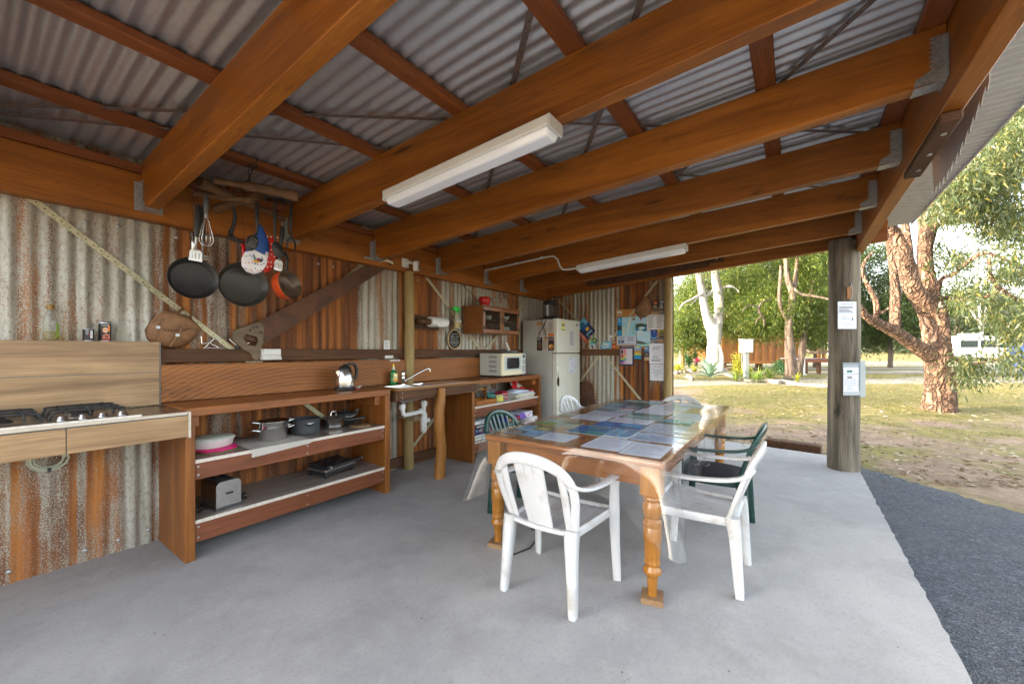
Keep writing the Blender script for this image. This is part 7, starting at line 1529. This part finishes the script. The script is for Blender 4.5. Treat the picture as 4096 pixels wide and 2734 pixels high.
tree('wattle_tree', 'grey brown trunked tree with dense drooping green crown by the meter box', (3166,F3),
     [([Z(1480,1590,75),Z(1478,1500,58),Z(1468,1380,50),Z(1455,1200,38),Z(1450,1050,36),Z(1470,900,34),Z(1490,720,32),Z(1440,560,26),Z(1420,380,20),Z(1400,150,14)], None, 18),
      ([Z(1475,760,24),Z(1510,640,22),Z(1530,480,20),Z(1540,330,16),Z(1560,100,10)], [0,.1,.2,.3,.4], 12), ([Z(1440,1000,22),Z(1370,860,18),Z(1350,740,17),Z(1360,600,16),Z(1370,420,12)], [0,-.2,-.3,-.4,-.5], 12),
      ([Z(1480,640,14),Z(1580,720,13),Z(1700,740,12),Z(1830,765,10),Z(1950,800,6)], [0,-.3,-.5,-.7,-.9], 8),
      ([Z(1200,1040,10),Z(1180,960,9),Z(1140,900,10),Z(1150,830,9),Z(1200,790,6),Z(1270,760,4)], [-.6,-.7,-.8,-.8,-.7,-.5], 7), ([Z(1145,880,7),Z(1080,840,6),Z(1000,860,4),Z(960,920,2)], [-.8,-.9,-1,-1.1], 6), ([Z(1170,950,6),Z(1120,990,5),Z(1100,1040,2)], [-.7,-.8,-.9], 6)],
     [(2890,1310,F3+2.8,.8,.45), (2930,1240,F3+2.2,1.0,.7), (3010,1200,F3+1.5,1.0,.7), (3120,1240,F3+.6,1.0,.7), (3060,1325,F3+2.2,.9,.30), (2960,1320,F3+2.6,.8,.30), (3060,1270,F3+1.2,1.0,.75), (2990,1300,F3+1.6,.8,.55), (3140,1320,F3+.8,.8,.5), (3240,1300,F3+1.0,.9,.7), (3090,1180,F3+1.5,1.1,.7), (3230,1180,F3+1,1.0,.7), (3290,1050,F3,1.0,.7), (3080,1040,F3+1.5,1.2,.6), (2960,1150,F3+2.5,1.0,.7), (3200,850,F3,2.2,1.3)], 1000, 80, .20, .17, .028, .9, LB, BT, 41)
tree('wattle_tree', 'slimmer leaning grey trunk right of the dense tree', (3198,F3+.6),
     [([Z(1560,1600,36),Z(1565,1500,30),Z(1585,1350,32),Z(1610,1150,28),Z(1640,1000,25),Z(1665,850,23),Z(1685,700,20),Z(1700,550,14),Z(1690,350,9)], None, 14), ([Z(1600,1290,16),Z(1680,1325,15),Z(1780,1330,14),Z(1900,1315,9),Z(1990,1300,4)], [0,-.2,-.3,-.4,-.5], 8)],
     [(3270,1340,F3+.8,.8,.45), (3310,1240,F3+1,.9,.6), (3250,1090,F3+1.5,.9,.6)], 90, 70, .2, .16, .024, .9, LB, BT, 43)
F5 = 23.0
for k, (lb, u, blobs, lm, n) in enumerate((
    ('dense bright green tree standing behind the cabin roof', 2960, [(2930,1240,F5,2.0,1.5),(3010,1180,F5+1,2.2,1.8),(2960,1040,F5+1,2.4,1.6),(2860,1140,F5+1.5,1.8,1.4)], LB, 260),
    ('dark green tree filling the gap beside the grey pole', 3260, [(3240,1240,F5,1.8,1.6),(3280,1120,F5+1,1.9,1.6),(3180,1080,F5+1.5,2.0,1.6),(3300,1330,F5,1.5,.9)], LD, 240),
    ('bushy green tree overhanging the open shelter roof', 2780, [(2790,1270,F5-1,1.1,1.1),(2760,1340,F5-2,.9,.8),(2820,1330,F5-1.5,.9,.9),(2790,1180,F5,1.3,1.0)], LB, 170),
    ('dark leafy tree behind the big rough gum tree', 3560, [(3480,1290,F5,1.6,1.4),(3540,1200,F5+1,1.9,1.6),(3600,1310,F5,1.8,1.3),(3500,1060,F5+2,1.9,1.5),(3660,1230,F5+3,1.7,1.2)], LD, 300))):
    tree('leafy_tree', lb, (u,F5), [([(u,1470,9),(u+3,1400,8),(u-4,1300,7),(u+8,1180,5),(u,1080,3)], None, 8), ([(u,1330,5),(u-30,1240,4),(u-50,1150,2)], [0,.5,1], 6), ([(u+2,1300,5),(u+35,1220,4),(u+55,1130,2)], [0,-.4,-.8], 6)], blobs, int(n*1.6), 80, .30, .24, .046, .7, lm, BT, 50+k, group='leafy trees round the camp ground')
# far trees: pale forked gums and the wood behind
for k, (u, lb) in enumerate(((3930,'pale forked gum tree standing behind the white van'), (3320,'pale distant gum trunk seen left of the grey pole'))):
    Ff = 44; s = 1
    tree('far_gum', lb, (u,Ff), [([(u,1420,7),(u-3,1340,6),(u-8,1280,5.5),(u-12,1200,5),(u-20,1100,4),(u-15,980,2)], None, 8), ([(u-4,1320,5),(u+14,1260,5),(u+17,1180,4.5),(u+25,1050,3)], None, 8), ([(u-6,1300,4),(u-30,1265,3.5),(u-55,1230,2)], None, 6)],
         [(u-20,1080,Ff,3,2),(u+40,1000,Ff,3.2,2),(u-60,960,Ff,3,2)], 60, 50, .5, .42, .075, .8, LF, BG, 70+k)
rg = np.random.default_rng(77); Cc = []
g = G()
for k in range(120):
    F = rg.uniform(56, 80); r = rg.uniform(.30, 1.55)*F; p = VF @ Vector((r, F, 0)); h = rg.uniform(5, 11); z0 = gz(p.x,p.y)
    g.tube([(p.x,p.y,z0-.2),(p.x+rg.uniform(-.5,.5),p.y,z0+h*.5),(p.x+rg.uniform(-1,1),p.y,z0+h*.9)], [.16,.12,.04], 6)
    for _ in range(16):
        q = rg.normal(size=3); q /= np.linalg.norm(q); q *= rg.uniform(.4,1); Cc.append((p.x+q[0]*2.6, p.y+q[1]*2.6, z0+h*.62+q[2]*h*.40))
for k in range(260):
    F = rg.uniform(52, 62); r = rg.uniform(.30, 1.55)*F; p = VF @ Vector((r, F, 0)); Cc.append((p.x,p.y,gz(p.x,p.y)+rg.uniform(.3,2.2)))
P, D, L, W = clump(np.array(Cc), 42, .75, .75, .17, .4, rg)
ws = leafquads('far_wood', P, D, L, W, [LF, BT], kind='stuff', label='hazy wood of trees and scrub along the far edge of the camp ground')
g.build('trunks', BT, ws)
# trees that stand beside the shelter, beyond the end wall; they throw the dappled shade
for k, (x, y, h, lb) in enumerate(((15.5,11.5,7.5,'tall leafy tree beyond the end wall'), (21,15,8.0,'second tall leafy tree beyond the end wall'), (9.5,12.5,7,'third tall leafy tree behind the tool wall'), (27,19,7.5,'fourth tall leafy tree beyond the end wall'), (-5.8,11.6,6.3,'fifth tall leafy tree behind the tool wall'), (-1.6,11.4,6.2,'sixth tall leafy tree behind the tool wall'), (1.4,10.8,6.4,'seventh tall leafy tree behind the tool wall'), (5.0,10.6,6.0,'eighth tall leafy tree behind the tool wall'))):
    rng = np.random.default_rng(90+k); z0 = gz(x,y); t = thing('leafy_tree', lb, 'tree', (x,y,z0-.05), group='leafy trees round the camp ground')
    g = G(); g.tube([(x,y,z0-.1),(x+.1,y,z0+h*.3),(x-.2,y+.1,z0+h*.55),(x,y,z0+h*.85)], [.2,.16,.12,.05], 10); g.build('trunk', BT, t)
    q = rng.normal(size=(46,3)); q /= np.linalg.norm(q, axis=1)[:,None]; q *= rng.uniform(.4,1,(46,1)); cs = np.array([x,y,z0+h*.58]) + q*np.array([2.2,2.2,h*.36])
    P, D, L, W = clump(cs, 55, .32, .26, .06, .7, rng); leafquads('crown', P, D, L, W, LB, parent=t)
# ---- timber cabin
M_clad = wood('cabin cladding', (.30,.115,.028,1), (.48,.215,.06,1), 'z', .6, 1.2, 0, .25); M_clad2 = wood('cabin corner post', (.42,.24,.09,1), (.56,.36,.16,1), 'z', .6, 1.2, 0, .2)
Fc = 20.0; o = VF @ Vector((12.4,Fc,0)); gc = gF(Fc)
t = thing('timber_cabin', 'raised timber cabin with vertical orange boards', 'cabin', (o.x,o.y,gc))
def vb(): g = G(); g.T = VF; return g
zb, zt = .80, 3.0
g = vb(); g.box(10.6,14.6,Fc+.05,Fc+4,zb,zt)
x = 11.55; k = 0
while x < 14.55:
    g.box(x, x+.17, Fc+(.022 if k % 2 else .0), Fc+.049, zb, zt); x += .176; k += 1
for xx in (10.65,10.86,11.07,11.28): g.box(xx, xx+.20, Fc+.03, Fc+.049, zb, zt)
g.build('wall', M_clad, t)
g = vb(); g.box(11.37,11.53,Fc-.03,Fc+.045,zb-.03,zt); g.build('corner_post', M_clad2, t)
g = vb(); g.box(10.5,14.65,Fc-.06,Fc+.04,zb-.11,zb-.002); g.box(10.5,14.65,Fc-.08,Fc+.08,zb-.13,zb-.112); g.build('bearer', M_clad, t)
g = vb(); g.hexa([(10.2,Fc-.9,zt+.02),(14.95,Fc-.9,zt+.02),(14.95,Fc+4.4,zt+.5),(10.2,Fc+4.4,zt+.5),(10.2,Fc-.9,zt+.10),(14.95,Fc-.9,zt+.10),(14.95,Fc+4.4,zt+.58),(10.2,Fc+4.4,zt+.58)]); g.build('roof', M_roof, t)
for xx in (11.6,12.6,13.6,14.5):
    for ff in (Fc+.2, Fc+3.6): g = vb(); g.box(xx-.07,xx+.07,ff-.07,ff+.07,gc-.1,zb-.13); g.build('stump', M_old, t)
for i in range(3): g = vb(); g.box(10.45,11.3,Fc-.30+.0*i-.22*(2-i),Fc-.10-.22*(2-i),gc+.10+.13*i,gc+.145+.13*i); g.build('step', M_old, t)
# deck, white downpipe
t0 = VF @ Vector((13.75,18.3,0)); t = thing('timber_deck', 'low timber deck with reddish edge boards by the cabin', 'deck', (t0.x,t0.y,gF(18.3)))
g = vb(); g.box(13.2,14.7,18,19.6,.93,.975); g.build('deck_boards', simple('grey deck boards', lin(150,156,170), .7, 0, .2, 20), t)
g = vb(); g.box(13.2,14.7,17.96,17.998,.80,.965); g.build('edge_board', M_redX, t)
for xx in (13.35,13.95,14.5): g = vb(); g.box(xx-.06,xx+.06,18.05,18.17,gF(18)-.1,.929); g.build('stump', M_old, t)
for xx in (14.08,14.32): g = vb(); g.box(xx,xx+.10,18.3,18.4,.976,1.42); g.build('rail_post', M_clad, t)
pp = VF @ Vector((rf_(3213,17.2),17.2,0)); g = vb(); g.box(pp.x*0+rf_(3213,17.2)-.05,rf_(3213,17.2)+.05,17.15,17.25,gF(17.2)-.1,1.43); g.box(rf_(3213,17.2)-.09,rf_(3213,17.2)+.09,17.11,17.29,gF(17.2)-.1,gF(17.2)+.06)
g.build('white_post', M_white, label='slim white post beside the leaning trunk and deck', cat='post')
# meter box
Fm = 15.2; rm = rf_(2984,Fm); o = VF @ Vector((rm,Fm,0)); t = thing('meter_box', 'white electrical meter box on a grey post', 'meter box', (o.x,o.y,gF(Fm)-.05))
g = vb(); g.box(rm-.205,rm+.205,Fm-.12,Fm+.10,1.262,1.745); g.build('cabinet', M_white, t, bevel=.01)
g = vb(); g.box(rm-.185,rm+.185,Fm-.135,Fm-.1205,1.285,1.72); g.build('door', M_white, t, bevel=.006)
g = vb(); g.box(rm-.22,rm+.22,Fm-.15,Fm+.12,1.746,1.768); g.build('lid', M_white, t)
g = vb(); g.box(rm-.075,rm+.075,Fm-.07,Fm+.07,gF(Fm)-.1,1.261); g.build('post', simple('grey post', lin(150,152,150), .7, 0, .15), t)
g = vb(); g.tube([(rm-.19,Fm-.05,1.25),(rm-.20,Fm-.05,.9),(rm-.17,Fm-.05,.62),(rm-.10,Fm-.08,.5)], .012, 6); g.build('cable', M_grey, t)
# open shelter
Fs = 24; o = VF @ Vector((10.2,Fs,0)); t = thing('open_shelter', 'small open shelter with orange timber edge behind the palms', 'shelter', (o.x,o.y,gF(Fs)))
g = vb(); g.hexa([(5.0,22.6,2.72),(11.3,23.2,3.06),(11.3,27,3.0),(5.0,27,2.7),(5.0,22.6,2.76),(11.3,23.2,3.10),(11.3,27,3.04),(5.0,27,2.74)]); g.build('roof', M_roof, t)
g = vb(); g.hexa([(5.0,22.66,2.40),(11.2,23.26,2.74),(11.2,23.32,2.74),(5.0,22.72,2.40),(5.0,22.66,2.718),(11.2,23.26,3.058),(11.2,23.32,3.058),(5.0,22.72,2.718)]); g.build('fascia', M_clad, t)
for q in range(5): g = vb(); f0 = 23.5+.75*q; g.hexa([(5.0,f0,2.50),(11.1,f0+.3,2.70),(11.1,f0+.36,2.70),(5.0,f0+.06,2.50),(5.0,f0,2.69),(11.1,f0+.3,2.97),(11.1,f0+.36,2.97),(5.0,f0+.06,2.69)]); g.build('rafter', M_old, t)
for rr, ff in ((rf_(2732,23.6),23.6), (6.2,23.4), (rf_(2732,26.6),26.6)): g = vb(); g.tube([(rr,ff,gF(ff)-.1),(rr,ff,2.70)], .085, 12); g.build('pole', M_log, t)
# logs edging the garden bed
for k, (pa, lb) in enumerate((([(2795,1498,5),(2825,1504,7),(2870,1506,6),(2930,1518,7),(2985,1528,6),(3020,1529,5)],'long pale bent branch edging the garden bed'), ([(3022,1530,8),(3070,1531,10),(3120,1536,10)],'short thick grey log lying in the middle of the bed edge'), ([(3118,1533,10),(3180,1538,7),(3250,1543,8),(3330,1546,8),(3400,1548,8)],'dark grey log running behind the big pole'))):
    g = G(); pts = []; rr = []
    for (u, v_, r) in pa:
        Fq = 14.2; p = onground(u, Fq); F_ = (EYE-p.z)/(v_-1400)*FPX; p = onground(u, F_, r*F_/FPX*.8); pts.append(p); rr.append(r*F_/FPX)
    P_ = crom(pts, 4); R_ = [rr[min(i//4, len(rr)-1)] for i in range(len(P_))]; g.tube(P_, R_, 10, wob=.15); g.build('garden_log', BD, label=lb, cat='log', group='logs edging the garden')
for (u, F, lb) in ((2770,15.2,'grey driftwood stump at the left end of the bed edge'), (2710,17.5,'pale driftwood piece by the yellow bromeliads'), (2745,18.2,'gnarled root wood under the palm plants')):
    p = onground(u, F); g = G(); rr = random.Random(int(u))
    for _ in range(4): a = rr.uniform(0,6.28); g.tube([p+Vector((0,0,.03)), p+Vector((.12*math.cos(a),.12*math.sin(a),.10+.08*rr.random())), p+Vector((.30*math.cos(a),.30*math.sin(a),.06+.12*rr.random()))], [.09,.06,.03], 8, wob=.2)
    g.build('driftwood', BD, label=lb, cat='driftwood', group='driftwood in the garden')
# plants
def rosette(name, label, cat, p, n, L, W, mat, up0, up1, bend, seed, group=None, thick=.0):
    rr = random.Random(seed); g = G()
    for i in range(n):
        a = 2*PI*i*.381966+rr.uniform(-.2,.2); e = R(up1+(up0-up1)*(i/n)+rr.uniform(-6,6)); l = L*rr.uniform(.75,1.1); d = Vector((math.cos(a),math.sin(a),0)); pts = []; 
        sd = Vector((-math.sin(a),math.cos(a),0)); q = Vector(p); m = 5; vs = []
        for k in range(m+1):
            f = k/m; w = W*(math.sin(PI*min(1,f*.9+.12))**.8)*(1 if f < 1 else 0)
            vs += [q - sd*w/2, q + Vector((0,0,-w*.18)), q + sd*w/2]; ee = e - R(bend)*f; q = q + d*(l/m*math.cos(ee)) + Vector((0,0,l/m*math.sin(ee)))
        fs = []
        for k in range(m): fs += [(3*k,3*k+1,3*k+4,3*k+3),(3*k+1,3*k+2,3*k+5,3*k+4)]
        g._add(vs, fs, 0, True)
    return g.build(name, mat, label=label, cat=cat, group=group)
MG = lambda n, a, b_, tr=.25: leafmat(n, [(0, a), (1, b_)], tr, .45)
M_ag = MG('blue green agave', (.14,.24,.19,1), (.26,.36,.27,1), .15); M_yu = MG('yucca green', (.10,.19,.03,1), (.24,.30,.07,1)); M_ye = MG('yellow green', (.26,.28,.02,1), (.46,.42,.05,1)); M_pa = MG('palm green', (.02,.085,.04,1), (.06,.14,.06,1)); M_ma = MG('magenta', (.35,.01,.10,1), (.5,.03,.16,1))
rosette('agave', 'big blue green agave in front of the white gum', 'plant', onground(2838,15.4,.12), 26, .85, .17, M_ag, 80, 12, 38, 1)
gp_ = 'spiky yucca plants in the bed'
rosette('yucca', 'spiky green yucca left of the others in the bed', 'plant', onground(2945,15.0), 34, .55, .04, M_yu, 85, 15, 30, 2, gp_)
rosette('yucca', 'spiky green yucca in the centre of the bed', 'plant', onground(3030,14.6), 42, .68, .045, M_yu, 85, 12, 32, 3, gp_)
rosette('yucca', 'spiky yucca near the dense tree, right in the bed', 'plant', onground(3080,15.8), 38, .70, .045, M_yu, 85, 15, 30, 4, gp_)
rosette('yucca', 'thin yellowish blades between the two trunks', 'plant', onground(3190,14.6), 14, .50, .03, M_ye, 85, 40, 25, 5, gp_)
rosette('bromeliad', 'yellow bromeliad clump at the far left by the wall edge', 'plant', onground(2712,18.4), 60, .62, .06, M_ye, 85, 15, 60, 6)
rosette('bromeliad', 'yellow bromeliad right of the magenta flower plant', 'plant', onground(2776,19.0), 34, .42, .05, M_ye, 85, 25, 40, 7)
rosette('cordyline', 'magenta leaved plant beside the white gum trunk', 'plant', onground(2790,19.4,.45), 20, .28, .06, M_ma, 85, 10, 30, 8)
rosette('yucca_palm', 'dark green palm like plant behind the bromeliads', 'plant', onground(2754,20.5,.35), 80, .75, .07, M_pa, 88, -10, 50, 9)
rosette('yucca_palm', 'smaller dark green palm like plant beside the shelter pole', 'plant', onground(2781,21,.6), 40, .5, .06, M_pa, 88, -10, 50, 10)
def shrub(label, u, F, h, w, mat, seed, n=60):
    rng = np.random.default_rng(seed); p = onground(u, F); t = thing('shrub', label, 'shrub', (p.x,p.y,p.z)); g = G(); cs = []
    for k in range(9): a = rng.uniform(0,6.28); q = p + Vector((w*math.cos(a)*rng.uniform(.1,.6), w*math.sin(a)*rng.uniform(.1,.6), h*rng.uniform(.6,1))); g.tube([p, (p+q)/2+Vector((0,0,.05)), q], [.012,.008,.004], 5); cs += [tuple(p+(q-p)*f) for f in (.45,.6,.75,.9,1)]
    g.build('stem', BT, t); P, D, L, W = clump(np.array(cs), n, .07, .07, .03, .1, rng); leafquads('leaves', P, D, L, W, mat, parent=t)
shrub('upright yellow flowering shrub before the meter post', 2950, 15.8, .95, .28, M_ye, 5, 40)
shrub('low yellow green shrub at the foot of the meter post', 2985, 15.4, .42, .35, M_ye, 6, 40)
shrub('dark green low shrub under the cabin edge', 3120, 17, .6, .5, M_pa, 7, 60)
# timber sleeper at the slab end
g = G(); A = Vector((7.02,.36,-.085)); B = Vector((6.93,-.30,-.085)); g.bar(A+Vector((.10,0,.055)), B+Vector((.10,0,.055)), .19, .11); g.build('timber_sleeper', M_old, label='dark timber sleeper lying beyond the slab edge', cat='sleeper', bevel=.01)
# vehicles
def wheel(t, x, y, z, r, T, w=.2):
    g = G(); g.T = T; g.tube([(x,y-w/2,z),(x,y+w/2,z)], r, 18); wh = g.build('wheel', M_black, t)
    g = G(); g.T = T; g.tube([(x,y-w/2-.012,z),(x,y-w/2-.001,z)], r*.62, 16); g.build('rim', M_galv, wh)
Fv = 38; ov = onground(3902, Fv); t = thing('camper_van', 'white camper van with a roof hatch parked by the wood', 'van', ov)
T = Matrix.Translation(ov) @ VF.to_3x3().to_4x4() @ Matrix.Rotation(R(-14),4,'Z'); M_van = simple('white van paint', lin(186,190,190), .3, 0, .03, coat=.4); M_win = simple('dark car glass', (.02,.03,.03), .1, 0, .1)
g = G(); g.T = T; pr_ = [(-2.0,.35),(1.55,.35),(2.15,.42),(2.2,.95),(1.95,1.2),(1.45,2.1),(1.2,2.35),(-1.85,2.4),(-2.02,2.2)]
g.prism(pr_, (0,.95,0), (1,0,0), (0,0,1), 1.9); g.build('body', M_van, t, bevel=.06, seg=3)
for q, nm in (([(1.0,1.25),(1.72,1.25),(1.36,1.95),(1.0,1.95)],'side_window'), ([(-.3,1.3),(.85,1.3),(.85,1.95),(-.3,1.95)],'side_window'), ([(-1.8,1.3),(-.5,1.3),(-.5,1.95),(-1.8,1.95)],'side_window')):
    g = G(); g.T = T; g.prism(q, (0,-.952,0), (1,0,0), (0,0,1), .012); g.build(nm, M_win, t)
g = G(); g.T = T; g.hexa([(1.97,-.8,1.22),(1.99,-.8,1.22),(1.99,.8,1.22),(1.97,.8,1.22),(1.50,-.7,2.06),(1.53,-.7,2.06),(1.53,.7,2.06),(1.50,.7,2.06)]); g.build('windscreen', M_win, t)
g = G(); g.T = T; g.box(-1.1,.2,-.45,.45,2.401,2.62); g.build('roof_hatch', M_white, t, bevel=.06, seg=2)
for x in (-1.3, 1.45):
    for y in (-.88, .88): wheel(t, x, y, .33, .33, T)
g = G(); g.T = T; g.box(2.16,2.23,-.88,-.6,.72,.9); g.build('headlight', M_chrome, t); g = G(); g.T = T; g.box(2.16,2.23,.6,.88,.72,.9); g.build('headlight', M_chrome, t)
g = G(); g.T = T; g.box(1.75,1.85,-1.2,-.98,1.3,1.5); g.build('mirror', M_black, t, bevel=.02)
g = G(); g.T = T; g.box(2.12,2.24,-.9,.9,.36,.6); g.build('bumper', M_grey, t, bevel=.03)
Fw = 58; ow = onground(2826, Fw); t = thing('four_wheel_drive', 'green and white four wheel drive with bull bar facing the camera', 'car', ow)
T = Matrix.Translation(ow) @ VF.to_3x3().to_4x4() @ Matrix.Rotation(R(100),4,'Z') @ Matrix.Rotation(PI,4,'Z'); M_4 = simple('green car paint', (.02,.05,.045), .25, 0, .1, coat=.5)
g = G(); g.T = T; g.prism([(-2.2,.5),(2.2,.5),(2.25,1.1),(1.0,1.2),(.55,1.85),(-2.0,1.9),(-2.2,1.2)], (0,.95,0), (1,0,0), (0,0,1), 1.9); g.build('body', M_4, t, bevel=.07, seg=2)
g = G(); g.T = T; g.box(.2-2.1,.5,-.9,.9,1.86,1.96); g.build('roof', M_white, t, bevel=.03)
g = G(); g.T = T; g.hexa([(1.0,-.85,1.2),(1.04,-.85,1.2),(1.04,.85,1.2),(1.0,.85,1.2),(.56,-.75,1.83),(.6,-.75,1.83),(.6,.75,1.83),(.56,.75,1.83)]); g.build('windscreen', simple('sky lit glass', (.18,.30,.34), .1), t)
for y in (-.7,.7): g = G(); g.T = T; g.tube([(2.24,y,.92),(2.30,y,.92)], .12, 14); g.build('headlight', M_white, t)
g = G(); g.T = T; [g.tube([(2.4,-.85,z),(2.4,.85,z)], .04, 8) for z in (.6,.85,1.1)]; [g.tube([(2.4,y,.5),(2.4,y,1.2)], .04, 8) for y in (-.85,-.35,.35,.85)]; g.build('bull_bar', M_galv, t)
for x in (-1.4,1.4):
    for y in (-.85,.85): wheel(t, x, y, .4, .4, T, .25)
# blue cubicle at the right
Fb2 = 16.8; ob = onground(4142, Fb2); t = thing('portable_toilet', 'blue plastic portable cubicle half out of view', 'cubicle', ob); M_blue = simple('blue plastic', lin(40,80,160), .4); M_gb = simple('grey blue plastic', lin(96,112,140), .45)
T = Matrix.Translation(ob) @ VF.to_3x3().to_4x4() @ Matrix.Rotation(R(20),4,'Z')
g = G(); g.T = T; g.box(-.55,.55,-.55,.55,.08,1.62); g.build('body', M_blue, t, bevel=.02)
for x in (-.55,.55):
    for y in (-.55,.55): g = G(); g.T = T; g.box(x-.05,x+.05,y-.05,y+.05,.08,1.64); g.build('corner_post', M_gb, t, bevel=.01)
g = G(); g.T = T; g.prism([(-.62,1.641),(.62,1.641),(.5,1.72),(-.5,1.72)], (0,.62,0), (1,0,0), (0,0,1), 1.24); g.build('roof', M_gb, t, bevel=.02)
g = G(); g.T = T; g.box(-.62,.62,-.62,.62,-.02,.079); g.build('skid', M_black, t)
g = G(); g.T = T; g.box(-.40,.40,-.575,-.551,.15,1.55); d = g.build('door', M_gb, t, bevel=.01)
g = G(); g.T = T; g.box(-.36,-.30,-.60,-.576,.8,.95); g.build('handle', M_black, d)
# weathered posts far left
for u, F, h, lb in ((2723,30,1.15,'grey weathered fence post left of the shelter pole'), (2757,29,.95,'grey weathered fence post right of the shelter pole')):
    p = onground(u, F); g = G(); g.tube([p-Vector((0,0,.1)), p+Vector((.02,0,h))], [.14,.12], 10, wob=.1); g.build('fence_post', BD, label=lb, cat='post', group='grey fence posts')
# ================================================================ light, sky, camera
w = bpy.data.worlds.new('World'); S.world = w; w.use_nodes = True; t = w.node_tree; bg = t.nodes['Background']
sky = t.nodes.new('ShaderNodeTexSky'); sky.sky_type = 'NISHITA'; sky.sun_disc = False
SUN_EL, SUN_DIR = R(13), Vector((-.64, .77, 0)).normalized()          # towards the sun: behind the tool wall
sky.sun_elevation = SUN_EL; sky.sun_rotation = math.atan2(SUN_DIR.x, SUN_DIR.y); sky.dust_density = 3.0; sky.air_density = 1.0; sky.ozone_density = 1.0
hs = t.nodes.new('ShaderNodeHueSaturation'); hs.inputs['Saturation'].default_value = .42; t.links.new(sky.outputs[0], hs.inputs['Color']); t.links.new(hs.outputs[0], bg.inputs[0]); bg.inputs[1].default_value = .15
su = bpy.data.lights.new('sun', 'SUN'); su.energy = 2.2; su.angle = R(.6); su.color = (1, .80, .55); so = bpy.data.objects.new('sun', su); C.objects.link(so)
dsun = Vector((SUN_DIR.x*math.cos(SUN_EL), SUN_DIR.y*math.cos(SUN_EL), math.sin(SUN_EL))); so.rotation_euler = dsun.to_track_quat('Z', 'Y').to_euler(); so.location = (0,0,20)
cam = bpy.data.cameras.new('camera'); co = bpy.data.objects.new('camera', cam); C.objects.link(co); S.camera = co
cam.sensor_fit = 'HORIZONTAL'; cam.sensor_width = 36; cam.lens = 36*FPX/4096; cam.clip_start = .02; cam.clip_end = 2000
cam.shift_x = 0; cam.shift_y = (CYP-1367)/4096
co.location = (0,0,EYE); co.rotation_euler = (R(90), 0, YAW - R(90))
S.render.engine = 'CYCLES'; cy = S.cycles; cy.max_bounces = 12; cy.diffuse_bounces = 6; cy.glossy_bounces = 4; cy.transmission_bounces = 6; cy.transparent_max_bounces = 16
cy.use_denoising = True; cy.denoiser = 'OPENIMAGEDENOISE'; cy.sample_clamp_indirect = 8; cy.use_adaptive_sampling = True; cy.adaptive_threshold = .015
S.view_settings.view_transform = 'Standard'; S.view_settings.look = 'None'; S.view_settings.gamma = 1; S.view_settings.exposure = 3.28
for o in bpy.data.objects:
    if '_w' in o: del o['_w']
